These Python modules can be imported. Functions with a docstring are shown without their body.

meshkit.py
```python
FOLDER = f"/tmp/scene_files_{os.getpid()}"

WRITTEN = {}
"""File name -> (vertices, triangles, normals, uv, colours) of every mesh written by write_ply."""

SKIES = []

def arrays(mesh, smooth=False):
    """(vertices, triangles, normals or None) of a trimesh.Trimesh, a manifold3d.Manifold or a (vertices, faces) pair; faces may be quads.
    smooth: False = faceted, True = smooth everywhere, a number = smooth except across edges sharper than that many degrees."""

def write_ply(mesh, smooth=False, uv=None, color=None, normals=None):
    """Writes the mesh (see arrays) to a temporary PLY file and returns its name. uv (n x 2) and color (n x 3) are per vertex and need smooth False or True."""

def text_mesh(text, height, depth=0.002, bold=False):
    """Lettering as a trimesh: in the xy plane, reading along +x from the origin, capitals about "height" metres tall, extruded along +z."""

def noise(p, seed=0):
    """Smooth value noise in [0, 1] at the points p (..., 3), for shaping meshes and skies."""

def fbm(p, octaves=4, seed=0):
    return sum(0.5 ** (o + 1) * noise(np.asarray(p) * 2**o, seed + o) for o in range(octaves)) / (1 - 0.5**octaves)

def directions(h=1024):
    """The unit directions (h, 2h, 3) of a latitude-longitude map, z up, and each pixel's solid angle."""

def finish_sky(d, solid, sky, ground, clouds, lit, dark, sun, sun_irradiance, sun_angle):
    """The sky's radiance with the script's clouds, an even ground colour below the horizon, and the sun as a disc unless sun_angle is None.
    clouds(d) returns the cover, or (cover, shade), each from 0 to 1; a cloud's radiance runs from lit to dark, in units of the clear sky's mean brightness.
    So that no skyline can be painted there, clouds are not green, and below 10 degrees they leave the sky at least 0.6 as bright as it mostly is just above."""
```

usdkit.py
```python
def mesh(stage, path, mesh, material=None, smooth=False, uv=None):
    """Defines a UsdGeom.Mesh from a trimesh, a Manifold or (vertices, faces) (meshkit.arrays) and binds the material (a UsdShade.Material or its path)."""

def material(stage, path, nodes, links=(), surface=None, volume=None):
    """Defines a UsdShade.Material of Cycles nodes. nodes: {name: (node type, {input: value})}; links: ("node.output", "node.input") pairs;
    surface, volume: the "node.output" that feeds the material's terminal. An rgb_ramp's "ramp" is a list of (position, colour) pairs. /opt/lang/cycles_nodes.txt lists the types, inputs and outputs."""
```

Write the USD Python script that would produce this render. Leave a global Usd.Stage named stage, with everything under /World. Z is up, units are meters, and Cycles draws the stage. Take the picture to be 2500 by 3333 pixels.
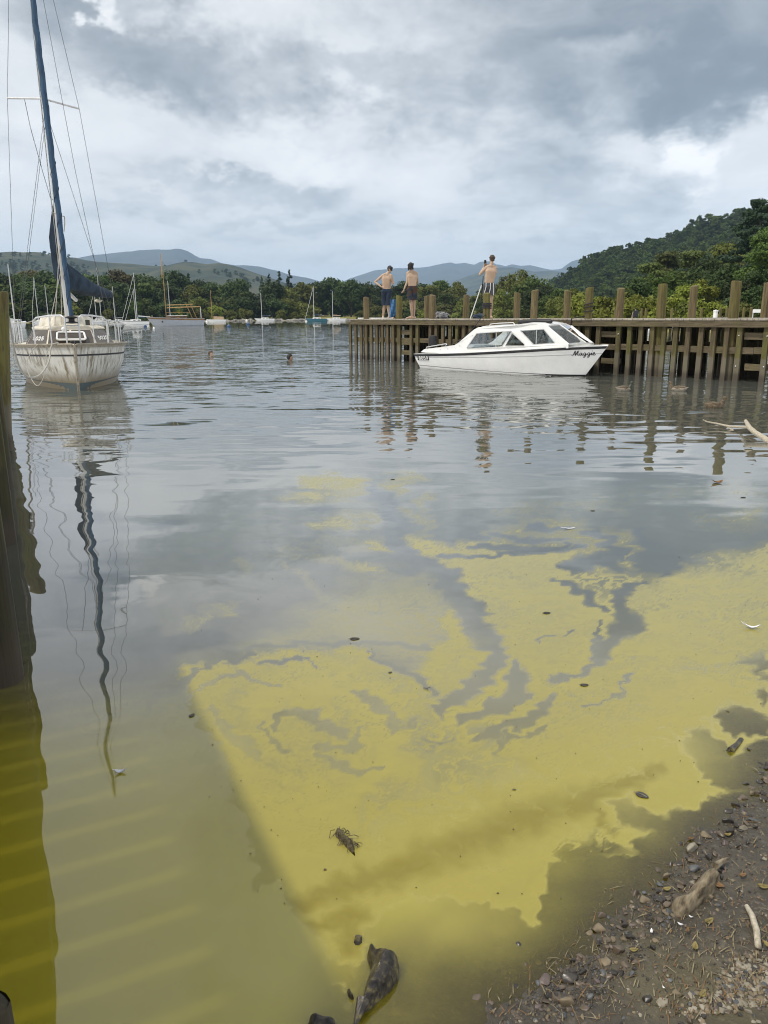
import math, random
import numpy as np, trimesh, manifold3d, usdkit, meshkit
from shapely.geometry import Polygon, LineString, Point
from pxr import Usd, UsdGeom, UsdLux, UsdShade, Gf, Sdf, Vt
rng = np.random.default_rng(11)
random.seed(5)
stage = Usd.Stage.CreateInMemory()
UsdGeom.SetStageUpAxis(stage, 'Z'); UsdGeom.SetStageMetersPerUnit(stage, 1.0)
UsdGeom.Xform.Define(stage, '/World'); UsdGeom.Scope.Define(stage, '/World/Looks')

# ---------------------------------------------------------------- camera, sky, sun, exposure
FPX, EYE = 2503.0, 1.5                                   # focal length in photo pixels, eye height over the water
PITCH, ROLL = math.atan((1666.5 - 1029) / FPX), math.radians(0.3)
cr, sr, cp, sp = math.cos(ROLL), math.sin(ROLL), math.cos(PITCH), math.sin(PITCH)
U0, FW = np.array([0, sp, cp]), np.array([0, cp, -sp])
RIGHT = cr * np.array([1, 0, 0]) - sr * U0
UP = sr * np.array([1, 0, 0]) + cr * U0
cam = UsdGeom.Camera.Define(stage, '/World/camera')
cam.CreateFocalLengthAttr(50.0); cam.CreateHorizontalApertureAttr(50.0 * 2500 / FPX)
cam.CreateVerticalApertureAttr(50.0 * 3333 / FPX)
cam.CreateClippingRangeAttr(Gf.Vec2f(0.05, 40000)); cam.CreateExposureAttr(-0.08)
cam.AddTransformOp().Set(Gf.Matrix4d(*RIGHT, 0, *UP, 0, *(-FW), 0, 0, 0, EYE, 1))

SUN_AZ, SUN_EL = math.radians(26.0 + 180), math.radians(58)   # the light runs towards 26 degrees from +x
SUN = np.array([math.cos(SUN_AZ) * math.cos(SUN_EL), math.sin(SUN_AZ) * math.cos(SUN_EL), math.sin(SUN_EL)])
sun = UsdLux.DistantLight.Define(stage, '/World/sun')
sun.CreateNormalizeAttr(True); sun.CreateIntensityAttr(0.85); sun.CreateAngleAttr(2.4)
sun.CreateColorAttr(Gf.Vec3f(1.0, 0.93, 0.82))
_x = np.cross([0, 0, 1], SUN); _x /= np.linalg.norm(_x); _y = np.cross(SUN, _x)
sun.AddTransformOp().Set(Gf.Matrix4d(*_x, 0, *_y, 0, *SUN, 0, 0, 0, 0, 1))

def ray(px, py):
    x, y = (px - 1250) / FPX, (1666.5 - py) / FPX
    return x * RIGHT + y * UP + FW
def gnd(px, py, z=0.0):
    d = ray(px, py); return np.array([0, 0, EYE]) + d * ((z - EYE) / d[2])
def at(px, py, Y):
    d = ray(px, py); return np.array([0, 0, EYE]) + d * (Y / d[1])
def topix(P):
    P = np.asarray(P, float) - [0, 0, EYE]
    w = P @ FW
    return 1250 + FPX * (P @ RIGHT) / w, 1666.5 - FPX * (P @ UP) / w

class Nodes:
    """Collects Cycles nodes and links."""
    def __init__(s): s.n, s.l, s.k = {}, [], 0
    def add(s, kind, out=None, **inp):
        s.k += 1; nm = f'n{s.k}'; vals = {}
        for k, v in inp.items():
            if isinstance(v, str) and '.' in v and v.split('.')[0] in s.n: s.l.append((v, f'{nm}.{k}'))
            else: vals[k] = v
        s.n[nm] = (kind, vals)
        return f'{nm}.{out}' if out else nm
    def math(s, t, a, b=0.0, c=0.0, clamp=False): return s.add('math', 'value', math_type=t, value1=a, value2=b, value3=c, use_clamp=clamp)
    def vm(s, t, a, b=(0, 0, 0), out='vector', **k): return s.add('vector_math', out, math_type=t, vector1=a, vector2=b, **k)
    def mix(s, f, a, b, t='mix'): return s.add('mix', 'color', mix_type=t, fac=f, color1=a, color2=b)
    def rng(s, v, a, b, c=0.0, d=1.0, t='smoothstep'): return s.add('map_range', 'result', range_type=t, value=v, from_min=a, from_max=b, to_min=c, to_max=d, clamp=True)
    def ramp(s, f, stops): return s.add('rgb_ramp', 'color', fac=f, ramp=stops)
    def noise(s, v, scale, detail=3, rough=.5, out='fac', **k): return s.add('noise_texture', out, vector=v, scale=scale, detail=detail, roughness=rough, **k)
    def make(s, name, surface=None, volume=None):
        return usdkit.material(stage, '/World/Looks/' + name, s.n, s.l, surface=surface, volume=volume)

# the sky: single scattering sky under a broken overcast
N = Nodes()
g = N.add('texture_coordinate', 'generated')
d = N.vm('normalize', g)
sx = N.add('separate_xyz'); N.l.append((d, sx + '.vector'))
skyc = N.add('sky_texture', 'color', sky_type='single_scattering', sun_disc=False, sun_elevation=SUN_EL, sun_rotation=math.atan2(SUN[0], SUN[1]), altitude=50.0)
zz = N.math('add', N.math('maximum', sx + '.z', 0.0), 0.30)
pl = N.add('combine_xyz', 'vector', x=N.math('divide', sx + '.x', zz), y=N.math('divide', sx + '.y', zz), z=0.0)
w1 = N.noise(pl, 1.1, 4, .55, out='color')
w1c = N.vm('subtract', w1, (.5, .5, .5))
pw = N.vm('add', pl, N.vm('scale', w1c, out='vector', scale=.55))
big = N.noise(pw, 1.15, 5, .55)
fine = N.noise(pw, 3.6, 6, .6)
shade = N.math('add', N.math('multiply', big, .58), N.math('multiply', fine, .44))
shade = N.math('add', N.math('multiply', N.math('subtract', shade, .5), N.rng(sx + '.z', .02, .38, .75, 1.35)), .565)
# direction space, warped for ragged edges, with the large masses the photograph shows
wd = N.noise(N.vm('multiply', d, (5.5, 5.5, 9)), 1.0, 5, .6, out='color')
wd2 = N.noise(N.vm('multiply', d, (22, 22, 34)), 1.0, 4, .6, out='color')
dw = N.vm('add', d, N.vm('scale', N.vm('subtract', wd, (.5, .5, .5)), scale=.20))
dw = N.vm('add', dw, N.vm('scale', N.vm('subtract', wd2, (.5, .5, .5)), scale=.05))
def blob(px, py, rx, ry, amp):
    """adds amp to the shade round a direction; the extent is given in photo pixels"""
    global shade
    r0 = ray(px, py); r0 = r0 / np.linalg.norm(r0)
    dv = N.vm('multiply', N.vm('subtract', dw, tuple(r0)), (1.0 / (rx / FPX),) * 2 + (1.0 / (ry / FPX),))
    ln = N.vm('length', dv, out='value')
    shade = N.math('add', shade, N.rng(ln, 0.25, 1.30, amp * 1.55, 0.0))
for b in [(2150, 100, 900, 300, -.17), (2350, 300, 330, 90, -.10), (520, 150, 380, 110, -.13), (1080, 260, 300, 70, -.08), (830, 600, 300, 60, -.06), (1750, 620, 420, 90, -.06),
          (1600, 740, 400, 45, -.05), (700, 720, 450, 40, -.05), (330, -10, 90, 36, .20), (880, 470, 240, 80, .13), (2010, 420, 170, 130, .09), (2220, 515, 110, 50, .26), (1300, 130, 260, 120, .03),
          (1250, 520, 260, 120, .04), (250, 380, 260, 120, .05), (1980, 250, 250, 60, .08), (2300, 480, 220, 90, .04)]:
    blob(*b)
lum = N.ramp(shade, [(0.0, (.17, .20, .235)), (.24, (.225, .262, .305)), (.37, (.36, .395, .43)), (.48, (.56, .59, .62)), (.56, (.72, .74, .76)), (.70, (.84, .85, .86)), (.86, (.98, .97, .96)), (1, (1, 1, 1))])
cl = N.vm('scale', lum, scale=12.6)
cov = N.rng(shade, 0.2, 0.55, .97, .93)
col = N.mix(cov, skyc, cl)
bg = N.add('background_shader', 'background', color=col, strength=0.1)
skym = N.make('sky_look', surface=bg)
dome = UsdLux.DomeLight.Define(stage, '/World/sky')
dome.GetPrim().SetCustomDataByKey('kind', 'structure')
UsdShade.MaterialBindingAPI.Apply(dome.GetPrim()).Bind(skym)

# ---------------------------------------------------------------- helpers
used = {}
def numbered(parent, name):
    k = used.get((parent, name), 0); used[(parent, name)] = k + 1
    return f'{parent}/{name}' + (f'_{k:03d}' if k else '')
def tag(p, label=None, cat=None, group=None, kind=None):
    p = p.GetPrim() if hasattr(p, 'GetPrim') else p
    for k, v in (('label', label), ('category', cat), ('group', group), ('kind', kind)):
        if v: p.SetCustomDataByKey(k, v)
    return p
def thing(name, label=None, cat=None, loc=(0, 0, 0), rotz=0.0, scale=None, group=None):
    x = UsdGeom.Xform.Define(stage, numbered('/World', name))
    x.AddTranslateOp().Set(Gf.Vec3d(*map(float, loc))); x.AddRotateZOp().Set(math.degrees(rotz))
    sc = (1, 1, 1) if scale is None else ((scale,) * 3 if np.ndim(scale) == 0 else scale)
    x.AddScaleOp().Set(Gf.Vec3f(*map(float, sc)))
    tag(x, label, cat, group)
    return x.GetPrim()
def dup(root, name, label, cat, loc, rotz=0.0, scale=1.0, group=None):
    x = UsdGeom.Xform.Define(stage, numbered('/World', name)); p = x.GetPrim()
    p.GetReferences().AddInternalReference(root.GetPath())
    sc = (scale,) * 3 if np.ndim(scale) == 0 else scale
    p.GetAttribute('xformOp:translate').Set(Gf.Vec3d(*map(float, loc)))
    p.GetAttribute('xformOp:rotateZ').Set(float(math.degrees(rotz)))
    p.GetAttribute('xformOp:scale').Set(Gf.Vec3f(*map(float, sc)))
    p.SetInstanceable(True)
    tag(p, label, cat, group)
    return p
class G:
    """Collects shapes that become one mesh."""
    def __init__(s): s.v, s.f, s.n = [], [], 0
    def mesh(s, v, f=None):
        if f is None:
            if hasattr(v, 'to_mesh'): v, f, _ = meshkit.arrays(v)
            else: v, f = v.vertices, v.faces
        v, f = np.asarray(v, float), np.asarray(f, int)
        if len(f) and f.shape[1] == 4: f = np.vstack([f[:, [0, 1, 2]], f[:, [0, 2, 3]]])
        s.v.append(v); s.f.append(f + s.n); s.n += len(v); return s
    def loft(s, rings, cap=True, closed=True):
        R = np.asarray(rings, float); m, n = R.shape[:2]
        i, j = np.meshgrid(np.arange(m - 1), np.arange(n if closed else n - 1), indexing='ij')
        a, b = i * n + j, i * n + (j + 1) % n
        q = np.stack([a, b, b + n, a + n], -1).reshape(-1, 4)
        f = [q[:, [0, 1, 2]], q[:, [0, 2, 3]]]; V = R.reshape(-1, 3)
        if cap and closed:
            V = np.vstack([V, R[0].mean(0), R[-1].mean(0)]); k = np.arange(n); c0, c1 = m * n, m * n + 1
            f.append(np.stack([np.full(n, c0), (k + 1) % n, k], 1)); f.append(np.stack([np.full(n, c1), (m - 1) * n + k, (m - 1) * n + (k + 1) % n], 1))
        return s.mesh(V, np.vstack(f))
    def beam(s, p, q, w, h, up=(0, 0, 1), ch=0.1):
        """a chamfered bar from p to q, w wide, h high"""
        p, q = np.asarray(p, float), np.asarray(q, float); t = (q - p) / np.linalg.norm(q - p)
        x = np.cross(t, up)
        if np.linalg.norm(x) < 1e-6: x = np.cross(t, (1, 0, 0))
        x /= np.linalg.norm(x); y = np.cross(x, t)
        c = ch * min(w, h); a, b = w / 2, h / 2
        o = np.array([(a, b - c), (a - c, b), (-a + c, b), (-a, b - c), (-a, -b + c), (-a + c, -b), (a - c, -b), (a, -b + c)])
        ring = o[:, :1] * x + o[:, 1:] * y
        return s.loft([p + ring, q + ring])
    def box(s, c, sz, ch=0.08):
        c = np.asarray(c, float); return s.beam(c - [0, 0, sz[2] / 2], c + [0, 0, sz[2] / 2], sz[0], sz[1], up=(0, 1, 0), ch=ch)
    def tube(s, pts, r, n=8, cap=True):
        P = np.asarray(pts, float); r = np.broadcast_to(r, (len(P),)).astype(float)
        t = np.gradient(P, axis=0); t /= np.linalg.norm(t, axis=1, keepdims=True) + 1e-12
        a = np.cross(t[0], [0, 0, 1.0] if abs(t[0][2]) < .9 else [1.0, 0, 0]); rings, k = [], np.arange(n) * 2 * np.pi / n
        for i in range(len(P)):
            a = a - t[i] * (a @ t[i]); a /= np.linalg.norm(a) + 1e-12; b = np.cross(t[i], a)
            rings.append(P[i] + r[i] * (np.cos(k)[:, None] * a + np.sin(k)[:, None] * b))
        return s.loft(rings, cap)
    def lathe(s, prof, n=12, c=(0, 0, 0)):
        k = np.arange(n) * 2 * np.pi / n
        return s.loft([np.stack([r * np.cos(k), r * np.sin(k), np.full(n, z)], 1) + c for r, z in prof])
    def ball(s, c, r, sub=1):
        m = trimesh.creation.icosphere(sub); return s.mesh(m.vertices * np.asarray(r) + c, m.faces)
    def data(s): return np.vstack(s.v), np.vstack(s.f)
    def xf(s, fn):
        s.v = [fn(v) for v in s.v]; return s
def put(name, gm, m, parent=None, smooth=35, label=None, kind=None):
    """one mesh prim below parent (a prim), or at top level"""
    base = '/World' if parent is None else str(parent.GetPath())
    data = gm.data() if isinstance(gm, G) else gm
    pr = usdkit.mesh(stage, numbered(base, name), data, m, smooth=smooth).GetPrim()
    tag(pr, label, None, None, kind)
    return pr
def P(name, c1, c2=None, scale=(4, 4, 4), rough=.6, bump=0.0, detail=4, c3=None, lo=.35, hi=.65, spec=.5, metallic=0.0, obj=False, bdist=.02, extra=None, coat=0.0, distort=0.0, turn=0.0):
    """a principled material: two or three colours mixed by stretched noise, with bump"""
    N = Nodes()
    pos = N.add('texture_coordinate', 'object') if obj else N.add('geometry', 'position')
    v = N.vm('multiply', N.add('vector_rotate', 'vector', rotate_type='z_axis', vector=pos, angle=-turn) if turn else pos, tuple(scale))
    f = N.noise(v, 1.0, detail, .6, distortion=distort)
    kw = dict(roughness=rough, specular_ior_level=spec, metallic=metallic, coat_weight=coat)
    if c2 is None: kw['base_color'] = c1
    else:
        st = [(lo, c1), (hi, c2)] if c3 is None else [(lo, c1), ((lo + hi) / 2, c2), (hi, c3)]
        kw['base_color'] = N.ramp(f, st)
    if extra: kw['base_color'] = extra(N, pos, kw['base_color'])
    if bump: kw['normal'] = N.add('bump', 'normal', height=f, strength=bump, distance=bdist)
    b = N.add('principled_bsdf', 'BSDF', **kw)
    return N.make(name, surface=b)
def interp(x, pts):
    a = np.array(pts, float); return np.interp(x, a[:, 0], a[:, 1])
# ---------------------------------------------------------------- lake bed and beach
SHORE = np.array([gnd(*p)[:2] for p in [(1560, 3420), (1640, 3333), (1770, 3225), (1900, 3110), (2040, 2985), (2180, 2850), (2290, 2740), (2390, 2640), (2455, 2560), (2500, 2490), (2540, 2420)]])
SHORE = np.vstack([[-1.3, -2.0], [-.3, 0.3], [0.12, 1.0], SHORE, [2.3, 3.3], [4.5, 4.6], [9, 6.2], [16, 8.5], [30, 11.0], [60, 12]])
def shore_side(x, y):
    """signed distance to the near shoreline, positive on land (to the right of the line)"""
    Pq = np.stack([np.ravel(x), np.ravel(y)], 1); best = np.full(len(Pq), 1e9); sg = np.ones(len(Pq))
    for a, b in zip(SHORE[:-1], SHORE[1:]):
        ab = b - a; t = np.clip(((Pq - a) @ ab) / (ab @ ab), 0, 1); q = a + t[:, None] * ab; dv = Pq - q; dd = np.hypot(*dv.T)
        c = ab[0] * dv[:, 1] - ab[1] * dv[:, 0]; k = dd < best - 1e-9
        best[k] = dd[k]; sg[k] = np.where(c[k] < 0, 1, -1)
    return (best * sg).reshape(np.shape(x))
def bank_z(x, y, fine=True):
    s = shore_side(x, y); p3 = np.stack([x, y, np.zeros_like(x)], -1)
    n1 = meshkit.fbm(p3 * 3.1, 4, 3) - .5
    z = np.where(s > 0, .10 * s + .035 * np.minimum(s, 1.5) ** 2, np.maximum(.085 * s, -1.6 + .0 * s)) + .035 * n1 * np.clip(1.2 - np.abs(s), .2, 1) * np.clip((np.abs(s) + .05) / .3, .35, 1)
    if fine:
        z = z + .010 * (meshkit.fbm(p3 * 22, 3, 8) - .5) + .006 * (meshkit.fbm(p3 * 70, 2, 9) - .5)
    return z
def grid_mesh(xs, ys, zf):
    X, Y = np.meshgrid(xs, ys); Z = zf(X, Y); n = len(xs)
    i, j = np.meshgrid(np.arange(len(ys) - 1), np.arange(n - 1), indexing='ij'); a = i * n + j
    return np.stack([X, Y, Z], -1).reshape(-1, 3), np.stack([a, a + 1, a + n + 1, a + n], -1).reshape(-1, 4)
def spaced(*segs): return np.unique(np.concatenate([np.linspace(*s) for s in segs]).round(6))
bx_ = spaced((-30, -1.6, 30), (-1.6, 0, 40), (0, 2.0, 260), (2.0, 6, 60), (6, 60, 40)); by_ = spaced((-30, .9, 40), (.9, 3.2, 300), (3.2, 10, 70), (10, 60, 40))
N = Nodes()
pos = N.add('geometry', 'position'); sp_ = N.add('separate_xyz'); N.l.append((pos, sp_ + '.vector'))
n1 = N.noise(pos, 7, 6, .62); n2 = N.noise(pos, 60, 4, .6); n3 = N.noise(pos, 2.2, 3, .5)
c = N.ramp(n1, [(.3, (.032, .027, .020)), (.5, (.060, .051, .038)), (.7, (.10, .086, .064))])
c = N.mix(N.rng(n2, .5, .75), c, (.145, .125, .095)); c = N.mix(N.math('multiply', N.rng(n3, .5, .7), .35), c, (.17, .15, .06))
wet = N.rng(N.math('add', sp_ + '.z', N.math('multiply', n3, .04)), .015, .10, 1.0, 0.0)
c = N.mix(N.math('multiply', wet, .45), c, (.05, .043, .03))
rough = N.rng(wet, 0, 1, .85, .32)
bmp = N.add('bump', 'normal', height=N.math('add', n2, n1), strength=.55, distance=.012)
mud = N.make('mud', surface=N.add('principled_bsdf', 'BSDF', base_color=c, roughness=rough, normal=bmp, specular_ior_level=.35))
beach = put('beach', grid_mesh(bx_, by_, bank_z), mud, smooth=True); tag(beach, kind='structure')

# ---------------------------------------------------------------- water with its floating film
def pnoise(x, y, fx, fy, seed, oct=4):
    return meshkit.fbm(np.stack([x * fx, y * fy, np.zeros_like(x)], -1), oct, seed) - .5
def seg_dist(px, py, pts):
    """distance to a polyline of (x, y, half width) and the width there"""
    best, wd = np.full(px.shape, 1e9), np.ones(px.shape)
    for a, b in zip(pts[:-1], pts[1:]):
        a, b = np.array(a, float), np.array(b, float); ab = b[:2] - a[:2]
        t = np.clip(((px - a[0]) * ab[0] + (py - a[1]) * ab[1]) / (ab @ ab), 0, 1)
        dd = np.hypot(px - a[0] - t * ab[0], py - a[1] - t * ab[1]); w = a[2] + t * (b[2] - a[2])
        r = dd / w; k = r < best; best[k] = r[k]; wd[k] = w[k]
    return best
def poly_in(px, py, pts, soft):
    """soft inside test of a polygon, 1 inside"""
    pts = np.array(pts, float); inside = np.zeros(px.shape, bool); dist = np.full(px.shape, 1e9)
    for a, b in zip(pts, np.roll(pts, -1, 0)):
        k = (a[1] > py) != (b[1] > py)
        with np.errstate(divide='ignore', invalid='ignore'): xi = (b[0] - a[0]) * (py - a[1]) / (b[1] - a[1]) + a[0]
        inside ^= k & (px < xi)
        ab = b - a; t = np.clip(((px - a[0]) * ab[0] + (py - a[1]) * ab[1]) / (ab @ ab), 0, 1)
        dist = np.minimum(dist, np.hypot(px - a[0] - t * ab[0], py - a[1] - t * ab[1]))
    s = np.where(inside, dist, -dist)
    return np.clip(s / (2 * soft) + .5, 0, 1)
def sstep(x, a, b):
    t = np.clip((x - a) / (b - a), 0, 1); return t * t * (3 - 2 * t)
# plan of the film: outlines traced on the water plane (points named by where the photograph shows them)
cA = lambda pts: [(500 + p[0] / 1.185, 1500 + p[1] / 1.185, *[q / 1.185 for q in p[2:]]) for p in pts]
cB = lambda pts: [(1600 + p[0] / 1.843, 1500 + p[1] / 1.843, *[q / 1.843 for q in p[2:]]) for p in pts]
CH = [  # channels of clear water through the film (x, y, half width)
    cA([(840, 120, 30), (890, 150, 44), (915, 200, 40), (945, 260, 44), (940, 330, 42), (1010, 385, 34), (1090, 410, 36), (1140, 460, 46), (1190, 540, 52), (1235, 620, 56), (1285, 690, 56), (1320, 745, 46), (1300, 805, 42), (1235, 870, 40), (1160, 925, 30), (1090, 985, 14)]),
    cA([(1390, 790, 22), (1410, 830, 44), (1400, 880, 44), (1340, 925, 34), (1270, 955, 16)]), cA([(1420, 920, 16), (1350, 950, 26), (1270, 975, 22), (1200, 1000, 20)]),
    cA([(1530, 905, 10), (1515, 950, 22), (1450, 990, 22), (1370, 1020, 20), (1310, 1060, 20), (1260, 1080, 16)]), cA([(1550, 850, 22), (1575, 830, 16), (1600, 825, 8)]), cA([(1535, 1020, 8), (1440, 1050, 8), (1370, 1070, 12), (1340, 1110, 10)]),
    cA([(640, 185, 12), (700, 180, 10), (600, 190, 8)]), cA([(390, 770, 6), (500, 775, 7), (610, 760, 8), (630, 795, 6)]), cA([(0, 935, 20), (80, 870, 22), (130, 830, 12), (250, 780, 9), (420, 720, 9), (600, 705, 8), (800, 700, 9), (1000, 715, 12), (1080, 720, 10)]),
    cA([(830, 740, 6), (930, 800, 14), (1020, 850, 14), (1090, 890, 12)]), cA([(1240, 290, 18), (1290, 300, 12)]), cA([(1110, 365, 10), (1230, 375, 8), (1400, 355, 9), (1560, 345, 9), (1659, 330, 8)]), cA([(1210, 330, 10), (1330, 335, 14), (1480, 345, 12), (1600, 320, 10)]),
    cA([(900, 420, 10), (960, 430, 16), (1030, 420, 18)]),
    cB([(200, 390, 20), (260, 400, 26), (330, 415, 24), (420, 410, 14), (520, 400, 10)]), cB([(0, 440, 14), (100, 450, 20), (200, 485, 24), (330, 470, 14), (450, 470, 12)]), cB([(540, 430, 14), (600, 430, 30), (680, 460, 22), (740, 500, 36), (790, 560, 40), (820, 590, 20)]),
    cB([(400, 630, 20), (470, 640, 44), (560, 620, 46), (660, 595, 40), (760, 570, 30)]), cB([(390, 710, 14), (440, 740, 26), (530, 780, 36), (600, 820, 30), (640, 870, 22), (690, 900, 12)]),
    cB([(910, 725, 14), (850, 750, 32), (780, 790, 40), (760, 850, 46), (790, 930, 70), (830, 980, 80), (760, 1020, 70), (700, 1100, 50), (680, 1160, 40), (600, 1220, 36), (540, 1270, 26)]),
    cB([(540, 1275, 10), (470, 1280, 14), (410, 1310, 36), (370, 1310, 14), (345, 1300, 6)]), cB([(640, 960, 10), (630, 1040, 16), (640, 1110, 20), (620, 1170, 16)]),
    cB([(330, 1410, 20), (340, 1480, 34), (260, 1540, 30), (180, 1580, 24), (60, 1610, 18), (40, 1700, 14), (60, 1770, 16)]), cB([(850, 1290, 20), (800, 1340, 14), (770, 1400, 16), (680, 1430, 12), (560, 1470, 10)]),
    cB([(890, 430, 30), (930, 520, 50), (1000, 560, 70), (1100, 600, 60), (1020, 690, 16)]), cB([(270, 1090, 4), (340, 1050, 8), (480, 1040, 6)]), cB([(270, 1600, 4), (350, 1590, 6), (360, 1580, 4)]),
]
HOLES = [  # rounded areas without film
    cB([(1659, 1150), (1530, 1170), (1490, 1195), (1510, 1230), (1659, 1280)]), cB([(1659, 1285), (1600, 1270), (1590, 1310), (1659, 1330)]), cB([(1659, 1370), (1590, 1380), (1570, 1400), (1600, 1440), (1680, 1480)]),
    cB([(1680, 1530), (1560, 1470), (1440, 1460), (1370, 1490), (1345, 1530), (1370, 1590), (1410, 1640), (1440, 1660), (1500, 1650), (1560, 1670), (1680, 1640)]),
    cB([(1180, 1600), (1240, 1590), (1300, 1610), (1390, 1700), (1440, 1760), (1560, 1680), (1700, 1660), (1700, 2000), (1500, 1990), (1330, 1960), (1240, 1860), (1190, 1760), (1100, 1690), (1190, 1640)]),
    [(1970, 2622), (2030, 2608), (2100, 2618), (2150, 2650), (2200, 2630), (2270, 2625), (2330, 2600), (2560, 2560), (2560, 2760), (2200, 2850), (2080, 2740), (2140, 2712), (2060, 2700), (1995, 2665)],
    [(1790, 2805), (1900, 2785), (2000, 2800), (2040, 2820), (2060, 2740), (2300, 2700), (2300, 3000), (1700, 3500), (1740, 3040), (1770, 2960), (1775, 2880)],
    [(1218, 3010), (1250, 2960), (1320, 2922), (1400, 2928), (1460, 2918), (1520, 2930), (1600, 2938), (1670, 2950), (1700, 2990), (1790, 3100), (1700, 3600), (1190, 3600), (1140, 3230), (1208, 3080)],
    [(880, 3330), (930, 3200), (1010, 3180), (1090, 3200), (1130, 3240), (1190, 3600), (800, 3600)], [(1070, 3130), (1110, 3110), (1150, 3140), (1180, 3200), (1140, 3230), (1090, 3180)],
]
MOTT = [(cA([(1080, 1150), (1200, 1140), (1300, 1160), (1430, 1160), (1420, 1190), (1360, 1220), (1380, 1260), (1270, 1310), (1180, 1400), (1000, 1420), (960, 1300), (1060, 1240)]), 40), (cA([(1000, 1080), (1060, 1040), (1150, 1020), (1280, 1030), (1330, 1060), (1260, 1100), (1150, 1120), (1040, 1140)]), 30), (cA([(940, 1000), (990, 980), (1060, 1000), (1000, 1040)]), 20),
        (cB([(780, 430), (900, 440), (1080, 560), (980, 700), (900, 690), (860, 560)]), 60), (cB([(560, 700), (760, 700), (820, 640), (900, 640), (880, 720), (700, 760)]), 50), (cB([(900, 350), (1300, 340), (1659, 420), (1659, 470), (1300, 600), (1050, 520), (880, 440)]), 60), ([(1780, 2750), (1990, 2690), (2040, 2790), (1830, 2850)], 40), ([(1250, 2560), (1330, 2540), (1330, 2680), (1230, 2740), (1180, 2680)], 40)]
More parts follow.
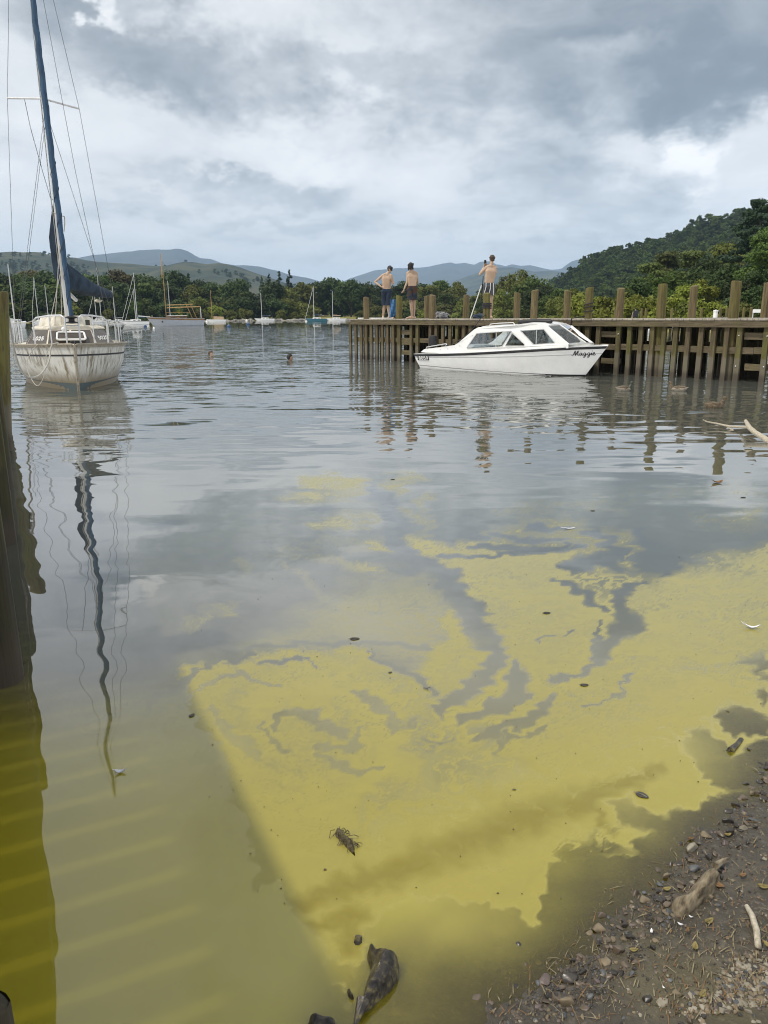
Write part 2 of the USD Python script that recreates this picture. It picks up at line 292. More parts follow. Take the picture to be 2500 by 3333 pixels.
FILM = [  # outlines of the film, with softness and thickness
    (cA([(110, 840), (160, 805), (380, 742), (520, 722), (780, 717), (850, 745), (960, 820), (1115, 890), (1085, 965), (960, 1010), (1000, 1100), (960, 1300), (1000, 1500), (420, 1640), (330, 1350), (230, 1130), (150, 960)]), 22, 1.0),
    (cA([(955, 320), (1000, 285), (1080, 283), (1150, 325), (1300, 320), (1460, 330), (1659, 350), (1659, 1304), (1000, 1500), (960, 1300), (1000, 1080), (1120, 950), (1220, 900), (1300, 870), (1340, 760), (1390, 740), (1340, 690), (1290, 610), (1230, 520), (1120, 420), (1010, 380)]), 26, 1.0),
    ([(1500, 1850), (1800, 1800), (1960, 1850), (2180, 1875), (2330, 1850), (2420, 1800), (2650, 1770), (2650, 2500), (2300, 2620), (2130, 2700), (2040, 2790), (1880, 2800), (1790, 2860), (1780, 2960), (1740, 3020), (1690, 2960), (1200, 3010), (1160, 3160), (1130, 3230), (1080, 3150), (1030, 3050), (1045, 3010), (985, 2990), (860, 2760), (900, 2500), (1300, 2400)], 30, 1.0),
    (cB([(640, 440), (720, 440), (820, 460), (900, 560), (880, 640), (800, 600), (740, 500)]), 24, .9), (cB([(860, 700), (1000, 690), (1100, 660), (1250, 640), (1300, 560), (1400, 540), (1550, 490), (1700, 470), (1700, 720), (900, 720)]), 40, .85),
    (cA([(580, 60), (680, 30), (790, 60), (830, 110), (800, 145), (740, 165), (560, 170), (480, 150), (600, 110)]), 26, .74), (cA([(600, 250), (700, 215), (800, 200), (915, 205), (920, 230), (820, 265), (700, 270), (620, 275)]), 24, .66), (cA([(810, 345), (840, 310), (895, 305), (905, 320), (870, 345)]), 16, .66),
    (cA([(845, 80), (920, 50), (1010, 40), (1020, 70), (960, 110), (930, 165), (1040, 200), (1090, 260), (1060, 275), (980, 220), (900, 170), (830, 160)]), 22, .62), (cA([(1030, 120), (1090, 115), (1110, 140), (1040, 175), (1090, 250), (1010, 200)]), 26, .5), (cA([(520, 380), (600, 370), (760, 385), (900, 400), (960, 440), (840, 430), (700, 400), (560, 395)]), 14, .5), (cA([(470, 405), (500, 400), (640, 490), (710, 520), (640, 530)]), 18, .5), (cA([(70, 650), (110, 590), (250, 560), (360, 545), (320, 590), (180, 640)]), 24, .4), (cA([(300, 400), (330, 370), (370, 390), (330, 440), (300, 470)]), 18, .42),
    (cB([(100, 400), (250, 350), (400, 345), (550, 370), (700, 440), (600, 560), (300, 560), (0, 560), (0, 420)]), 40, .62), (cB([(1100, 330), (1300, 300), (1659, 230), (1659, 420), (1400, 460), (1200, 420)]), 60, .5), (cB([(0, 270), (300, 240), (600, 220), (900, 170), (1200, 160), (1659, 150), (1659, 250), (900, 300), (500, 270), (200, 330), (0, 330)]), 50, .34), (cA([(500, 330), (700, 300), (900, 290), (880, 340), (600, 360), (420, 400)]), 30, .3),
]
THIN = [(cA([(380, 730), (560, 620), (750, 470), (900, 440), (1050, 440), (1150, 520), (1230, 660), (1290, 760), (1240, 860), (1110, 880), (900, 760), (780, 705)]), 70, .50), (cA([(1130, 600), (1240, 650), (1290, 770), (1240, 850), (1130, 870), (1040, 800)]), 50, .62),
        ([(380, 2380), (600, 2210), (700, 2400), (900, 2820), (700, 2900), (400, 2700)], 90, .42), ([(0, 2420), (400, 2350), (700, 2500), (950, 3000), (1000, 3400), (0, 3400)], 140, .22), ([(200, 2300), (600, 2210), (700, 2500), (300, 2700), (150, 2600)], 80, .30), ([(1200, 2960), (1700, 2980), (1800, 3100), (1500, 3400), (1000, 3400), (1150, 3100)], 60, .34),
        ([(300, 1500), (900, 1420), (1700, 1470), (1800, 1640), (1500, 1800), (1000, 1900), (500, 2100), (250, 2000), (380, 1750)], 220, .15), ([(1600, 1540), (2600, 1480), (2600, 1800), (2100, 1800), (1700, 1700)], 120, .16),
        ([(1250, 2450), (1550, 2450), (1720, 2480), (1500, 2640), (1300, 2720), (1200, 2640)], 40, .14), ([(2150, 2450), (2300, 2420), (2450, 2350), (2560, 2400), (2560, 2560), (2250, 2640), (2150, 2560)], 60, .40), ([(1950, 2630), (2300, 2640), (2200, 2760), (2050, 2740)], 50, .30)]
from scipy.ndimage import map_coordinates
def curl_field(f, seed, octv=3, n=700):
    """a swirling flow on the plane of (x / y, log y)"""
    U, V = np.meshgrid(np.linspace(-1.3, 1.3, n), np.linspace(-.5, 3.0, n)); psi = meshkit.fbm(np.stack([U * f, V * f, 0 * U], -1), octv, seed)
    gv, gu = np.gradient(psi, 3.5 / (n - 1), 2.6 / (n - 1)); return np.stack([gv, -gu])
def carry(u, v, fld, dt, steps):
    n = fld.shape[1]
    for _ in range(steps):
        c = [(v + .5) / 3.5 * (n - 1), (u + 1.3) / 2.6 * (n - 1)]
        u, v = u + dt * map_coordinates(fld[0], c, order=1, mode='nearest'), v + dt * map_coordinates(fld[1], c, order=1, mode='nearest')
    return u, v
def film(x, y):
    """thickness of the floating film and of the suspended bloom at points of the water plane"""
    pix = lambda a, b: [q.reshape(a.shape) for q in topix(np.stack([a, b, 0 * a], -1).reshape(-1, 3))]
    px, py = pix(x, np.maximum(y, .6)); near = (y < 12.5) & (y > .75) & (np.abs(px - 1250) < 1700)
    S, B = np.zeros_like(x), np.zeros_like(x); x, y, px, py = x[near], y[near], px[near], py[near]
    u, v = x / y, np.log(y); n3 = lambda a, b, f, sd, o=4: meshkit.fbm(np.stack([a * f, b * f, 0 * a], -1), o, sd) - .5
    fa, fb_, fc = curl_field(5, 3), curl_field(16, 4), curl_field(46, 6, 2)
    u1, v1 = carry(u, v, fc, .00005, 3); u1, v1 = carry(u1, v1, fb_, .00016, 5); us, vs = u1, v1; u1, v1 = carry(u1, v1, fa, .0009, 4)
    ul, vl = carry(u1, v1, fb_, .0008, 9); ul, vl = carry(ul, vl, fa, .006, 6)
    qx, qy = pix(u1 * np.exp(v1), np.exp(v1)); hx, hy = pix(us * np.exp(vs), np.exp(vs))
    fray = .40 * n3(ul, vl, 16, 52, 4) + .14 * n3(ul, vl, 60, 53, 3)
    s = np.zeros_like(px); hole = np.zeros_like(px); thin = np.zeros_like(px); mott = np.zeros_like(px)
    for pts, soft, amp in FILM: s = np.maximum(s, amp * sstep(poly_in(qx, qy, pts, soft * 1.2) + (.7 if amp > .8 else 1.6) * fray, .18, .82))
    for pts in CH: hole = np.maximum(hole, 1 - sstep(seg_dist(hx, hy, pts) + 1.0 * fray, .60, 1.25))
    for pts in HOLES: hole = np.maximum(hole, sstep(poly_in(hx, hy, pts, 30) + .25 * fray, .25, .80))
    for pts, soft in MOTT: mott = np.maximum(mott, poly_in(qx, qy, pts, soft) * sstep(n3(ul, vl, 20, 61, 5), -.16, .05))
    for pts, soft, amp in THIN: thin = np.maximum(thin, amp * poly_in(qx, qy, pts, soft))
    ex, ey = hx - 1010, (hy - 2350) * 1.35; r, th = np.hypot(ex, ey), np.arctan2(ey, ex)
    band = np.sin(th - r / 55 + 3.0 * n3(us, vs, 9, 31, 3)) * sstep(r, 50, 120) * (1 - sstep(r, 330, 480)) + .5 * np.sin(2 * th - r / 17 + 4 * n3(us, vs, 12, 32, 3)) * sstep(r, 80, 160) * (1 - sstep(r, 300, 460))
    spir = [cA([(470, 1040, 10), (480, 990, 16), (540, 965, 20), (610, 985, 26), (680, 1030, 32), (740, 1065, 16)]), cA([(800, 1040, 12), (780, 1085, 20), (690, 1115, 16), (600, 1100, 10)]), cA([(640, 1130, 14), (690, 1170, 18), (800, 1185, 16), (880, 1180, 8)]), cA([(760, 890, 12), (840, 930, 26), (910, 975, 30), (940, 1030, 22)]), cA([(220, 950, 10), (270, 1030, 24), (360, 1110, 30), (420, 1140, 12)]), cA([(430, 1000, 6), (440, 1080, 10), (520, 1130, 10)]), cA([(150, 880, 6), (230, 850, 10), (340, 830, 10), (460, 860, 8)])]
    eddy = np.zeros_like(px)
    for pts in spir: eddy = np.maximum(eddy, 1 - sstep(seg_dist(hx, hy, pts) + .8 * fray, .5, 1.25))
    flow = n3(ul, vl, 13, 42, 4) + .6 * n3(ul, vl, 44, 43, 4)
    full = s > .8
    s = np.where(full, s, np.clip(s + .55 * flow * sstep(s, .04, .3), 0, 1))
    s = s * (1 - .95 * hole) * (1 - .92 * mott) * (1 - .62 * eddy)
    s = np.maximum(s, (thin + .45 * flow * sstep(thin, .05, .4)) * (1 - .7 * hole)) + (.42 * flow + .22 * n3(us + .3 * ul, vs + .3 * vl, 7, 44, 4) - .10) * sstep(s, .1, .6) + .09 * band * sstep(s, .4, .8)
    brown = [[(930, 2960, 30), (1150, 2880, 46), (1400, 2790, 62), (1650, 2690, 74), (1850, 2620, 56), (2050, 2550, 34), (2150, 2500, 20)], [(1030, 3020, 30), (1150, 2980, 50), (1130, 3080, 40)], [(1960, 2560, 12), (1920, 2620, 16), (1950, 2690, 14), (2010, 2720, 10)]]
    bb = np.zeros_like(px)
    for pts in brown: bb = np.maximum(bb, 1 - sstep(seg_dist(hx, hy, pts) + .9 * flow, .1, 1.5))
    vein = (1 - sstep(np.abs(n3(ul, vl, 8, 81, 4)), .0, .035)) * sstep(n3(us, vs, 5, 82, 3), -.04, .14); vein2 = (1 - sstep(np.abs(n3(ul + .02, vl, 15, 83, 4)), .0, .04)) * sstep(n3(us, vs, 6, 84, 3), .0, .16)
    s = s * (1 - .42 * vein - .30 * vein2 * (vein < .3))
    S[near] = np.clip(s, 0, 1); B[near] = np.clip(bb + .45 * flow, 0, 1)
    return S, B
rat = spaced((-6, -.72, 24), (-.72, .72, 560), (.72, 6, 24))
dens = 1 / np.linspace(1 / 520, 1 / .95, 760); yr = np.unique(np.concatenate([[-2.5, -1, 0, .5, .75], dens, [600, 750, 950]]))
RX, RY = np.meshgrid(rat, yr); WX, WY = RX * np.maximum(RY, .9), RY
nc = len(rat); i, j = np.meshgrid(np.arange(len(yr) - 1), np.arange(nc - 1), indexing='ij'); a = i * nc + j
wf = np.stack([a, a + 1, a + nc + 1, a + nc], -1).reshape(-1, 4)
SC, BR = film(WX, WY)
depth = np.clip(-bank_z(WX, WY, False), 0, 3); depth = np.where(WY < 12, depth, 3)
px_, py_ = topix(np.stack([WX, np.maximum(WY, .9), 0 * WX], -1).reshape(-1, 3)); py_ = py_.reshape(WX.shape); px_ = px_.reshape(WX.shape)
MURK = np.where(WY > .8, sstep(py_ + .12 * px_ + 120 * pnoise(WX, WY, 1.2, 1.2, 77), 1900, 2900), 1.0)
MURK = MURK + np.where((WY > .8) & (WY < 12), poly_in(px_ + 200 * pnoise(WX, WY, 1.7, 1.7, 78), py_ + 160 * pnoise(WX, WY, 1.7, 1.7, 79), [(-900, 2100), (300, 2330), (640, 2240), (950, 2850), (1100, 3100), (1000, 3500), (-900, 3700)], 150) + 1.0 * poly_in(px_ + 200 * pnoise(WX, WY, 1.7, 1.7, 78), py_, [(900, 2760), (2600, 2150), (2700, 2800), (1800, 3700), (800, 3700)], 120), 0)
wv = np.stack([WX, WY, np.zeros_like(WX)], -1).reshape(-1, 3)
N = Nodes()
pos = N.add('geometry', 'position'); sp_ = N.add('separate_xyz'); N.l.append((pos, sp_ + '.vector'))
sc = N.add('attribute', 'fac', attribute='film'); br = N.add('attribute', 'fac', attribute='brown'); dp = N.add('attribute', 'fac', attribute='depth'); mk = N.add('attribute', 'fac', attribute='murk')
nf = N.noise(N.vm('multiply', pos, (26, 40, 1)), 1.0, 5, .65); ng = N.noise(N.vm('multiply', pos, (160, 200, 1)), 1.0, 3, .6)
grain = N.math('add', N.math('multiply', N.math('subtract', nf, .5), .16), N.math('multiply', N.math('subtract', ng, .5), .10))
scd = N.math('add', sc, N.math('multiply', grain, N.rng(sc, .03, .3)), clamp=True)
cov = N.rng(scd, .04, 1.0, 0, 1, 'linear')
deep = N.mix(N.rng(mk, 0, 1, 0, 1, 'linear'), (.058, .060, .050), (.130, .114, .022)); deep = N.mix(N.rng(mk, 1, 2, 0, 1, 'linear'), deep, (.275, .236, .018))
filmc = N.mix(br, (.292, .252, .050), (.190, .154, .015)); filmc = N.mix(N.rng(N.noise(N.vm('multiply', pos, (5, 9, 1)), 1.0, 5, .6, distortion=1.2), .40, .62), N.mix(.2, filmc, (.235, .210, .048)), filmc)
basec = N.mix(cov, deep, filmc)
# ripples: two sheets of slopes, finer with distance, stilled by the film
dist = sp_ + '.y'
def slope(sxy, detail, seed, rough=.5):
    v = N.vm('add', N.vm('multiply', pos, (sxy[0], sxy[1], 1)), (seed, seed * 1.7, 0))
    return N.vm('subtract', N.noise(v, 1.0, detail, rough, out='color'), (.5, .5, .5))
s1 = slope((.9, 2.4), 1.5, 3.1); s2 = slope((1.3, 4.6), 2.0, 9.2); s3 = slope((6.5, 15), 2.0, 17.3)
k1 = N.rng(dist, 2, 9, .062, .08); k2 = N.rng(dist, 5, 13, .014, .20); k3 = N.rng(dist, 11, 24, .004, .19)
calm = N.rng(dist, 75, 170, 1.0, .35)
still = N.math('multiply', N.rng(cov, 0, 1, 1.0, .35), calm)
sl = N.vm('add', N.vm('scale', s1, scale=k1), N.vm('add', N.vm('scale', s2, scale=k2), N.vm('scale', s3, scale=k3)))
sl = N.vm('multiply', N.vm('scale', sl, scale=still), (.75, 1.0, 0))
nrm = N.vm('normalize', N.vm('add', sl, (0, 0, 1)))
rough = N.rng(cov, .2, 1, .012, .30)
body = N.add('principled_bsdf', 'BSDF', base_color=basec, roughness=rough, ior=N.rng(dist, 1.8, 6.5, 1.80, 5.5), normal=nrm, specular_ior_level=N.rng(cov, .2, 1, .5, .22), subsurface_method='burley', subsurface_weight=N.math('multiply', N.rng(cov, .2, .9, .85, .15), N.rng(mk, .2, 1, 0, 1)), subsurface_radius=(1.0, .95, .6), subsurface_scale=.06)
clear = N.add('transparent_bsdf', 'BSDF', color=(.66, .58, .26))
gl = N.add('glossy_bsdf', 'BSDF', color=(1, 1, 1), roughness=.01, normal=nrm)
thin_ = N.add('mix_closure', 'closure', fac=N.add('fresnel', 'fac', IOR=1.5), closure1=clear, closure2=gl)
see = N.math('multiply', N.rng(dp, .0, .038, .92, .0), N.rng(cov, 0, .6, 1, 0))
water_m = N.make('lake_water', surface=N.add('mix_closure', 'closure', fac=see, closure1=body, closure2=thin_))
wm = usdkit.mesh(stage, numbered('/World', 'water'), (wv, wf), water_m, smooth=False)
for nm, arr in (('film', SC), ('brown', BR), ('depth', depth), ('murk', MURK)):
    UsdGeom.PrimvarsAPI(wm).CreatePrimvar(nm, Sdf.ValueTypeNames.FloatArray, 'vertex').Set(Vt.FloatArray.FromNumpy(arr.ravel().astype(np.float32)))
tag(wm, kind='structure')
# ---------------------------------------------------------------- timber jetties
def wood(name, c1, c2, stretch, wet=True, rough=.85, moss=0.35, mossc=(.115, .115, .022)):
    def ex(N, pos, c):
        s = N.add('separate_xyz'); N.l.append((pos, s + '.vector'))
        m = N.noise(N.vm('multiply', pos, (2.6, 2.6, 1.1)), 1.0, 4, .6); f = N.noise(N.vm('multiply', pos, stretch), 2.7, 3, .6)
        c = N.mix(N.math('multiply', N.rng(m, .42, .68), moss), c, mossc)
        c = N.mix(N.math('multiply', N.rng(f, .56, .66), .65), c, (.045, .034, .024))
        if wet:
            zz = N.math('add', s + '.z', N.math('multiply', N.math('subtract', m, .5), .22))
            c = N.mix(N.math('multiply', N.rng(zz, .50, .58, 1, 0), .55), c, (.15, .135, .108) if wet is True else (.02, .018, .012))
            c = N.mix(N.rng(zz, .10, .26, .85, 0), c, (.055, .043, .030))
        return c
    return P(name, c1, c2, scale=stretch, rough=rough, bump=.6, bdist=.012, extra=ex)
W_board = wood('weathered_board', (0.0533, 0.038, 0.0186), (0.1243, 0.0932, 0.05), (16, 16, 1.6))
W_board2 = wood('greenish_board', (0.0511, 0.0412, 0.0151), (0.1066, 0.0865, 0.0349), (18, 18, 1.3), moss=.6)
W_beam = wood('weathered_beam', (0.0635, 0.0476, 0.0263), (0.1371, 0.1065, 0.0629), (2.2, 2.2, 22), wet=False, moss=.3)
W_post = wood('round_post', (0.0847, 0.0612, 0.0284), (0.1897, 0.1454, 0.0743), (20, 20, 1.5), moss=.35)
W_post2 = wood('mossy_post', (0.0687, 0.0551, 0.0155), (0.1453, 0.1186, 0.0401), (20, 20, 1.4), moss=.85, mossc=(.13, .125, .025))
W_deck = wood('deck_board', (.24, .215, .17), (.40, .36, .30), (9, 9, 4), wet=False, moss=.12)
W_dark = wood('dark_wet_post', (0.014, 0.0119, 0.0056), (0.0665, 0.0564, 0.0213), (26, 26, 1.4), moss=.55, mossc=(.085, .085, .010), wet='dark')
M_rope = P('dark_rope', (.012, .012, .016), (.035, .033, .036), scale=(60, 60, 60), rough=.8)
M_paleR = P('pale_rope', (.30, .29, .25), (.52, .50, .44), scale=(80, 80, 80), rough=.85, bump=.5)
M_steel = P('galvanised', (.60, .61, .62), (.74, .74, .74), scale=(30, 30, 30), rough=.35, metallic=.35)
def post_mesh(c, r, z0, z1, seed, n=14, slope=.02, tilt=(0, 0)):
    rr = np.random.default_rng(seed); k = np.arange(n) * 2 * np.pi / n; rings = []
    lean = rr.normal(0, .008, 2) + np.array(tilt); zs = np.concatenate([np.linspace(z0, z1 - .03, 7), [z1 - .012, z1]])
    groove = 1 + .035 * rr.normal(size=n) - .10 * (rr.random(n) < .10)
    for i, z in enumerate(zs):
        q = r * (1 - .02 * (z - z0)) * groove * (1 + .012 * rr.normal(size=n)) * (1 if i < 7 else (.985 if i == 7 else .90))
        rings.append(np.stack([c[0] + q * np.cos(k) + lean[0] * z, c[1] + q * np.sin(k) + lean[1] * z, z + (slope * np.cos(k + seed) if i >= 7 else 0 * k)], 1))
    return G().loft(rings)
J0, J1 = np.array([-1.07, 28.49]), np.array([8.45, 17.59]); JD = (J1 - J0) / np.linalg.norm(J1 - J0); JN = np.array([-JD[1], JD[0]])
def jp(s, o, z): q = J0 + JD * s + JN * o; return np.array([q[0], q[1], z])
def on_jetty(px, py, off=0.0):
    r = ray(px, py); t = ((J0 + JN * off) @ JN) / (r[:2] @ JN); q = np.array([0, 0, EYE]) + r * t
    return (q[:2] - J0) @ JD, q[2]
ZD = 1.41
jet = thing('jetty', 'long weathered timber jetty with upright boards and tall round posts, behind the white cabin boat', 'jetty')
JL = 21.0
s = -.06; k = 0
while s < JL:                                              # deck planks laid across
    w = .140 + .004 * rng.normal(); o1 = rng.uniform(2.86, 2.92)
    put('deck_plank', G().beam(jp(s + w / 2, -.075 - .01 * rng.random(), ZD - .022), jp(s + w / 2, o1, ZD - .022 + .004 * rng.normal()), w, .042), W_deck, jet); s += w + .011
for off in (-.033, 2.95):
    s = -.09
    while s < JL:
        L = rng.uniform(2.9, 3.4); zc = ZD - .044 - .078
        put('rim_beam', G().beam(jp(s, off, zc + .003 * rng.normal()), jp(min(s + L - .006, JL), off, zc), .062, .150), W_beam, jet); s += L
    s = .0
    while s < JL:
        L = rng.uniform(3.2, 4.2)
        put('waler', G().beam(jp(s, off + (.140 if off < 1 else -.14), .70), jp(min(s + L - .008, JL), off + (.140 if off < 1 else -.14), .70 + .01 * rng.normal()), .07, .150), W_beam, jet); s += L
bpx = [1141, 1159, 1176, 1193, 1210, 1227, 1245, 1262, 1280, 1299, 1338, 1358, 1400, 1420, 1442, 1464, 1487, 1509, 1531, 1555, 1577, 1600, 1623, 1647, 1671, 1695, 1719, 1744, 1768, 1793, 1820, 1850, 1880, 1912, 1947, 2012, 2049, 2085, 2123, 2160, 2198, 2239, 2281, 2323, 2365, 2408, 2495]
bs = [on_jetty(x, 1100, .03)[0] for x in bpx]; e = bs[-1]
bs += list(np.arange(e + .31, JL, .31))
for s in bs:
    w = .122 + .006 * rng.normal(); t = rng.normal(0, .004)
    put('upright_board', G().beam(jp(s + t, .036, -.75), jp(s - t, .036 + .004 * rng.normal(), ZD - .125 + .008 * rng.normal()), .070, w, up=(JD[0], JD[1], 0), ch=.06), (W_board, W_board2, W_board)[rng.integers(3)], jet)
for s in np.arange(.1, JL, .315):                          # the far face
    if rng.random() < .08: continue
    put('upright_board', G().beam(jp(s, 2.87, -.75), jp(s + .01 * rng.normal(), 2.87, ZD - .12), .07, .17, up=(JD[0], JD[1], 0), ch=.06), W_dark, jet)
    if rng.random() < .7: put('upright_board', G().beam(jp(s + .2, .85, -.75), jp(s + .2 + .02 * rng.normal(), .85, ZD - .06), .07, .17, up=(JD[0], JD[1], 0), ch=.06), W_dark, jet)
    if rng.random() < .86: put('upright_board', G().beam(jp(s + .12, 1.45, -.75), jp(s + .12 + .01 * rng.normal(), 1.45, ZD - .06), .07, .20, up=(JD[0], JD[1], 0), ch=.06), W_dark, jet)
for xa, xb, ys in ((1307, 1333, [(1081.5, 15), (1114, 16), (1147, 14)]), (1957, 2006, [(1088, 18), (1174, 17)]), (2424, 2487, [(1094, 22), (1195, 21)])):
    for y, h in ys:                                         # short rungs in the ladder gaps
        sa, z = on_jetty(xa - 6, y, .0); sb, _ = on_jetty(xb + 6, y, .0); hh = h / FPX * jp(sa, 0, 0)[1]
        put('rung', G().beam(jp(sa, .10, z), jp(sb, .10, z), .05, hh), W_beam, jet)
for x, y in ((2013, 1087), (2406, 1092), (2498, 1094), (2395, 1192), (2486, 1194), (2190, 1064)):
    s_, z = on_jetty(x, y); put('bolt_head', G().ball(jp(s_, -.008 if x != 2190 else .0, z), .016, 1), M_steel, jet, smooth=True)
FRONT = [(.56, 968, 1192, .115, 0), (2.25, 963, 1297, .110, 1), (3.90, 960, 1409, .108, 0), (6.2, 954, 1586, .118, 1), (7.97, 944, 1740, .105, 0), (9.8, 936, 1920, .113, 1), (11.92, 926, 2161, .118, 1), (13.73, 916, 2401, .127, 1), (15.6, 916, None, .12, 0), (17.5, 916, None, .12, 1), (19.4, 916, None, .12, 0)]
BACK = [(1.17, 964, 1393, .115, 0), (3.05, 961, 1516, .117, 0), (5.37, 953, 1686, .118, 0), (7.34, 946, 1849, .118, 0), (9.17, 938, 2020, .116, 0), (11.44, 930, 2262, .110, 0), (13.36, 919, 2500, .118, 0), (15.3, 919, None, .118, 0), (17.3, 919, None, .118, 0)]
posts = {}
for off, rows in ((.22, FRONT), (2.6, BACK)):
    for i, (s, top, px, r, mo) in enumerate(rows):
        if px: s, z = on_jetty(px, top, off)
        else: z = 2.2
        c = jp(s, off, 0); posts[(off, i)] = (c, r, z)
        put('post', post_mesh(c, r, -1.2, z, i + int(off * 10)), (W_post, W_post2)[mo], jet)
for s in np.arange(1.0, JL, 2.0): put('cross_beam', G().beam(jp(s, .27, ZD - .18), jp(s, 2.8, ZD - .18), .09, .18), W_beam, jet)
def coil(c, r, z0, turns, pitch, rad, m, name, label, cat, tail=None):
    t = np.linspace(0, turns * 2 * np.pi, int(turns * 20)); rr_ = r + rad * .9
    pts = np.stack([c[0] + rr_ * np.cos(t), c[1] + rr_ * np.sin(t), z0 + pitch * t / (2 * np.pi) + .012 * np.sin(t * .7)], 1)
    if tail is not None: pts = np.vstack([tail, pts])
    tag(put(name, G().tube(pts, rad, 6), m, smooth=True), label, cat)
c, r, z = posts[(.22, 3)]; coil(c, r, ZD + .30, 5, .028, .017, M_rope, 'mooring_rope', 'black rope wound tightly round the mossy post beside the standing photographer', 'rope')
c, r, z = posts[(.22, 5)]
tl = np.array([jp(9.42, -.09, ZD - .45), jp(9.42, -.09, ZD - .2), jp(9.44, -.085, ZD + .01), jp(9.55, -.02, ZD + .03), np.array([c[0] - r, c[1] - .02, ZD + .06])])
coil(c, r, ZD + .12, 3.4, .10, .014, M_rope, 'mooring_rope', 'thin black rope spiralling loosely round the post behind the cabin boat bow', 'rope', tl)
# the near jetty at the left edge
L0, LD = np.array([-.770, 1.43]), np.array([-.4315, .9021]); LN = np.array([-LD[1], LD[0]])   # LN points left, away from the water
if LN[0] > 0: LN = -LN
def lp(s, o, z): q = L0 + LD * s + LN * o; return np.array([q[0], q[1], z])
quay = thing('near_jetty', 'dark mossy timber jetty running along the left edge of the picture', 'jetty')
for i, (s, z, r) in enumerate([(-.16, .20, .055), (1.83, 1.5, .125), (4.1, 1.9, .12), (6.13, 1.76, .12), (8.3, 1.76, .12), (10.45, 1.75, .12)]):
    put('post', post_mesh(lp(s, r + (.06 if i == 0 else 0), 0), r, -1.3, z, 40 + i, slope=.03, tilt=(.09, 0) if i > 3 else (0, 0)), W_dark if i < 4 else W_post2, quay, label='broken dark stump of a post' if i == 0 else None)
for s in (1.83, 4.1, 6.13, 8.3, 10.45): put('post', post_mesh(lp(s, 2.3, 0), .12, -1.3, 1.75, int(60 + s)), W_dark, quay)
s = -1.6
while s < 10.7:
    w = .148 + .003 * rng.normal(); put('deck_plank', G().beam(lp(s + w / 2, .03 + .012 * rng.random(), .92), lp(s + w / 2, 2.45, .92), w, .045), W_deck, quay); s += w + .0075
put('edge_beam', G().beam(lp(-1.6, .13, .985), lp(10.7, .13, .985), .20, .085), W_beam, quay)
for o in (1.0, 2.3): put('stringer', G().beam(lp(-1.6, o, .81), lp(10.7, o, .81), .08, .15), W_beam, quay)
put('waler', G().beam(lp(-1.6, 2.2, .55), lp(10.7, 2.2, .55), .08, .15), W_beam, quay)
# ---------------------------------------------------------------- far shore, hills and woods
FAR = [(-900, 1048, 180), (-300, 1046, 205), (0, 1043, 225), (300, 1042, 250), (600, 1040.5, 285), (800, 1040, 300), (1100, 1038.5, 315), (1400, 1035, 300), (1650, 1034, 240), (1800, 1034, 170), (1900, 1036, 112), (1980, 1038, 84), (2150, 1040, 72), (2350, 1042, 64), (2600, 1044, 56), (3000, 1050, 46), (4200, 1060, 32)]
def far_y(px): return interp(px, [(a, c) for a, b, c in FAR])
def land_z(x, y):
    """height of the far land"""
    px = 1250 + (x / np.maximum(y, 1)) * FPX; s = y - far_y(px)
    n = meshkit.fbm(np.stack([x * .03, y * .03, 0 * x], -1), 3, 4) - .5
    return np.where(s > 0, .25 + .022 * np.minimum(s, 400) + n * np.clip(s / 15, 0, 1.2), np.maximum(-1.2, .25 + .12 * s))
fr = np.linspace(-2.2, 2.2, 200); fy = np.concatenate([np.linspace(-8, 40, 40), np.geomspace(45, 900, 40)])
FX, FS = np.meshgrid(fr, fy); FYd = far_y(1250 + FX * FPX) + FS; FXx = FX * FYd; FZ = land_z(FXx, FYd)
def quads(nr, nc):
    i, j = np.meshgrid(np.arange(nr - 1), np.arange(nc - 1), indexing='ij'); a = i * nc + j
    return np.stack([a, a + 1, a + nc + 1, a + nc], -1).reshape(-1, 4)
M_mead = P('meadow', (.12, .115, .022), (.22, .19, .045), scale=(.06, .25, .3), rough=.95, c3=(.10, .115, .022), lo=.3, hi=.7)
far = put('far_shore', (np.stack([FXx, FYd, FZ], -1).reshape(-1, 3), quads(*FX.shape)), M_mead, smooth=True); tag(far, kind='structure')
M_rock = P('shore_rock', (.16, .15, .13), (.36, .34, .30), scale=(2, 2, 2), rough=.9, bump=.4)

def hill(name, sky, D, depth, c, foot=0.0, rough=.10, seed=1, mat=None):
    """a ridge whose crest follows the skyline at distance D"""
    xs = np.array([p[0] for p in sky], float); px = np.linspace(xs[0], xs[-1], 340)
    zc = np.array([at(x, interp(x, sky), D)[2] for x in px]); xc = np.array([at(x, 1029, D)[0] for x in px])
    t = np.concatenate([np.linspace(0, 1, 46), np.linspace(1.05, 1.8, 10)])
    T, X = np.meshgrid(t, xc / D, indexing='ij'); Zc = np.broadcast_to(zc, T.shape)
    prof = np.where(T < 1, .62 * T + .38 * T ** 2.2, 1 - .55 * (T - 1) ** 1.2)
    Y = D - depth * (1 - T); Xw = X * (D + .35 * (Y - D))
    w = np.stack([Xw, Y, 0 * Xw], -1)
    rn = 1 - np.abs(2 * meshkit.fbm(w / (depth * .28), 5, seed) - 1); r2 = meshkit.fbm(w / (depth * .05), 4, seed + 5) - .5
    Z = foot + (Zc - foot) * (prof + rough * (rn - .75) * np.clip(4 * T * np.abs(1 - T) + .0, 0, 1) * 2) + (Zc.mean() - foot) * (.05 * r2 * np.clip(T * 2, 0, 1))
    V = np.stack([Xw, Y, Z], -1)
    h = put(name, (V.reshape(-1, 3), quads(*T.shape)), mat, smooth=True); tag(h, kind='structure')
    return V
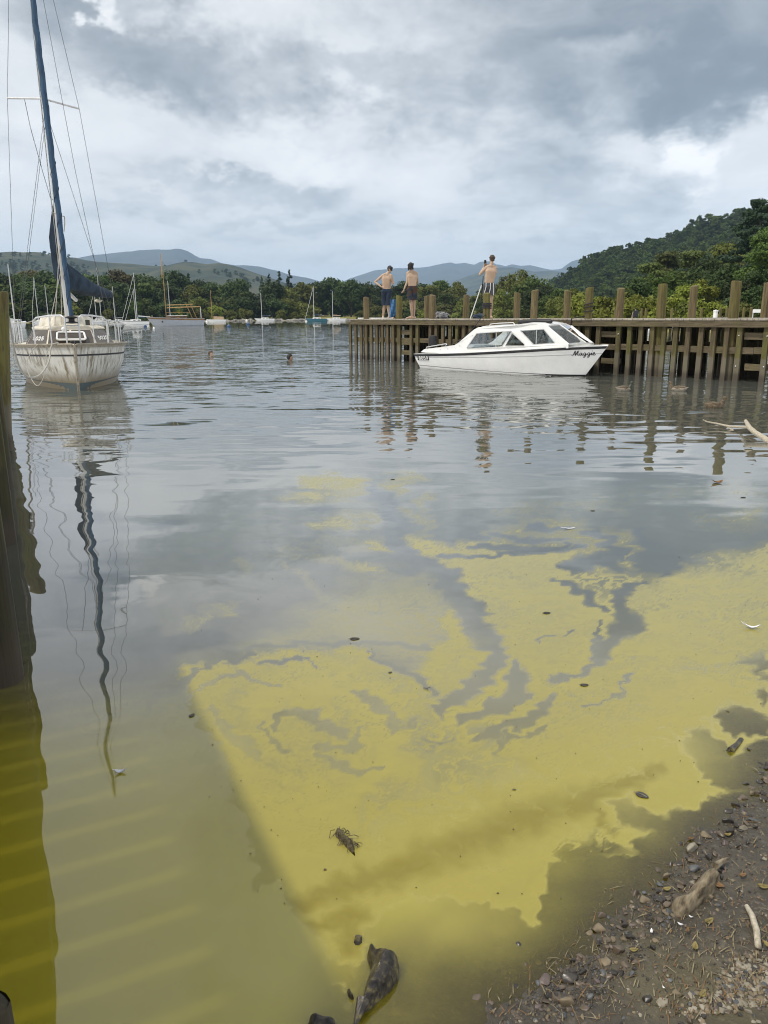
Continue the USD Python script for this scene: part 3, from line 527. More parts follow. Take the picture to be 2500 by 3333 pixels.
M_fell = P('bracken_fell', (.010, .019, .012), (.022, .036, .018), scale=(.010, .010, .02), rough=1, detail=10, c3=(.058, .060, .028), lo=.40, hi=.62)
M_far = P('distant_fell', (.014, .018, .016), (.028, .034, .028), scale=(.003, .003, .004), rough=1, detail=7, c3=(.05, .05, .04), lo=.35, hi=.68)
M_wood = P('wooded_slope', (.030, .042, .014), (.06, .075, .022), scale=(.05, .05, .05), rough=1, detail=5)
HL = [(-900, 880), (-500, 850), (-200, 835), (0, 824), (30, 820), (60, 818), (110, 820), (150, 821), (200, 832), (260, 838), (330, 850), (400, 855), (450, 861), (500, 866), (540, 868), (570, 862), (610, 852), (640, 853), (680, 860), (720, 857), (750, 861), (790, 872), (830, 885), (870, 897), (930, 920), (1000, 950), (1100, 1000), (1150, 1028)]
HM = [(100, 900), (200, 860), (285, 836), (320, 831), (380, 825), (440, 817), (470, 813), (500, 815), (540, 812), (590, 808), (605, 809), (625, 817), (650, 833), (662, 840), (700, 845), (730, 858), (775, 865), (800, 864), (850, 868), (900, 880), (960, 897), (1010, 906), (1045, 916), (1080, 930), (1200, 985), (1260, 1028)]
HC = [(1000, 1028), (1060, 960), (1110, 918), (1140, 905), (1180, 893), (1220, 880), (1290, 873), (1330, 873), (1360, 870), (1400, 866), (1440, 857), (1465, 855), (1480, 860), (1510, 856), (1540, 862), (1560, 852), (1590, 850), (1610, 860), (1640, 866), (1660, 859), (1690, 865), (1720, 862), (1760, 872), (1790, 878), (1815, 876), (1830, 870), (1850, 852), (1870, 845), (1890, 848), (1930, 865), (2000, 900), (2200, 960), (2400, 1028)]
HC2 = [(1380, 1028), (1440, 960), (1480, 915), (1530, 895), (1580, 878), (1620, 872), (1660, 870), (1690, 875), (1730, 884), (1780, 880), (1810, 884), (1850, 892), (1900, 900), (2000, 950), (2100, 1028)]
HR = [(1740, 1020), (1780, 970), (1810, 925), (1840, 897), (1870, 880), (1900, 866), (1940, 843), (1975, 831), (2010, 823), (2060, 810), (2100, 798), (2150, 786), (2200, 766), (2250, 745), (2290, 735), (2320, 722), (2360, 712), (2400, 698), (2440, 690), (2500, 676), (2700, 610), (3000, 540), (3600, 520)]
hill('far_hills', HC, 7400, 3600, None, 0, .16, 5, M_far)
hill('far_mountain', HM, 6600, 3400, None, 0, .12, 9, M_far)
hill('mid_hills', HC2, 4000, 2000, None, 0, .16, 15, M_fell)
LV = hill('left_hill', HL, 1800, 1100, None, 0, .12, 21, M_fell)
RV = hill('wooded_hill', HR, 720, 560, None, 0, .06, 27, M_wood)

# ---- trees
def leafmat(name, c1, c2, c3):
    N = Nodes(); isl = N.add('geometry', 'random_per_island'); pos = N.add('geometry', 'position'); ob = N.add('object_info', 'random')
    big = N.noise(pos, .35, 2, .5); f = N.math('add', N.math('multiply', isl, .55), N.math('multiply', big, .45))
    c = N.ramp(f, [(.15, c1), (.5, c2), (.85, c3)])
    c = N.add('hsv', 'color', hue=N.rng(ob, 0, 1, .485, .51, 'linear'), saturation=1.0, value=N.rng(ob, 0, 1, .75, 1.75, 'linear'), fac=1.0, color=c)
    df = N.add('principled_bsdf', 'BSDF', base_color=c, roughness=.6, specular_ior_level=.25)
    tr = N.add('translucent_bsdf', 'BSDF', color=c)
    return N.make(name, surface=N.add('mix_closure', 'closure', fac=.25, closure1=df, closure2=tr))
LM = dict(dark=leafmat('dark_leaves', (0.032, 0.052, 0.014), (0.052, 0.08, 0.02), (0.108, 0.137, 0.026)), mid=leafmat('green_leaves', (0.051, 0.077, 0.016), (0.088, 0.125, 0.022), (0.205, 0.23, 0.029)),
          yellow=leafmat('yellowgreen_leaves', (0.128, 0.15, 0.021), (0.21, 0.24, 0.027), (0.38, 0.38, 0.039)), olive=leafmat('olive_leaves', (0.081, 0.093, 0.019), (0.139, 0.147, 0.025), (0.302, 0.26, 0.034)),
          conif=leafmat('conifer_needles', (0.021, 0.039, 0.018), (0.036, 0.06, 0.027), (0.06, 0.084, 0.033)), pine=leafmat('pine_needles', (0.061, 0.08, 0.019), (0.12, 0.136, 0.032), (0.216, 0.208, 0.048)), rust=leafmat('rusty_leaves', (0.07, 0.063, 0.02), (0.119, 0.098, 0.025), (0.168, 0.126, 0.028)))
M_bark = P('bark', (.05, .04, .028), (.13, .105, .075), scale=(6, 6, 1.5), rough=.95, bump=.5)
def leaves(lobes, n, size, rr, flat=.5, shell=.55):
    """leaf clumps scattered in ellipsoid lobes: (centre, radii); each clump is a bent little quad"""
    vol = np.array([np.prod(l[1]) ** .67 for l in lobes]); pick = rr.choice(len(lobes), n, p=vol / vol.sum())
    C = np.array([l[0] for l in lobes])[pick]; R = np.array([l[1] for l in lobes])[pick]
    dv = rr.normal(size=(n, 3)); dv[:, 2] += .25; dv /= np.linalg.norm(dv, axis=1, keepdims=True)
    rad = (shell + (1 - shell) * rr.random(n)) * (1 + .12 * rr.normal(size=n)); c = C + R * dv * rad[:, None]
    nm = dv + rr.normal(size=(n, 3)) * .7; nm[:, 2] += flat; nm /= np.linalg.norm(nm, axis=1, keepdims=True)
    a = np.cross(nm, rr.normal(size=(n, 3))); a /= np.linalg.norm(a, axis=1, keepdims=True); b = np.cross(nm, a)
    sz = size * rr.uniform(.55, 1.35, n)[:, None]; a, b = a * sz, b * sz * .62
    k = nm * sz * .22
    V = np.stack([c - a, c - .1 * a - b - k, c + a, c + .1 * a + b - k], 1).reshape(-1, 3)
    i = np.arange(n) * 4
    return V, np.stack([i, i + 1, i + 2, i + 3], 1)
def broad_lobes(rr, n, w, h0, h1, rad, flat=1.0, skew=0):
    out = []
    for i in range(n):
        t = rr.random() ** .8; z = h0 + (h1 - h0) * t; env = math.sin(math.pi * min(1, .22 + .72 * t)) ** .6
        a = rr.random() * 6.283; r = w * env * math.sqrt(rr.random()) * .85; s = rad * rr.uniform(.65, 1.25)
        out.append(((r * math.cos(a) + skew * t, r * math.sin(a), z - s * .35), (s, s, s * .72 * flat)))
    return out
def limbs(g_, lobes, rr, h, r0, n=5):
    g_.tube([(0, 0, -.12), (0, 0, 0), (.01 * rr.normal(), .01 * rr.normal(), h * .5), (.02 * rr.normal(), .02 * rr.normal(), h)], [r0 * 1.35, r0, r0 * .72, r0 * .3], 7)
    for i in rr.choice(len(lobes), min(n, len(lobes)), replace=False):
        c = np.array(lobes[i][0]); z0 = h * rr.uniform(.35, .8); g_.tube([(0, 0, z0), c * .5 + [0, 0, z0 * .5 + .02], c], [r0 * .42, r0 * .28, r0 * .10], 5)
TREES = {}
def kind(key, fn, n=3):
    TREES[key] = [fn(np.random.default_rng(1000 + 17 * i + len(key) * 131)) for i in range(n)]
def k_broad(rr, n=2300, mat='mid', w=.42, h0=.22, size=.036, nl=26, rad=.15):
    lb = broad_lobes(rr, nl, w, h0, .97, rad); b = G(); limbs(b, lb, rr, .62, .028); return leaves(lb, n, size, rr), b, mat
def k_con(rr, n=1700, mat='conif', w=.20, tiers=15):
    lb = []
    for i in range(tiers):
        t = i / (tiers - 1); z = .14 + .82 * t; r = w * (1 - t) ** .8 + .015
        for q in range(max(2, int(5 * (1 - t)) + 1)):
            a = rr.random() * 6.283; lb.append(((r * .6 * math.cos(a), r * .6 * math.sin(a), z - .02 * rr.random()), (r * .55, r * .55, .030)))
    b = G(); b.tube([(0, 0, -.05), (0, 0, .4), (0, 0, .99)], [.018, .012, .002], 6); return leaves(lb, n, .034, rr, .9, .2), b, mat
def k_bush(rr, n=1500, mat='yellow'):
    lb = broad_lobes(rr, 18, .62, .10, .9, .24); b = G(); limbs(b, lb, rr, .4, .03, 6); return leaves(lb, n, .062, rr), b, mat
def k_scots(rr, n=2600, mat='pine'):
    lb = []
    for i in range(15):
        z = rr.uniform(.55, .95); a = rr.random() * 6.283; r = rr.uniform(.02, .30) * (1.25 - z); s = rr.uniform(.07, .14); lb.append(((r * math.cos(a) * 1.3, r * math.sin(a) * 1.3, z), (s * 1.5, s * 1.3, s * .42)))
    b = G(); limbs(b, lb, rr, .85, .022, 9); return leaves(lb, n, .026, rr, 1.0, .2), b, mat
for m in ('dark', 'mid', 'olive', 'rust', 'yellow'): kind('oak_' + m, lambda rr, m=m: k_broad(rr, mat=m), 2 if m in ('rust', 'yellow') else 3)
kind('fir', k_con, 2); kind('bush_yellow', lambda rr: k_bush(rr), 2); kind('bush_olive', lambda rr: k_bush(rr, mat='olive'), 2); kind('bush_dark', lambda rr: k_bush(rr, mat='dark'), 2); kind('scots', k_scots, 2)
first = {}
LOOK = {'oak_dark': 'dark green broadleaf tree', 'oak_mid': 'rounded green broadleaf tree', 'oak_olive': 'olive green broadleaf tree', 'oak_rust': 'brownish broadleaf tree', 'oak_yellow': 'bright yellow-green broadleaf tree', 'fir': 'pointed dark conifer',
        'bush_yellow': 'bright yellow-green bush', 'bush_olive': 'olive waterside bush', 'bush_dark': 'low dark green bush', 'scots': 'flat-topped pine with orange tinged crown'}
MARK = [(-200, 'beyond the left frame edge'), (25, 'behind the wind generator'), (130, 'behind the twin white boats'), (235, 'behind the blue mast'), (330, 'behind the cream decked yacht'), (385, 'behind the bare masted yacht'), (445, 'behind the blue sail cover'),
        (545, 'behind the wooden mast'), (640, 'behind the wooden yacht stern'), (700, 'behind the tan tented boat'), (775, 'behind the blue buoys'), (860, 'behind the lone white yacht'), (950, 'right of the lone yacht'), (1025, 'behind the teal yacht'), (1095, 'behind the last white yacht'),
        (1160, 'behind the jetty end'), (1235, 'behind the frontmost standing boy'), (1300, 'behind the blue towel'), (1345, 'behind the long haired person'), (1410, 'behind the paired posts'), (1500, 'behind the clothes heap'), (1580, 'behind the photographer'), (1690, 'right of the photographer'), (1760, 'behind the cabin roof'), (1850, 'behind the cabin boat bow'), (1930, 'behind the rope wound post'),
        (2020, 'behind the seated person'), (2160, 'behind the tall mossy post'), (2262, 'behind the slim pale post'), (2400, 'behind the split post'), (2500, 'at the right edge')]
planted = []
def plant(key, px, top, Y, row, wide=1.0, sink=0.0):
    x = at(px, 1029, Y)[0]; z = float(land_z(np.array(x), np.array(float(Y)))) - sink; h = max(at(px, top, Y)[2] - z, .6)
    mark = min(MARK, key=lambda m: abs(m[0] - px))[1]
    names = {'bush': 'bush', 'fir': 'conifer', 'scots': 'pine_tree'}; nm = names.get(key.split('_')[0], 'broadleaf_tree'); cat = 'bush' if nm == 'bush' else 'tree'
    i = int(rng.integers(len(TREES[key])))
    sc = (h * wide, h * wide, h); rz = rng.uniform(0, 6.28)
    if (key, i) not in first:
        (V, F), b, m = TREES[key][i]; t = thing(nm, None, cat, (x, Y, z), rz, sc, None); put('crown', (V, F), LM[m], t, smooth=False); put('trunk', b, M_bark, t); first[(key, i)] = t
    else: t = dup(first[(key, i)], nm, None, cat, (x, Y, z), rz, sc)
    planted.append((LOOK[key], row, mark, px, top, t)); return t
R = lambda a, b: float(rng.uniform(a, b))
# skyline trees (photo x, top)
BACKROW = [(-90, 885, 'oak_dark'), (-40, 892, 'oak_mid'), (8, 887, 'oak_dark'), (50, 900, 'oak_mid'), (85, 892, 'oak_dark'), (118, 878, 'oak_rust'), (155, 880, 'oak_dark'), (200, 905, 'oak_mid'), (232, 890, 'oak_dark'), (270, 889, 'oak_mid'), (318, 894, 'oak_dark'), (355, 896, 'oak_mid'), (395, 879, 'oak_rust'), (432, 892, 'oak_mid'), (470, 893, 'oak_dark'), (505, 900, 'oak_dark'), (540, 905, 'oak_mid'),
    (573, 881, 'oak_dark'), (622, 885, 'fir'), (650, 909, 'oak_dark'), (692, 918, 'oak_dark'), (735, 925, 'oak_mid'), (773, 908, 'oak_dark'), (812, 913, 'fir'), (857, 895, 'fir'), (881, 886, 'fir'), (913, 878, 'fir'), (946, 873, 'fir'), (990, 918, 'oak_olive'), (1030, 916, 'oak_dark'), (1080, 902, 'oak_dark'), (1112, 915, 'oak_mid'), (1142, 908, 'oak_dark'), (1176, 922, 'oak_dark'), (1208, 915, 'oak_mid'), (1250, 925, 'oak_dark'), (1290, 928, 'oak_dark'),
    (1322, 914, 'oak_dark'), (1366, 922, 'oak_dark'), (1392, 926, 'oak_olive'), (1437, 911, 'oak_mid'), (1477, 917, 'oak_olive'), (1512, 960, 'oak_dark'), (1555, 955, 'oak_olive'), (1592, 925, 'oak_dark'), (1632, 892, 'oak_olive'), (1690, 878, 'oak_olive'), (1738, 893, 'oak_mid'), (1775, 930, 'oak_dark'), (1812, 938, 'oak_mid'), (1850, 952, 'oak_olive')]
for px, top, k in BACKROW:
    Y = float(far_y(px)) + R(30, 60); plant(k, px, top, Y, 'on the skyline', {'fir': .85}.get(k, R(.85, 1.1)), 2)
for px in np.arange(-110, 1480, 52):
    if 965 < px < 1200: continue
    px += R(-16, 16); top = interp(px, [(a, b) for a, b, _ in BACKROW]) + R(22, 48); plant(('oak_mid', 'oak_dark', 'oak_olive', 'oak_mid', 'oak_dark')[rng.integers(5)], px, top, float(far_y(px)) + R(14, 26), 'inside the far wood', R(1.0, 1.4), 2)
for px in list(np.arange(-110, 1000, 50)) + list(np.arange(1215, 1560, 48)):
    px += R(-16, 16); top = R(962, 990) if px < 1200 else R(965, 985); plant(('oak_mid', 'oak_dark', 'bush_olive', 'bush_dark', 'oak_olive')[rng.integers(5)], px, top, float(far_y(px)) + R(5, 12), 'at the wood foot', R(1.0, 1.5), 1)
for px in np.arange(990, 1230, 34): plant(('oak_dark', 'oak_mid')[rng.integers(2)], px + R(-6, 6), R(940, 965), float(far_y(px)) + R(75, 95), 'beyond the meadow', R(.9, 1.2), 2)
for px, top, k, w in [(705, 992, 'bush_yellow', 1.0), (650, 1002, 'bush_olive', 1.1), (755, 1006, 'bush_olive', 1.1), (800, 1000, 'bush_olive', 1.2), (912, 1006, 'bush_olive', 1), (590, 1004, 'bush_yellow', .9), (350, 1003, 'bush_yellow', .9), (225, 1010, 'bush_olive', 1), (960, 1010, 'bush_olive', .9), (1165, 1012, 'bush_olive', .8), (1228, 990, 'bush_olive', 1.1), (1290, 1000, 'bush_dark', 1.1), (1388, 984, 'bush_yellow', 1), (1340, 1000, 'bush_dark', 1.2), (1500, 985, 'bush_olive', 1), (1560, 1005, 'bush_olive', 1.2), (1620, 990, 'bush_olive', 1.1), (1690, 980, 'bush_olive', 1.1), (1730, 1000, 'bush_yellow', 1.0), (1665, 1003, 'bush_dark', 1.2)]:
    plant(k, px, top, float(far_y(px)) + R(1.5, 4), 'at the waterside', w, .2)
for px, top, Y, k, w in [(1640, 940, 205, 'oak_olive', 1), (1690, 925, 215, 'oak_mid', 1), (1740, 935, 200, 'oak_dark', 1), (1780, 960, 170, 'oak_mid', 1), (1815, 965, 150, 'oak_olive', 1),
    (1870, 938, 118, 'oak_olive', .8), (1905, 952, 112, 'bush_yellow', 1.0), (1850, 978, 125, 'bush_yellow', 1.1), (1945, 962, 100, 'bush_yellow', 1.1), (1990, 948, 95, 'bush_yellow', 1.0), (2035, 935, 96, 'oak_mid', .9), (2085, 955, 84, 'bush_yellow', 1.0), (2130, 960, 80, 'bush_yellow', .9), (2050, 975, 80, 'bush_yellow', .9), (2195, 950, 78, 'bush_yellow', 1), (2300, 965, 72, 'bush_yellow', 1.05), (2240, 972, 74, 'bush_olive', 1.0), (2005, 985, 80, 'bush_yellow', .9), (2160, 985, 73, 'bush_yellow', .8),
    (2070, 905, 105, 'oak_dark', 1.0), (2120, 890, 110, 'oak_mid', 1.0), (2185, 880, 112, 'oak_mid', 1.0), (2235, 915, 95, 'oak_yellow', 1.0), (2160, 935, 92, 'oak_mid', .9), (2290, 905, 96, 'oak_yellow', .9), (2330, 880, 105, 'oak_dark', 1), (2270, 870, 118, 'oak_dark', 1), (2365, 860, 102, 'oak_dark', .95), (2400, 910, 80, 'oak_dark', 1), (2450, 930, 74, 'oak_dark', 1), (2490, 960, 66, 'oak_mid', .8), (2360, 960, 76, 'bush_dark', 1), (2420, 975, 68, 'bush_olive', .9)]:
    plant(k, px, top, Y, 'on the right shore', w, .3)
for px, top, Y, w in [(2110, 850, 150, 1.1), (2165, 812, 155, 1.0), (2240, 806, 150, 1.0), (2140, 835, 158, .9)]: plant('scots', px, top, Y, 'above the right shore bushes', w, .3)
plant('oak_olive', 2345, 790, 150, 'above the right shore bushes', .75, .3); plant('oak_dark', 2300, 835, 140, 'above the right shore bushes', .9, .3)
# the large near trees at the right edge: finer leaves
def big_tree(name, lab, px, top, Y, lobes, n, size, mat, r0):
    x = at(px, 1029, Y)[0]; z = float(land_z(np.array(x), np.array(float(Y)))); h = at(px, top, Y)[2] - z; rr = np.random.default_rng(int(px)); lb = lobes(rr)
    t = thing(name, lab, 'tree', (x, Y, z), 0, h); b = G(); limbs(b, lb, rr, .8, r0, 12); put('crown', leaves(lb, n, size, rr), LM[mat], t, smooth=False); put('trunk', b, M_bark, t)
def tall_pine(rr):
    lb = []
    for i in range(34):
        z = .30 + .66 * i / 33; r = .30 * (1 - ((z - .3) / .75)) ** .7 + .02
        for q in range(3):
            a = rr.random() * 6.283; rr_ = r * rr.uniform(.45, 1.0); s = rr.uniform(.03, .06) * (1.35 - .7 * z); lb.append(((rr_ * math.cos(a), rr_ * math.sin(a), z + .035 * rr.normal()), (s * 1.7, s * 1.5, s * .5)))
    for q in range(7): a = rr.random() * 6.283; lb.append(((.07 * math.cos(a) * rr.random(), .07 * math.sin(a), .93 + .06 * rr.random()), (.018, .018, .045)))
    return lb
big_tree('pine_tree', 'tall dark pine with ragged top standing high above the right shore', 2432, 655, 128, tall_pine, 9000, .016, 'conif', .016)
big_tree('broadleaf_tree', 'huge dense sycamore with layered leaves filling the right frame edge', 2505, 722, 92, lambda rr: broad_lobes(rr, 64, .46, .10, .96, .11), 16000, .017, 'mid', .022)
big_tree('broadleaf_tree', 'dark lower tree under the huge sycamore near the white boat awning', 2460, 870, 80, lambda rr: broad_lobes(rr, 36, .40, .08, .95, .13), 8000, .026, 'dark', .024)
by = {}
for lk, row, mark, px, top, t in planted: by.setdefault((lk, row, mark), []).append((px, top, t))
for (lk, row, mark), ts in by.items():
    ts.sort(key=lambda q: q[0]); n = len(ts); words = {1: [''], 2: ['left of two: ', 'right of two: '], 3: ['leftmost of three: ', 'middle of three: ', 'rightmost of three: ']}.get(n) or [f'{o} from left: ' for o in ('first', 'second', 'third', 'fourth', 'fifth', 'sixth', 'seventh', 'eighth')[:n]]
    for w, q in zip(words, ts): tag(q[2], f'{w}{lk} {row}, {mark}'.replace('with orange tinged crown ', ''))
# the wood on the hillside: one mass, instanced
pts, sc_, rot, idx = [], [], [], []
flat = RV[1:47].reshape(-1, 3); pr_ = rng.permutation(len(flat))
for i in pr_[:9800]:
    p = flat[i] + [R(-3, 3), R(-5, 5), -R(.5, 4)]
    if p[2] < 1: continue
    hh = R(4.5, 8) + 6 * R(0, 1) ** 6; pts.append(p); sc_.append((hh * R(.7, 1.35), hh * R(.7, 1.35), hh)); a = R(0, 6.28); rot.append((math.cos(a / 2), 0, 0, math.sin(a / 2))); idx.append(0 if rng.random() < .5 else (1 if rng.random() < .88 else 2))
pi = UsdGeom.PointInstancer.Define(stage, '/World/hillside_wood'); protos = UsdGeom.Xform.Define(stage, '/World/hillside_wood/kinds')
rr = np.random.default_rng(3)
for nm, m, lb in (('crown', 'dark', None), ('crown', 'mid', None), ('conifer_crown', 'conif', 1)):
    data = leaves(broad_lobes(rr, 22, .46, .14, .98, .13), 460, .075, rr) if lb is None else k_con(rr, 420)[0]
    put(nm, data, LM[m], protos.GetPrim(), smooth=False)
pi.CreatePrototypesRel().SetTargets([c.GetPath() for c in protos.GetPrim().GetChildren()])
pi.CreatePositionsAttr(Vt.Vec3fArray.FromNumpy(np.array(pts, np.float32))); pi.CreateScalesAttr(Vt.Vec3fArray.FromNumpy(np.array(sc_, np.float32)))
pi.CreateOrientationsAttr(Vt.QuathArray([Gf.Quath(*map(float, q)) for q in rot])); pi.CreateProtoIndicesAttr(Vt.IntArray(idx))
tag(pi, kind='stuff')
ps, sc2 = [], []
flat = LV[8:47].reshape(-1, 3)
for i in rng.permutation(len(flat))[:3800]:
    p = flat[i]; nn_ = float(meshkit.fbm(p * .011, 3, 71))
    if p[2] > 4 and nn_ > .50 + .12 * (p[2] / 130): ps.append(p + [R(-4, 4), R(-6, 6), -1]); q = R(5, 10); sc2.append((q * 1.3, q * 1.3, q))
hs = UsdGeom.PointInstancer.Define(stage, '/World/hill_scrub'); hs.CreatePrototypesRel().SetTargets(pi.GetPrototypesRel().GetTargets()[:1]); hs.CreatePositionsAttr(Vt.Vec3fArray.FromNumpy(np.array(ps, np.float32))); hs.CreateScalesAttr(Vt.Vec3fArray.FromNumpy(np.array(sc2, np.float32))); hs.CreateProtoIndicesAttr(Vt.IntArray([0] * len(ps))); tag(hs, kind='stuff')
# haze: one closed box of thin air round everything
N = Nodes(); hz = N.make('thin_haze', volume=N.add('principled_volume', 'volume', color=(.50, .71, .96), density=.000098, anisotropy=.0))
hb = trimesh.creation.box(bounds=[(-12500, -400, -4), (12500, 12000, 640)])
tag(put('haze', (hb.vertices, hb.faces), hz, smooth=False), kind='stuff')
# ---------------------------------------------------------------- boats
def paint(name, c, rough=.3, dirt=0.0, dirtc=(.16, .12, .06), coat=.0, streak=(9, 9, 1.2), low=None):
    def ex(N, pos, cc):
        if dirt:
            s = N.add('separate_xyz'); N.l.append((pos, s + '.vector'))
            f = N.noise(N.vm('multiply', pos, streak), 1.0, 5, .65); g_ = N.noise(pos, 2.3, 4, .6)
            k = N.math('multiply', N.rng(f, .42, .66), N.rng(g_, .28, .56)); cc = N.mix(N.math('multiply', k, dirt), cc, dirtc)
            if low:
                zz = N.math('add', s + '.z', N.math('multiply', N.math('subtract', f, .5), .55)); cc = N.mix(N.math('multiply', N.rng(zz, low[0], low[1], 1, 0), dirt), cc, dirtc)
        return cc
    return P(name, c, tuple(v * .93 for v in c), scale=(3, 3, 3), rough=rough, extra=ex, coat=coat)
M_white = paint('white_gelcoat', (.80, .80, .78), .22, coat=.3)
M_whited = paint('grimy_gelcoat', (.60, .59, .54), .4, 1.0, (.17, .135, .075), low=(.10, .46))
M_cream = paint('weathered_cream', (.66, .62, .52), .55, .55, (.25, .20, .13), streak=(5, 5, 5))
M_trim = paint('brown_grimy_trim', (.33, .29, .22), .6, .7, (.10, .075, .045), streak=(14, 14, 14))
M_teal = paint('teal_antifoul', (.055, .085, .092), .6, .7, (.09, .075, .04), streak=(8, 8, 8))
M_black = P('black_rubber', (.014, .014, .016), rough=.55)
M_navy = P('navy_canvas', (.010, .022, .040), (.028, .052, .085), scale=(7, 7, 3), rough=.85, bump=.5, bdist=.04)
M_blue = P('blue_canvas', (.014, .042, .085), (.034, .085, .155), scale=(10, 10, 2), rough=.8, bump=.6, bdist=.03)
M_alu = P('mast_alloy', (.50, .50, .49), (.66, .66, .65), scale=(9, 9, 1), rough=.45, metallic=.35)
M_wire = P('stay_wire', (.10, .10, .10), rough=.5, metallic=.5)
M_varn = P('varnished_spar', (.30, .18, .06), (.45, .29, .11), scale=(12, 12, 1), rough=.35)
M_dgl = P('dark_window', (.045, .045, .045), (.10, .09, .075), scale=(3, 3, 3), rough=.12, spec=.6)
M_smoke = P('smoked_plexiglass', (.060, .050, .040), (.095, .080, .064), scale=(4, 4, 4), rough=.22)
M_grey = paint('grey_hull', (.33, .36, .40), .4, .3, (.2, .19, .18))
M_tealh = paint('teal_hull', (.03, .13, .17), .3)
M_tan = P('tan_canvas', (.26, .19, .11), (.36, .27, .17), scale=(2, 2, 2), rough=.9)
M_wood_ = P('varnished_planking', (.14, .075, .03), (.24, .14, .06), scale=(2, 2, 9), rough=.4)
M_letter = P('white_lettering', (.78, .78, .76), rough=.5); M_ink = P('black_lettering', (.012, .012, .014), rough=.4)
M_gold = P('grey_pinstripe', (.30, .31, .32), rough=.4)
N = Nodes(); M_pane = N.make('clear_pane', surface=N.add('mix_closure', 'closure', fac=N.add('fresnel', 'fac', IOR=1.45), closure1=N.add('transparent_bsdf', 'BSDF', color=(.80, .84, .84)), closure2=N.add('glossy_bsdf', 'BSDF', color=(1, 1, 1), roughness=.02)))

def hull_rings(L, bd, zd, bw, n=26, rake=.5, tr=.1, keel=-.28, chine=None, ztop=None, zbot=None, flare=1.0):
    """sections from stern (x=0) to bow: bd(t) half beam at deck, zd(t) sheer, bw(t) half beam at the water"""
    out = []
    for t in np.linspace(0, 1, n):
        B, Z, Wl = bd(t), zd(t), bw(t)
        prof = [(B, Z), (B * .985, Z - .02), (Wl + (B - Wl) * .62 ** flare, Z * .55), (Wl + (B - Wl) * .2, Z * .2), (Wl, 0.0), (Wl * .8, keel * .55), (0.0, keel)]
        pts = []
        for y, z in prof:
            f = (Z - z) / Z; x = t * L - rake * f * t ** 5 + tr * f * (1 - t) ** 6; pts.append((x, y, z))
        pts += [(x, -y, z) for x, y, z in pts[-2::-1]]
        out.append(pts)
    return np.array(out)
def clip_hull(R, z0, z1, out=.0):
    """the band of a hull between two heights given as fractions of each section's sheer or as metres (callables of t)"""
    n = len(R); rings = []
    for k, sec in enumerate(R):
        t = k / (n - 1); half = sec[:7]; zs = half[:, 2][::-1]
        def at_z(z): return np.array([np.interp(z, zs, half[:, 0][::-1]), np.interp(z, zs, half[:, 1][::-1]) + out, z])
        rings.append([at_z(z1(t)), at_z(z0(t))])
    A = np.array(rings); return A
def band(g_, R, z0, z1, out, both=True):
    A = clip_hull(R, z0, z1, out)
    for sgn in ((1, -1) if both else (1,)):
        Bq = A * [1, sgn, 1]; n = len(Bq); v = Bq.reshape(-1, 3); i = np.arange(n - 1) * 2; g_.mesh(v, np.stack([i, i + 1, i + 3, i + 2], 1))
    return g_
def deck_g(R, dz=-.03, t0=0, t1=1.0):
    a = R[int(t0 * (len(R) - 1)):int(t1 * (len(R) - 1)) + 1]; L_ = a[:, 0] * [1, .97, 1] + [0, 0, dz]; Rr = a[:, -1] * [1, .97, 1] + [0, 0, dz]; mid = (L_ + Rr) / 2 + [0, 0, .03]
    v = np.stack([L_, mid, Rr], 1).reshape(-1, 3); n = len(a); i = np.arange(n - 1) * 3
    return G().mesh(v, np.vstack([np.stack([i, i + 1, i + 4, i + 3], 1), np.stack([i + 1, i + 2, i + 5, i + 4], 1)]))

# ---- the white cabin boat
SO, SB = -1.75, -.98
s0 = on_jetty(1347, 1160, -1.8)[0]; s1 = on_jetty(1984, 1122, SB)[0]; ML = s1 - s0
M0 = jp(s0, -1.03, 0); mrot = math.atan2(JD[1], JD[0])
mag = thing('cabin_boat', 'white cabin motor boat with black rubbing strake moored against the long jetty', 'motor boat', M0, mrot)
def mside(cx, cy, off=-.70):
    """crop coordinates of the boat's side to boat metres (x from the stern, z)"""
    s, z = on_jetty(1300 + cx / 2.242, 980 + cy / 2.242, -1.03 + off); return np.array([s - s0, z])
bd = lambda t: .78 + .22 * math.sin(min(1, t / .55) * math.pi / 2) if t < .55 else 1.0 * (1 - ((t - .55) / .45) ** 2.3)
bw = lambda t: (.66 + .12 * math.sin(min(1, t / .5) * math.pi / 2) if t < .5 else .78 * (1 - ((t - .5) / .5) ** 1.9)) + .002
sheer_px = [(105, 385), (300, 382), (500, 376), (900, 354), (1200, 337), (1530, 325)]
def zd_(t):
    pts = [(mside(x, y, -.85 if x < 1300 else 0.0)) for x, y in sheer_px]; a = np.array(pts); return float(np.interp(t * ML, a[:, 0], a[:, 1]))
MR = hull_rings(ML, bd, zd_, bw, 34, rake=.62, tr=.16, keel=-.3, flare=.8)
put('hull', G().loft(MR, cap=True, closed=False).mesh(np.vstack([MR[0], MR[0].mean(0)]), np.array([(i, i + 1, 13) for i in range(12)])), M_white, mag, smooth=40)
put('rubbing_strake', band(G(), MR, lambda t: zd_(t) - .075, lambda t: zd_(t) - .015, .012), M_black, mag)
put('waterline_band', band(G(), MR, lambda t: -.1, lambda t: .03 + .05 * (1 - t) ** 2, .004), M_black, mag)
put('style_line', band(G(), MR, lambda t: .30 + .17 * t + .1 * t * t, lambda t: .312 + .17 * t + .1 * t * t, .004), M_gold, mag)
put('deck', deck_g(MR, .0), M_white, mag)
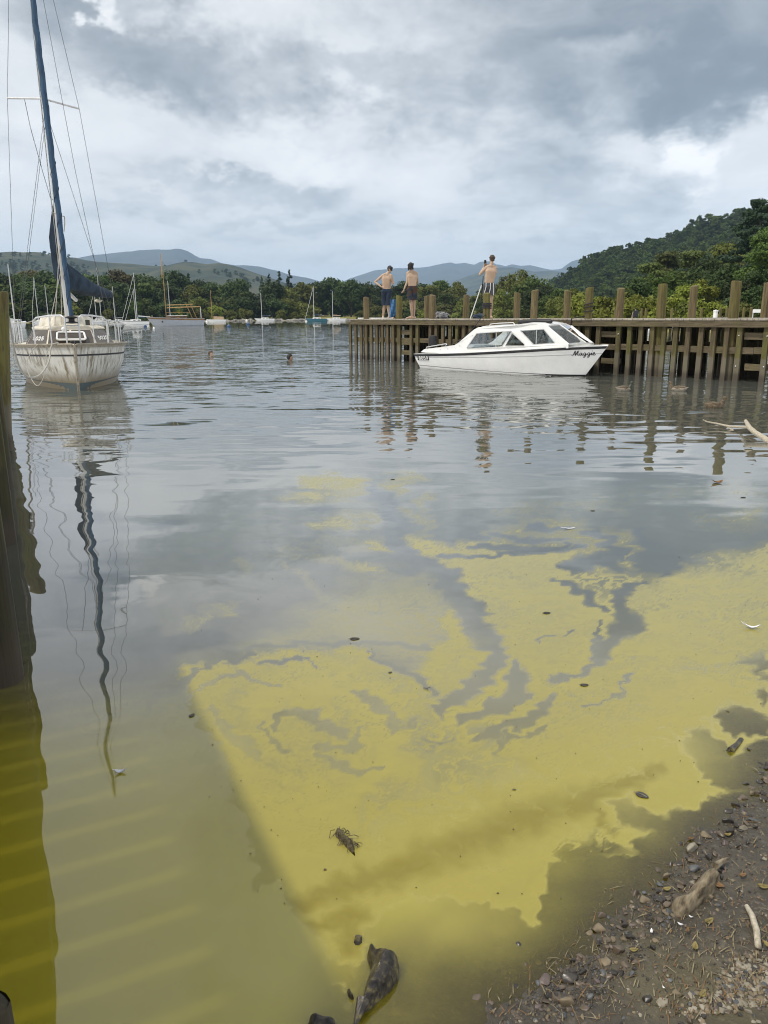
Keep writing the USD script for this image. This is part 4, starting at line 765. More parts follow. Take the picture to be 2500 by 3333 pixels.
top = [(150, 372), (178, 350), (300, 336), (408, 321), (442, 300), (545, 207), (575, 190), (800, 181), (930, 162), (1000, 166), (1064, 196), (1206, 318), (1206, 345), (900, 352), (500, 374), (300, 380)]
W1 = [(503, 346), (500, 338), (566, 236), (806, 219), (812, 224), (752, 327), (735, 333)]; W2 = [(818, 232), (905, 318), (900, 326), (772, 326)]; W3 = [(874, 216), (1028, 207), (1108, 303), (1100, 308), (968, 316), (960, 312)]
sx = lambda pts: [tuple(mside(x, y)) for x, y in pts]
cabw = lambda x, z: float(np.interp(x, [0, ML * .3, ML * .62, ML * .78], [.66, .74, .68, .56])) - .16 * max(0.0, z - .95)
def side_sheet(poly, th, inset=0.0):
    g_ = G()
    m = trimesh.creation.extrude_polygon(poly, th, engine='earcut'); v = np.array(m.vertices)
    for sg in (1, -1):
        w = np.array([[x, sg * (cabw(x, y) - inset - z), y] for x, y, z in v]); g_.mesh(w, m.faces if sg < 0 else m.faces[:, ::-1])
    return g_
side = Polygon(sx(top)).buffer(0)
wins = [Polygon(sx(w)).buffer(.012) for w in (W1, W2, W3)]
hull_side = side
for w in wins: hull_side = hull_side.difference(w)
put('cabin_side', side_sheet(hull_side, .035), M_white, mag, smooth=30)
for w in wins:
    for sg in (1, -1):
        fr_ = w.buffer(.004).difference(w.buffer(-.016)); m = trimesh.creation.extrude_polygon(fr_, .012, engine='earcut'); v = np.array(m.vertices)
        wn = put('window', G().mesh(np.array([[x, sg * (cabw(x, y) + .005 - z), y] for x, y, z in v]), m.faces), M_alu, mag)
        m = trimesh.creation.extrude_polygon(w.buffer(-.012), .004, engine='earcut'); v = np.array(m.vertices)
        put('pane', G().mesh(np.array([[x, sg * (cabw(x, y) - .012 - z), y] for x, y, z in v]), m.faces), M_pane, wn)
for x in (703, 1000 - 20):
    a, b = mside(x, 230 if x < 800 else 210), mside(x, 335 if x < 800 else 312)
    put('window_bar', G().beam((a[0], -(cabw(*a) - .008), a[1]), (b[0], -(cabw(*b) - .008), b[1]), .018, .018), M_alu, mag)
rt = np.array(sx([(442, 300), (545, 207), (575, 190), (690, 185), (800, 181), (870, 170), (930, 162), (1000, 166), (1040, 182)])); rings = []
for x, z in rt:
    h = cabw(x, z); rings.append([(x, h * q, z + .05 * (1 - q * q) - (.03 if abs(q) == 1 else 0)) for q in np.linspace(-1, 1, 9)] + [(x, h * q, z + .05 * (1 - q * q) - .03) for q in np.linspace(1, -1, 9)])
put('cabin_roof', G().loft(rings[1:]), M_white, mag, smooth=40)
a, b = mside(1046, 188), mside(1204, 317); ha, hb = cabw(*a) - .02, cabw(*b) - .04
for sg in (-1, 1):
    g_ = G().mesh([(a[0], 0, a[1] + .05), (a[0], sg * ha, a[1]), (b[0] - .02, sg * hb, b[1]), (b[0] + .16, 0, b[1] + .02)], [(0, 1, 2, 3)]); put('windscreen', g_, M_pane, mag)
    put('windscreen_frame', G().beam((a[0], sg * ha, a[1]), (b[0], sg * hb, b[1] - .01), .04, .05), M_white, mag)
put('windscreen_frame', G().beam((a[0], 0, a[1] + .05), (b[0] + .16, 0, b[1] + .02), .03, .03), M_white, mag)
put('windscreen_frame', G().tube([(b[0], -hb, b[1]), (b[0] + .16, 0, b[1] + .02), (b[0], hb, b[1])], .02, 6), M_alu, mag)
c1, c2 = mside(440, 330), mside(640, 330)
put('bench', G().box((c1[0] + .3, 0, .55), (1.2, 1.0, .3)), M_white, mag); put('bulkhead', G().box((mside(960, 300)[0], .32, .72), (.04, .6, .5)), M_white, mag)
p_, q_ = mside(745, 330), mside(830, 225); put('inner_pillar', G().beam((p_[0] - .25, -.3, p_[1]), (q_[0] - .2, -.3, q_[1]), .12, .05), M_white, mag)
a, b = mside(608, 186), mside(798, 180)
put('roof_rail', G().tube([(a[0], -.42, a[1] - .02), (a[0] + .02, -.42, a[1] + .06), (a[0] + .12, -.42, a[1] + .075), ((a[0] + b[0]) / 2, -.42, (a[1] + b[1]) / 2 + .08), (b[0] - .08, -.42, b[1] + .08), (b[0], -.42, b[1] + .0)], .013, 6), M_steel, mag, smooth=True)
a, b = mside(818, 172), mside(1036, 166)
put('rolled_canopy', G().tube([(a[0], -.40, a[1] + .04), (a[0] + .05, -.41, a[1] + .05), ((a[0] + b[0]) / 2, -.36, (a[1] + b[1]) / 2 + .075), (b[0] - .05, -.26, b[1] + .06), (b[0], -.25, b[1] + .05)], [.05, .065, .06, .055, .03], 9), M_black, mag, smooth=True)
a, b = mside(178, 346), mside(330, 322); put('grab_rail', G().tube([(a[0], -.6, a[1]), (a[0] + .03, -.6, a[1] + .04), (b[0] - .03, -.6, b[1] + .04), (b[0], -.6, b[1])], .014, 6), M_steel, mag, smooth=True)
om = put('outboard_motor', G().lathe([(.02, .50), (.10, .52), (.13, .60), (.14, .74), (.11, .86), (.03, .88)], 10, (-.12, .15, .05)).beam((-.16, .15, -.3), (-.14, .15, .56), .09, .13), M_black, mag, smooth=40)
put('bow_fairlead', G().tube([(ML - .95, -.10, zd_(.84) + .02), (ML - .93, -.10, zd_(.84) + .06), (ML - .72, -.08, zd_(.87) + .06), (ML - .70, -.08, zd_(.87) + .02)], .013, 6), M_steel, mag)
for cx, cy in ((447, 322), (410, 340), (352, 346), (300, 350), (535, 248)):
    a = mside(cx, cy); put('fastening', G().ball((a[0], -cabw(*a) - .004, a[1]), .012, 1), M_steel, mag)
def hull_y(t, z):
    A = clip_hull(MR, lambda q: z, lambda q: z, 0)[:, 0]; return np.interp(t * ML, A[:, 0], A[:, 1])
def decal(m, x0, z0, tilt, mat, name, out=.012, mirror=False):
    v = np.array(m.vertices); v[:, 0] -= 0; c_, s_ = math.cos(tilt), math.sin(tilt); X = x0 + v[:, 0] * c_ - v[:, 1] * s_; Z = z0 + v[:, 0] * s_ + v[:, 1] * c_
    Y = np.array([-(hull_y(x / ML, z) + out) for x, z in zip(X, Z)]) - v[:, 2]
    return put(name, G().mesh(np.stack([X, Y, Z], 1), m.faces), mat, mag, smooth=False)
pa, pb = mside(119, 402, -.85), mside(209, 439, -.85)
plate = trimesh.creation.box((pb[0] - pa[0], pa[1] - pb[1], .004)); plate.apply_translation([(pb[0] - pa[0]) / 2, (pa[1] - pb[1]) / 2, 0]); plate = plate.subdivide()
tilt_m = math.atan2(mside(209, 398, -.85)[1] - mside(119, 400, -.85)[1], pb[0] - pa[0])
pl_ = decal(plate, pa[0], pb[1] + .01, .03, M_ink, 'number_plate', .006)
tm = meshkit.text_mesh('8059', (pa[1] - pb[1]) * .78, .004, bold=True); w_ = tm.bounds[1][0] - tm.bounds[0][0]; tm.apply_scale([(pb[0] - pa[0]) * .82 / w_, 1, 1]); tm.apply_translation([(pb[0] - pa[0]) * .10, (pa[1] - pb[1]) * .11, 0])
decal(tm, pa[0], pb[1] + .01, .03, M_letter, 'number', .011)
# the name in script, drawn as pen strokes: unit = x-height
PEN = [[(-.5, .1), (-.2, 0), (0, .3), (.35, 1.7), (.42, 1.75), (.5, .1), (.55, .05), (1.15, 1.7), (1.22, 1.72), (1.15, .3), (1.25, .02), (1.5, .2)],
       [(2.15, .85), (1.9, 1.0), (1.65, .7), (1.62, .2), (1.85, 0), (2.1, .3), (2.22, .95), (2.18, .2), (2.35, .0), (2.6, .3)],
       [(3.15, .85), (2.9, 1.0), (2.65, .7), (2.62, .2), (2.85, .02), (3.1, .3), (3.22, .95), (3.1, -.5), (2.85, -.8), (2.65, -.6), (3.0, -.1), (3.55, .3)],
       [(4.15, .85), (3.9, 1.0), (3.65, .7), (3.62, .2), (3.85, .02), (4.1, .3), (4.22, .95), (4.1, -.5), (3.85, -.8), (3.65, -.6), (4.0, -.1), (4.5, .3)],
       [(4.5, .3), (4.65, .95), (4.62, .2), (4.78, .02), (5.0, .3)], [(4.74, 1.45), (4.80, 1.55)], [(5.0, .35), (5.35, .55), (5.4, .85), (5.2, 1.0), (5.0, .6), (5.05, .1), (5.3, 0), (5.65, .3)]]
na, nb = mside(1266, 395, -.35), mside(1404, 372, -.3); sc_n = (nb[0] - na[0]) / 6.6; g_ = G()
for st in PEN:
    p2 = np.array(st, float); tt = np.linspace(0, len(p2) - 1, len(p2) * 4); q = np.stack([np.interp(tt, np.arange(len(p2)), p2[:, i]) for i in (0, 1)], 1); q[:, 0] += .25 * q[:, 1]
    X = na[0] + .05 + q[:, 0] * sc_n; Zq = na[1] - .015 + q[:, 1] * sc_n * .9 + (X - na[0]) * math.tan(.05)
    Yq = [-(hull_y(x / ML, z) + .004) for x, z in zip(X, Zq)]; wv_ = .006 + .006 * np.abs(np.gradient(q[:, 1])) / (np.abs(np.gradient(q[:, 1])).max() + 1e-6)
    g_.tube(np.stack([X, Yq, Zq], 1), wv_, 5)
put('name_lettering', g_, M_ink, mag, smooth=True)
a = mside(350, 318); A3 = M0 + np.array([math.cos(mrot) * a[0] - math.sin(mrot) * -.5, math.sin(mrot) * a[0] + math.cos(mrot) * -.5, a[1] + .02]); B3 = posts[(.22, 3)][0] + np.array([-.2, -.35, ZD + .03])
line = [A3 + (B3 - A3) * t - [0, 0, .12 * math.sin(math.pi * t)] for t in np.linspace(0, 1, 12)] + [B3 + [.06, .06, .03], posts[(.22, 3)][0] + [-.05, -.12, ZD + .12]]
tag(put('mooring_line', G().tube(line, .012, 6), M_rope, smooth=True), 'black mooring line running from the cabin boat stern up onto the jetty', 'rope')

# ---- the stained sailboat at the left
B0, BL, BB = gnd(256, 1271), 6.9, 1.27
SD = np.array([LD[0] * math.cos(-.04) - LD[1] * math.sin(-.04), LD[0] * math.sin(-.04) + LD[1] * math.cos(-.04)]); brot = math.atan2(-SD[1], -SD[0])                          # local +x points at the bow, i.e. towards the viewer
def bx3(d, y, z):
    """d metres aft of the stem, y to the picture's right, z up, in boat coordinates (x from the stern)"""
    return np.array([BL - d, y, z])
ORG = B0[:2] + SD * (BL - .30)
sail = thing('sailboat', 'stained white sailboat with blue furled sail moored bow on beside the near jetty', 'sailboat', (ORG[0], ORG[1], 0), brot)
def sy(y): return y                                        # +y local = picture right when the bow faces the viewer
sbd = lambda t: BB * (.80 + .2 * math.sin(min(1, t / .45) * math.pi / 2)) if t < .45 else BB * (1 - ((t - .45) / .55) ** 2.6) + .03
sbw = lambda t: 1.06 * (.72 + .28 * math.sin(min(1, t / .42) * math.pi / 2)) if t < .42 else 1.06 * (1 - ((t - .42) / .58) ** 2.0) + .012
szd = lambda t: .86 + .10 * t * t
SR = hull_rings(BL, sbd, szd, sbw, 40, rake=.30, tr=-.15, keel=-.35, flare=.75)
put('hull', G().loft(SR, cap=True, closed=False).mesh(np.vstack([SR[0], SR[0].mean(0)]), np.array([(i, i + 1, 13) for i in range(12)])), M_whited, sail, smooth=40)
put('antifouling', band(G(), SR, lambda t: -.2, lambda t: .10 + .05 * t, .006), M_teal, sail)
put('stripe', band(G(), SR, lambda t: szd(t) - .235, lambda t: szd(t) - .20, .006), M_black, sail)
put('gunwale', band(G(), SR, lambda t: szd(t) - .055, lambda t: szd(t) + .0, .022), M_trim, sail)
cap_ = [p + [0, .018, .012] for p in SR[:, 0]]; put('toe_rail', G().tube(cap_, .022, 6).tube([p * [1, -1, 1] for p in cap_], .022, 6), M_trim, sail)
zs = np.linspace(-.3, .96, 12); put('stem_post', G().tube([(BL - .30 * (.96 - z) / .96 + .012, 0, z) for z in zs], .028, 6), M_trim, sail)
put('deck', deck_g(SR, -.01), M_cream, sail)
# cabin: smoked wrap-round windows, cream roof, raised companion hatch
def frust(d0, d1, y0, y1, z0, z1, in_front, in_side, nose=0.0):
    """a house from d0 (front) to d1 with front and sides leaning in"""
    b_ = [bx3(d0 - nose, 0, z0), bx3(d0, y0 * .55, z0), bx3(d0 + .55, y0, z0), bx3(d1, y1, z0), bx3(d1, -y1, z0), bx3(d0 + .55, -y0, z0), bx3(d0, -y0 * .55, z0)]
    t_ = [bx3(d0 + in_front - nose * .6, 0, z1), bx3(d0 + in_front, y0 * .55 - in_side * .4, z1), bx3(d0 + .55 + in_front * .8, y0 - in_side, z1), bx3(d1, y1 - in_side, z1), bx3(d1, -y1 + in_side, z1), bx3(d0 + .55 + in_front * .8, -y0 + in_side, z1), bx3(d0 + in_front, -y0 * .55 + in_side * .4, z1)]
    return np.array(b_), np.array(t_)
zc0, zc1 = .90, 1.24
b_, t_ = frust(1.55, 4.4, .95, .98, zc0, zc1, .40, .20, .12)
put('cabin', G().loft([b_, t_]), M_cream, sail)
def panel(i, j, out=.012, m0=.05, m1=.06, e0=.04, e1=.04):
    q = lambda u, v: (b_[i] * (1 - u) + b_[j] * u) * (1 - v) + (t_[i] * (1 - u) + t_[j] * u) * v
    n = np.cross(b_[j] - b_[i], t_[i] - b_[i]); n /= np.linalg.norm(n)
    if n @ ((b_[i] + b_[j]) / 2 - b_.mean(0)) < 0: n = -n
    V = [q(e0, m0), q(1 - e1, m0), q(1 - e1, 1 - m1), q(e0, 1 - m1)]; W = [v + n * out for v in V]
    return G().loft([V, W]), q, n
for i, j in ((0, 1), (1, 2), (2, 3), (4, 5), (5, 6), (6, 0)):
    wn = put('window', panel(i, j)[0], M_smoke, sail)
    if (i, j) in ((1, 2), (5, 6)):
        _, q, n = panel(i, j); tm = meshkit.text_mesh('5025', .115, .003, bold=True); v = np.array(tm.vertices); w = v[:, 0].max()
        o = q(.22, .30) if (i, j) == (1, 2) else q(.22, .30); ux = q(1, .3) - q(0, .3); ux /= np.linalg.norm(ux); uy = q(.5, 1) - q(.5, 0); uy /= np.linalg.norm(uy)
        if np.cross(ux, uy) @ n < 0: ux = -ux; o = q(.80, .30)
        put('number', G().mesh(o + v[:, :1] * ux * .95 + v[:, 1:2] * uy + n * (.016 + v[:, 2:]), tm.faces), M_letter, sail, smooth=False)
fr0 = (b_[0] + t_[0]) / 2; up_ = (t_[0] - b_[0]); up_ /= np.linalg.norm(up_); sd = np.array([0, 1.0, 0]); nn = np.cross(sd, up_); nn = nn if nn[0] > 0 else -nn
ring = [fr0 + nn * .05 + sd * (.30 * x) + up_ * (.13 * y) for x, y in ((-1, -.8), (-.9, -1), (.9, -1), (1, -.8), (.93, .8), (.83, 1), (-.83, 1), (-.93, .8), (-1, -.8))]
hf = put('front_hatch', G().loft([[fr0 + nn * k + sd * (.29 * x) + up_ * (.125 * y) for x, y in ((-1, -1), (1, -1), (.92, 1), (-.92, 1))] for k in (-.02, .04)]), M_smoke, sail); put('frame', G().tube(ring, .024, 6), M_white, hf, smooth=True)
rb = t_ * [1, 1.05, 1] + [0, 0, .0]; rt_ = t_ * [1, .90, 1] + [0, 0, .075]; put('cabin_roof', G().loft([rb + [0, 0, .002], rb + [0, 0, .03], rt_]), M_cream, sail)
b2, t2 = frust(2.55, 4.2, .60, .66, zc1 + .06, 1.50, .12, .06, .04); put('sliding_hatch', G().loft([b2, t2, t2 * [1, .8, 1] + [0, 0, .05]]), M_cream, sail)
put('hatch_window', G().box((BL - 2.53, .42, 1.39), (.02, .10, .12)), M_dgl, sail)
# pulpit, stanchions, lifelines
def dk(d, side, z=0.0): t = 1 - d / BL; return np.array([BL - d, side * sbd(t) * .93, szd(t) + z])
for sg in (-1, 1):
    put('pulpit', G().tube([dk(1.15, sg), dk(1.15, sg, .50), dk(1.0, sg, .57), dk(.55, sg, .60), bx3(.28, sg * .20, 1.55), bx3(.20, sg * .13, 1.50), bx3(.26, sg * .13, .96)], .019, 7), M_steel, sail, smooth=True)
    put('pulpit', G().tube([dk(.55, sg), dk(.55, sg, .60)], .013, 7), M_steel, sail)
    for d in (2.1, 3.2, 4.4, 5.6): put('stanchion', G().tube([dk(d, sg), dk(d, sg, .52)], .013, 7), M_steel, sail)
    put('lifeline', G().tube([dk(d, sg, .51 - .03 * math.sin((d - 1.0) * 2.8) ** 2) for d in np.linspace(1.0, 5.6, 24)], .009, 5), M_paleR, sail)
put('pulpit', G().tube([bx3(.26, -.13, 1.35), bx3(.18, 0, 1.34), bx3(.26, .13, 1.35)], .013, 7), M_steel, sail, smooth=True)
put('furling_drum', G().lathe([(.02, 0), (.12, .01), (.12, .03), (.06, .05), (.06, .10), (.12, .12), (.12, .14), (.03, .16)], 14, bx3(.22, 0, 1.38)), M_black, sail)
put('bow_lamp', G().ball(bx3(.30, -.17, 1.27), (.05, .05, .05), 1), M_white, sail, smooth=True)
put('bow_roller', G().box(bx3(.18, .06, 1.0), (.26, .09, .07)).box(bx3(.5, 0, .99), (.18, .12, .06)), M_black, sail)
MTOP, MD = 11.3, 2.62
put('mast', G().tube([bx3(MD, 0, 1.28), bx3(MD + .05, 0, 5), bx3(MD + .1, -.10, MTOP)], [.062, .058, .05], 10), M_alu, sail, smooth=True)
F0, F1 = bx3(.22, 0, 1.42), bx3(MD - .02, -.10, MTOP - .15); tt = np.linspace(0, 1, 60)
put('furled_sail', G().tube([F0 + (F1 - F0) * t + [0, .006 * math.sin(t * 90), 0] for t in tt], .028 + .032 * np.sin(np.pi * np.clip(tt * 1.02 + .04, 0, 1)) ** .5 + .003 * np.sin(tt * 160), 9), M_blue, sail, smooth=True)
tw = np.linspace(0, 1, 260); rr_ = .028 + .032 * np.sin(np.pi * np.clip(tw * 1.02 + .04, 0, 1)) ** .5 + .003
sel = tw < .34; an = tw * 120; put('lacing', G().tube(np.array([F0 + (F1 - F0) * t for t in tw])[sel] + (rr_[:, None] * np.stack([.3 * np.cos(an), np.sin(an), .0 * an], 1) + .96 * rr_[:, None] * np.stack([np.cos(an), 0 * an, 0 * an], 1))[sel], .006, 4), M_rope, sail)
put('boom', G().tube([bx3(MD + .1, 0, 2.15), bx3(MD + 2.6, .32, 1.95)], .045, 8), M_alu, sail, smooth=True)
# dark sail bundle: a folded drape hanging round the boom and up the mast
def drape(path, wid, hang, seed):
    rr = np.random.default_rng(seed); rings = []; k = np.arange(14) * 2 * np.pi / 14
    for i, (p, w, h) in enumerate(zip(path, wid, hang)):
        f = 1 + .16 * np.sin(3 * k + i * .8) + .10 * rr.normal(size=14); p = np.array(p)
        rings.append(np.stack([p[0] + .6 * w * f * np.cos(k) * 0.5, p[1] + w * f * np.cos(k), p[2] + np.where(np.sin(k) > 0, w * .7, h) * np.sin(k) * f], 1))
    return G().loft(rings)
put('sail_cover', drape([bx3(MD + .12, -.03, 4.02), bx3(MD + .12, -.06, 3.75), bx3(MD + .15, -.10, 3.3), bx3(MD + .18, -.09, 2.9), bx3(MD + .2, -.02, 2.55), bx3(MD + .25, .04, 2.35)], [.03, .07, .13, .13, .16, .14], [.1, .2, .25, .3, .3, .2], 4), M_navy, sail, smooth=60)
put('sail_cover', drape([bx3(MD + .15, -.02, 2.75), bx3(MD + .4, .18, 2.55), bx3(MD + .8, .42, 2.36), bx3(MD + 1.3, .72, 2.22), bx3(MD + 1.8, .98, 2.12), bx3(MD + 2.2, 1.12, 2.10), bx3(MD + 2.3, 1.16, 2.12)], [.08, .15, .16, .15, .14, .12, .05], [.28, .34, .30, .20, .15, .10, .04], 5), M_navy, sail, smooth=60)
put('sail_tie', G().ball(bx3(MD + 2.35, 1.18, 2.14), .055, 1).ball(bx3(MD + 1.7, .82, 1.92), (.05, .1, .04), 1), M_cream, sail)
SPZ = 6.18
sp_l, sp_r = bx3(MD + .22, -.76, SPZ - .02), bx3(MD + .22, .70, SPZ - .10)
for e_ in (sp_l, sp_r): put('spreader', G().tube([bx3(MD + .06, -.05, SPZ), e_], .020, 6), M_alu, sail)
tp = bx3(MD + .1, -.10, MTOP)
for w in ([tp, sp_l, dk(MD + .45, -1)], [tp, sp_r, dk(MD + .45, 1)], [bx3(MD, 0, SPZ - .3), dk(MD - .1, -1)], [bx3(MD, 0, SPZ - .3), dk(MD - .1, 1)], [bx3(MD, -.02, SPZ - .2), dk(MD + .8, -1)], [tp - [0, 0, .2], bx3(MD - .6, .45, 4.6), dk(1.35, 1, .1)], [tp, bx3(BL - .1, 0, 1.0)]):
    put('stay', G().tube(w, .0052, 5), M_wire, sail)
put('stay', G().tube([bx3(MD + .2, -.42, SPZ), bx3(MD + .2, -.36, 5.6), bx3(MD + .3, -.20, 4.7), bx3(MD + .15, -.10, 4.15), bx3(MD + .1, 0, 4.05)], .0065, 5), M_wire, sail, smooth=True)
for y0, y1, z0 in ((-.02, -.30, 3.1), (.0, -.16, 3.0), (-.03, -.42, 2.6)): put('halyard', G().tube([bx3(MD - .05, y0, z0), bx3(MD - .3, y1, 1.34)], .009, 5), M_paleR, sail)
put('signal_pole', G().tube([dk(2.5, -1, .05), dk(2.5, -1, 1.78)], [.016, .010], 6), M_alu, sail)
put('halyard', G().tube([bx3(MD + .02, -.085, 2.6), bx3(MD + .04, -.09, 4.6), bx3(MD + .1, -.08, MTOP)], .008, 5), M_paleR, sail)
put('mast_tie', G().tube([bx3(.95, -.11, 3.62), bx3(.86, -.03, 3.58), bx3(.86, .09, 3.54), bx3(.9, .08, 3.40), bx3(.88, .05, 3.25)], .012, 5), M_paleR, sail, smooth=True)
def bworld(p): c, s = math.cos(brot), math.sin(brot); return np.array([ORG[0] + p[0] * c - p[1] * s, ORG[1] + p[0] * s + p[1] * c, p[2]])
def rope(name, label, a, b, mid, r, m):
    """a hanging rope through given points, smoothed"""
    from scipy.interpolate import CubicSpline
    pts = np.array([a] + mid + [b], float); u = np.concatenate([[0], np.cumsum(np.linalg.norm(np.diff(pts, axis=0), axis=1))]); cs = CubicSpline(u, pts); q = cs(np.linspace(0, u[-1], 50))
    tag(put(name, G().tube(q, r, 7), m, smooth=True), label, 'rope')
pc = lp(10.45, .12, 0); bow_l = bworld(bx3(.35, -.30, .99))
near = lambda px, py, Y: at(px, py, Y)
rope('mooring_rope', 'thick pale rope sagging from the stained sailboat bow to the last jetty post', bow_l, lp(10.45, -.01, 1.50) + [.13, 0, 0], [bworld(bx3(.30, -.42, .97)), near(163, 1155, 16.2), near(150, 1195, 15.9), near(124, 1224, 15.2), near(94, 1228, 14.5), near(58, 1180, 13.4), near(36, 1080, 12.2)], .017, M_paleR)
rope('mooring_rope', 'thin pale rope dipping below the thick rope at the sailboat bow', bworld(bx3(.9, -.7, .96)), bworld(bx3(.35, -.33, .98)), [near(88, 1180, 16.6), near(105, 1238, 16.2), near(126, 1254, 16), near(143, 1225, 16), near(152, 1150, 16.2)], .007, M_paleR)
c_, r_ = lp(10.45, .12, 0) + [.12, 0, 0], .12; coil(c_, r_, 1.30, 4.5, .05, .014, M_paleR, 'mooring_rope', 'pale blue-grey rope wrapped round the last post of the near jetty', 'rope')

# ---- boats moored far out
FB = {}
def yacht(label, x0, x1, wl, bow, masts=(), hull='white', free=.85, cab=True, cover=None, ang=0.0, stripe=None, name='yacht', Lmul=1.0, tent=None, boomdir=None, wood_mast=False, furl=None, extra=None, cat='sailboat'):
    """a moored boat seen broadside: x0..x1 and wl in photo pixels, bow 'l' or 'r'; masts: (x, top y)"""
    xm = (x0 + x1) / 2; Yw = float(np.clip(gnd(xm, wl)[1], 40, float(far_y(xm)) - 6)); k = Yw / FPX; Lx = (x1 - x0) * k; L = Lx / math.cos(ang) * Lmul
    c0 = at(xm, 1029, Yw); vx = np.array([Yw, -c0[0]]) / np.hypot(Yw, c0[0]); a0 = math.atan2(vx[1], vx[0]) + (0 if bow == 'r' else math.pi) + ang
    pos = np.array([c0[0], Yw]) - np.array([math.cos(a0), math.sin(a0)]) * L / 2
    t = thing(name, label, cat, (pos[0], pos[1], 0), a0)
    Bm = min(1.25, L * .17); fr = min(free, L * .13)
    h1 = lambda q: Bm * (.72 + .28 * math.sin(min(1, q / .5) * math.pi / 2)) if q < .5 else Bm * (1 - ((q - .5) / .5) ** 2.2) + .01
    h2 = lambda q: .8 * h1(q) - .005; zz = lambda q: fr * (1 + .22 * q * q)
    Rr = hull_rings(L, h1, zz, h2, 22, rake=.12 * L, tr=.02 * L, keel=-.2)
    put('hull', G().loft(Rr, cap=True, closed=False).mesh(np.vstack([Rr[0], Rr[0].mean(0)]), np.array([(i, i + 1, 13) for i in range(12)])), {'white': M_white, 'grey': M_grey, 'teal': M_tealh, 'cream': M_cream}[hull], t, smooth=40)
    put('deck', deck_g(Rr, .0), M_wood_ if wood_mast else M_white, t)
    if stripe: put('stripe', band(G(), Rr, lambda q: zz(q) - .24 * fr, lambda q: zz(q) - .06 * fr, .01), stripe, t)
    put('boot_top', band(G(), Rr, lambda q: -.15, lambda q: .06, .008), M_black if hull != 'grey' else M_teal, t)
    if cab:
        d = L * .30; cz = fr * .95; hh = min(.48, L * .065)
        rings = [[(x, -h1(x / L) * w, cz), (x + s_, -h1(x / L) * w * .8, cz + hh), (x + s_, h1(x / L) * w * .8, cz + hh), (x, h1(x / L) * w, cz)] for x, w, s_ in ((L * .30, .66, .02), (L * .50, .66, 0), (L * .68, .62, -.25))]
        cb = put('cabin', G().loft(rings), M_wood_ if wood_mast else M_white, t)
        for sg in (-1, 1):
            for xa, xb in ((.33, .43), (.47, .58)): put('window', G().beam((L * xa, sg * h1(.4) * .60, cz + hh * .52), (L * xb, sg * h1(.5) * .585, cz + hh * .52), .03, hh * .36), M_dgl, cb)
        put('cabin_top', G().loft([[(x, y * w, z) for x, y, z in ((L * .29, -1, cz + hh), (L * .66, -.9, cz + hh), (L * .66, .9, cz + hh), (L * .29, 1, cz + hh))] for w, z0 in ((h1(.45) * .62, 0),)] + [[(x, y * h1(.45) * .5, cz + hh + .07) for x, y in ((L * .31, -1), (L * .62, -.9), (L * .62, .9), (L * .31, 1))]]), M_white, t)
    c, s = math.cos(a0), math.sin(a0); loc = lambda px: ((at(px, 1029, Yw)[:2] - pos) @ np.array([c, s]))
    for i, (mx, mtop) in enumerate(masts):
        lx = float(np.clip(loc(mx), .05 * L, .95 * L)); H_ = at(mx, mtop, Yw)[2]; mm = M_varn if wood_mast else M_alu; rm = max(.05, .10 * k * 10)
        put('mast', G().tube([(lx, 0, fr * .8), (lx, 0, H_ * .6), (lx, 0, H_)], [rm, rm * .95, rm * .7], 7), mm, t, smooth=True)
        rs = max(.010, .10 * k * 1.6)
        if i == 0:
            put('stay', G().tube([(lx, 0, H_ * .97), (L * .98, 0, zz(1))], rs * (2.6 if furl else 1), 5), M_letter if furl else M_wire, t); put('stay', G().tube([(lx, 0, H_ * .99), (L * .03, 0, zz(0))], rs, 5), M_wire, t)
            for sg in (-1, 1): put('stay', G().tube([(lx, 0, H_ * .95), (lx - .05 * L, sg * h1(lx / L), fr)], rs, 5), M_wire, t)
            put('spreader', G().tube([(lx, -.45, H_ * .6), (lx, .45, H_ * .6)], rs * 1.3, 5), M_alu, t)
            bz = fr + min(1.0, L * .14); put('boom', G().tube([(lx, 0, bz), (max(.05 * L, lx - .42 * L), 0, bz + .05)], rm * .7, 6), mm, t, smooth=True)
            if cover: put('sail_cover', G().tube([(lx - .02 * L, 0, bz + .45), (lx - .05 * L, 0, bz + .16), (lx - .2 * L, 0, bz + .13), (max(.07 * L, lx - .40 * L), 0, bz + .10)], [.08, .22, .2, .1], 8), cover, t, smooth=True)
    if tent:
        put('tent', G().loft([[(x, -h1(x / L), fr), (x, -.02, fr + tz), (x, .02, fr + tz), (x, h1(x / L), fr)] for x, tz in ((L * .10, .85), (L * .62, 1.05))]), tent, t)
    if extra: extra(t, L, h1, zz, k, loc, Yw)
    return t
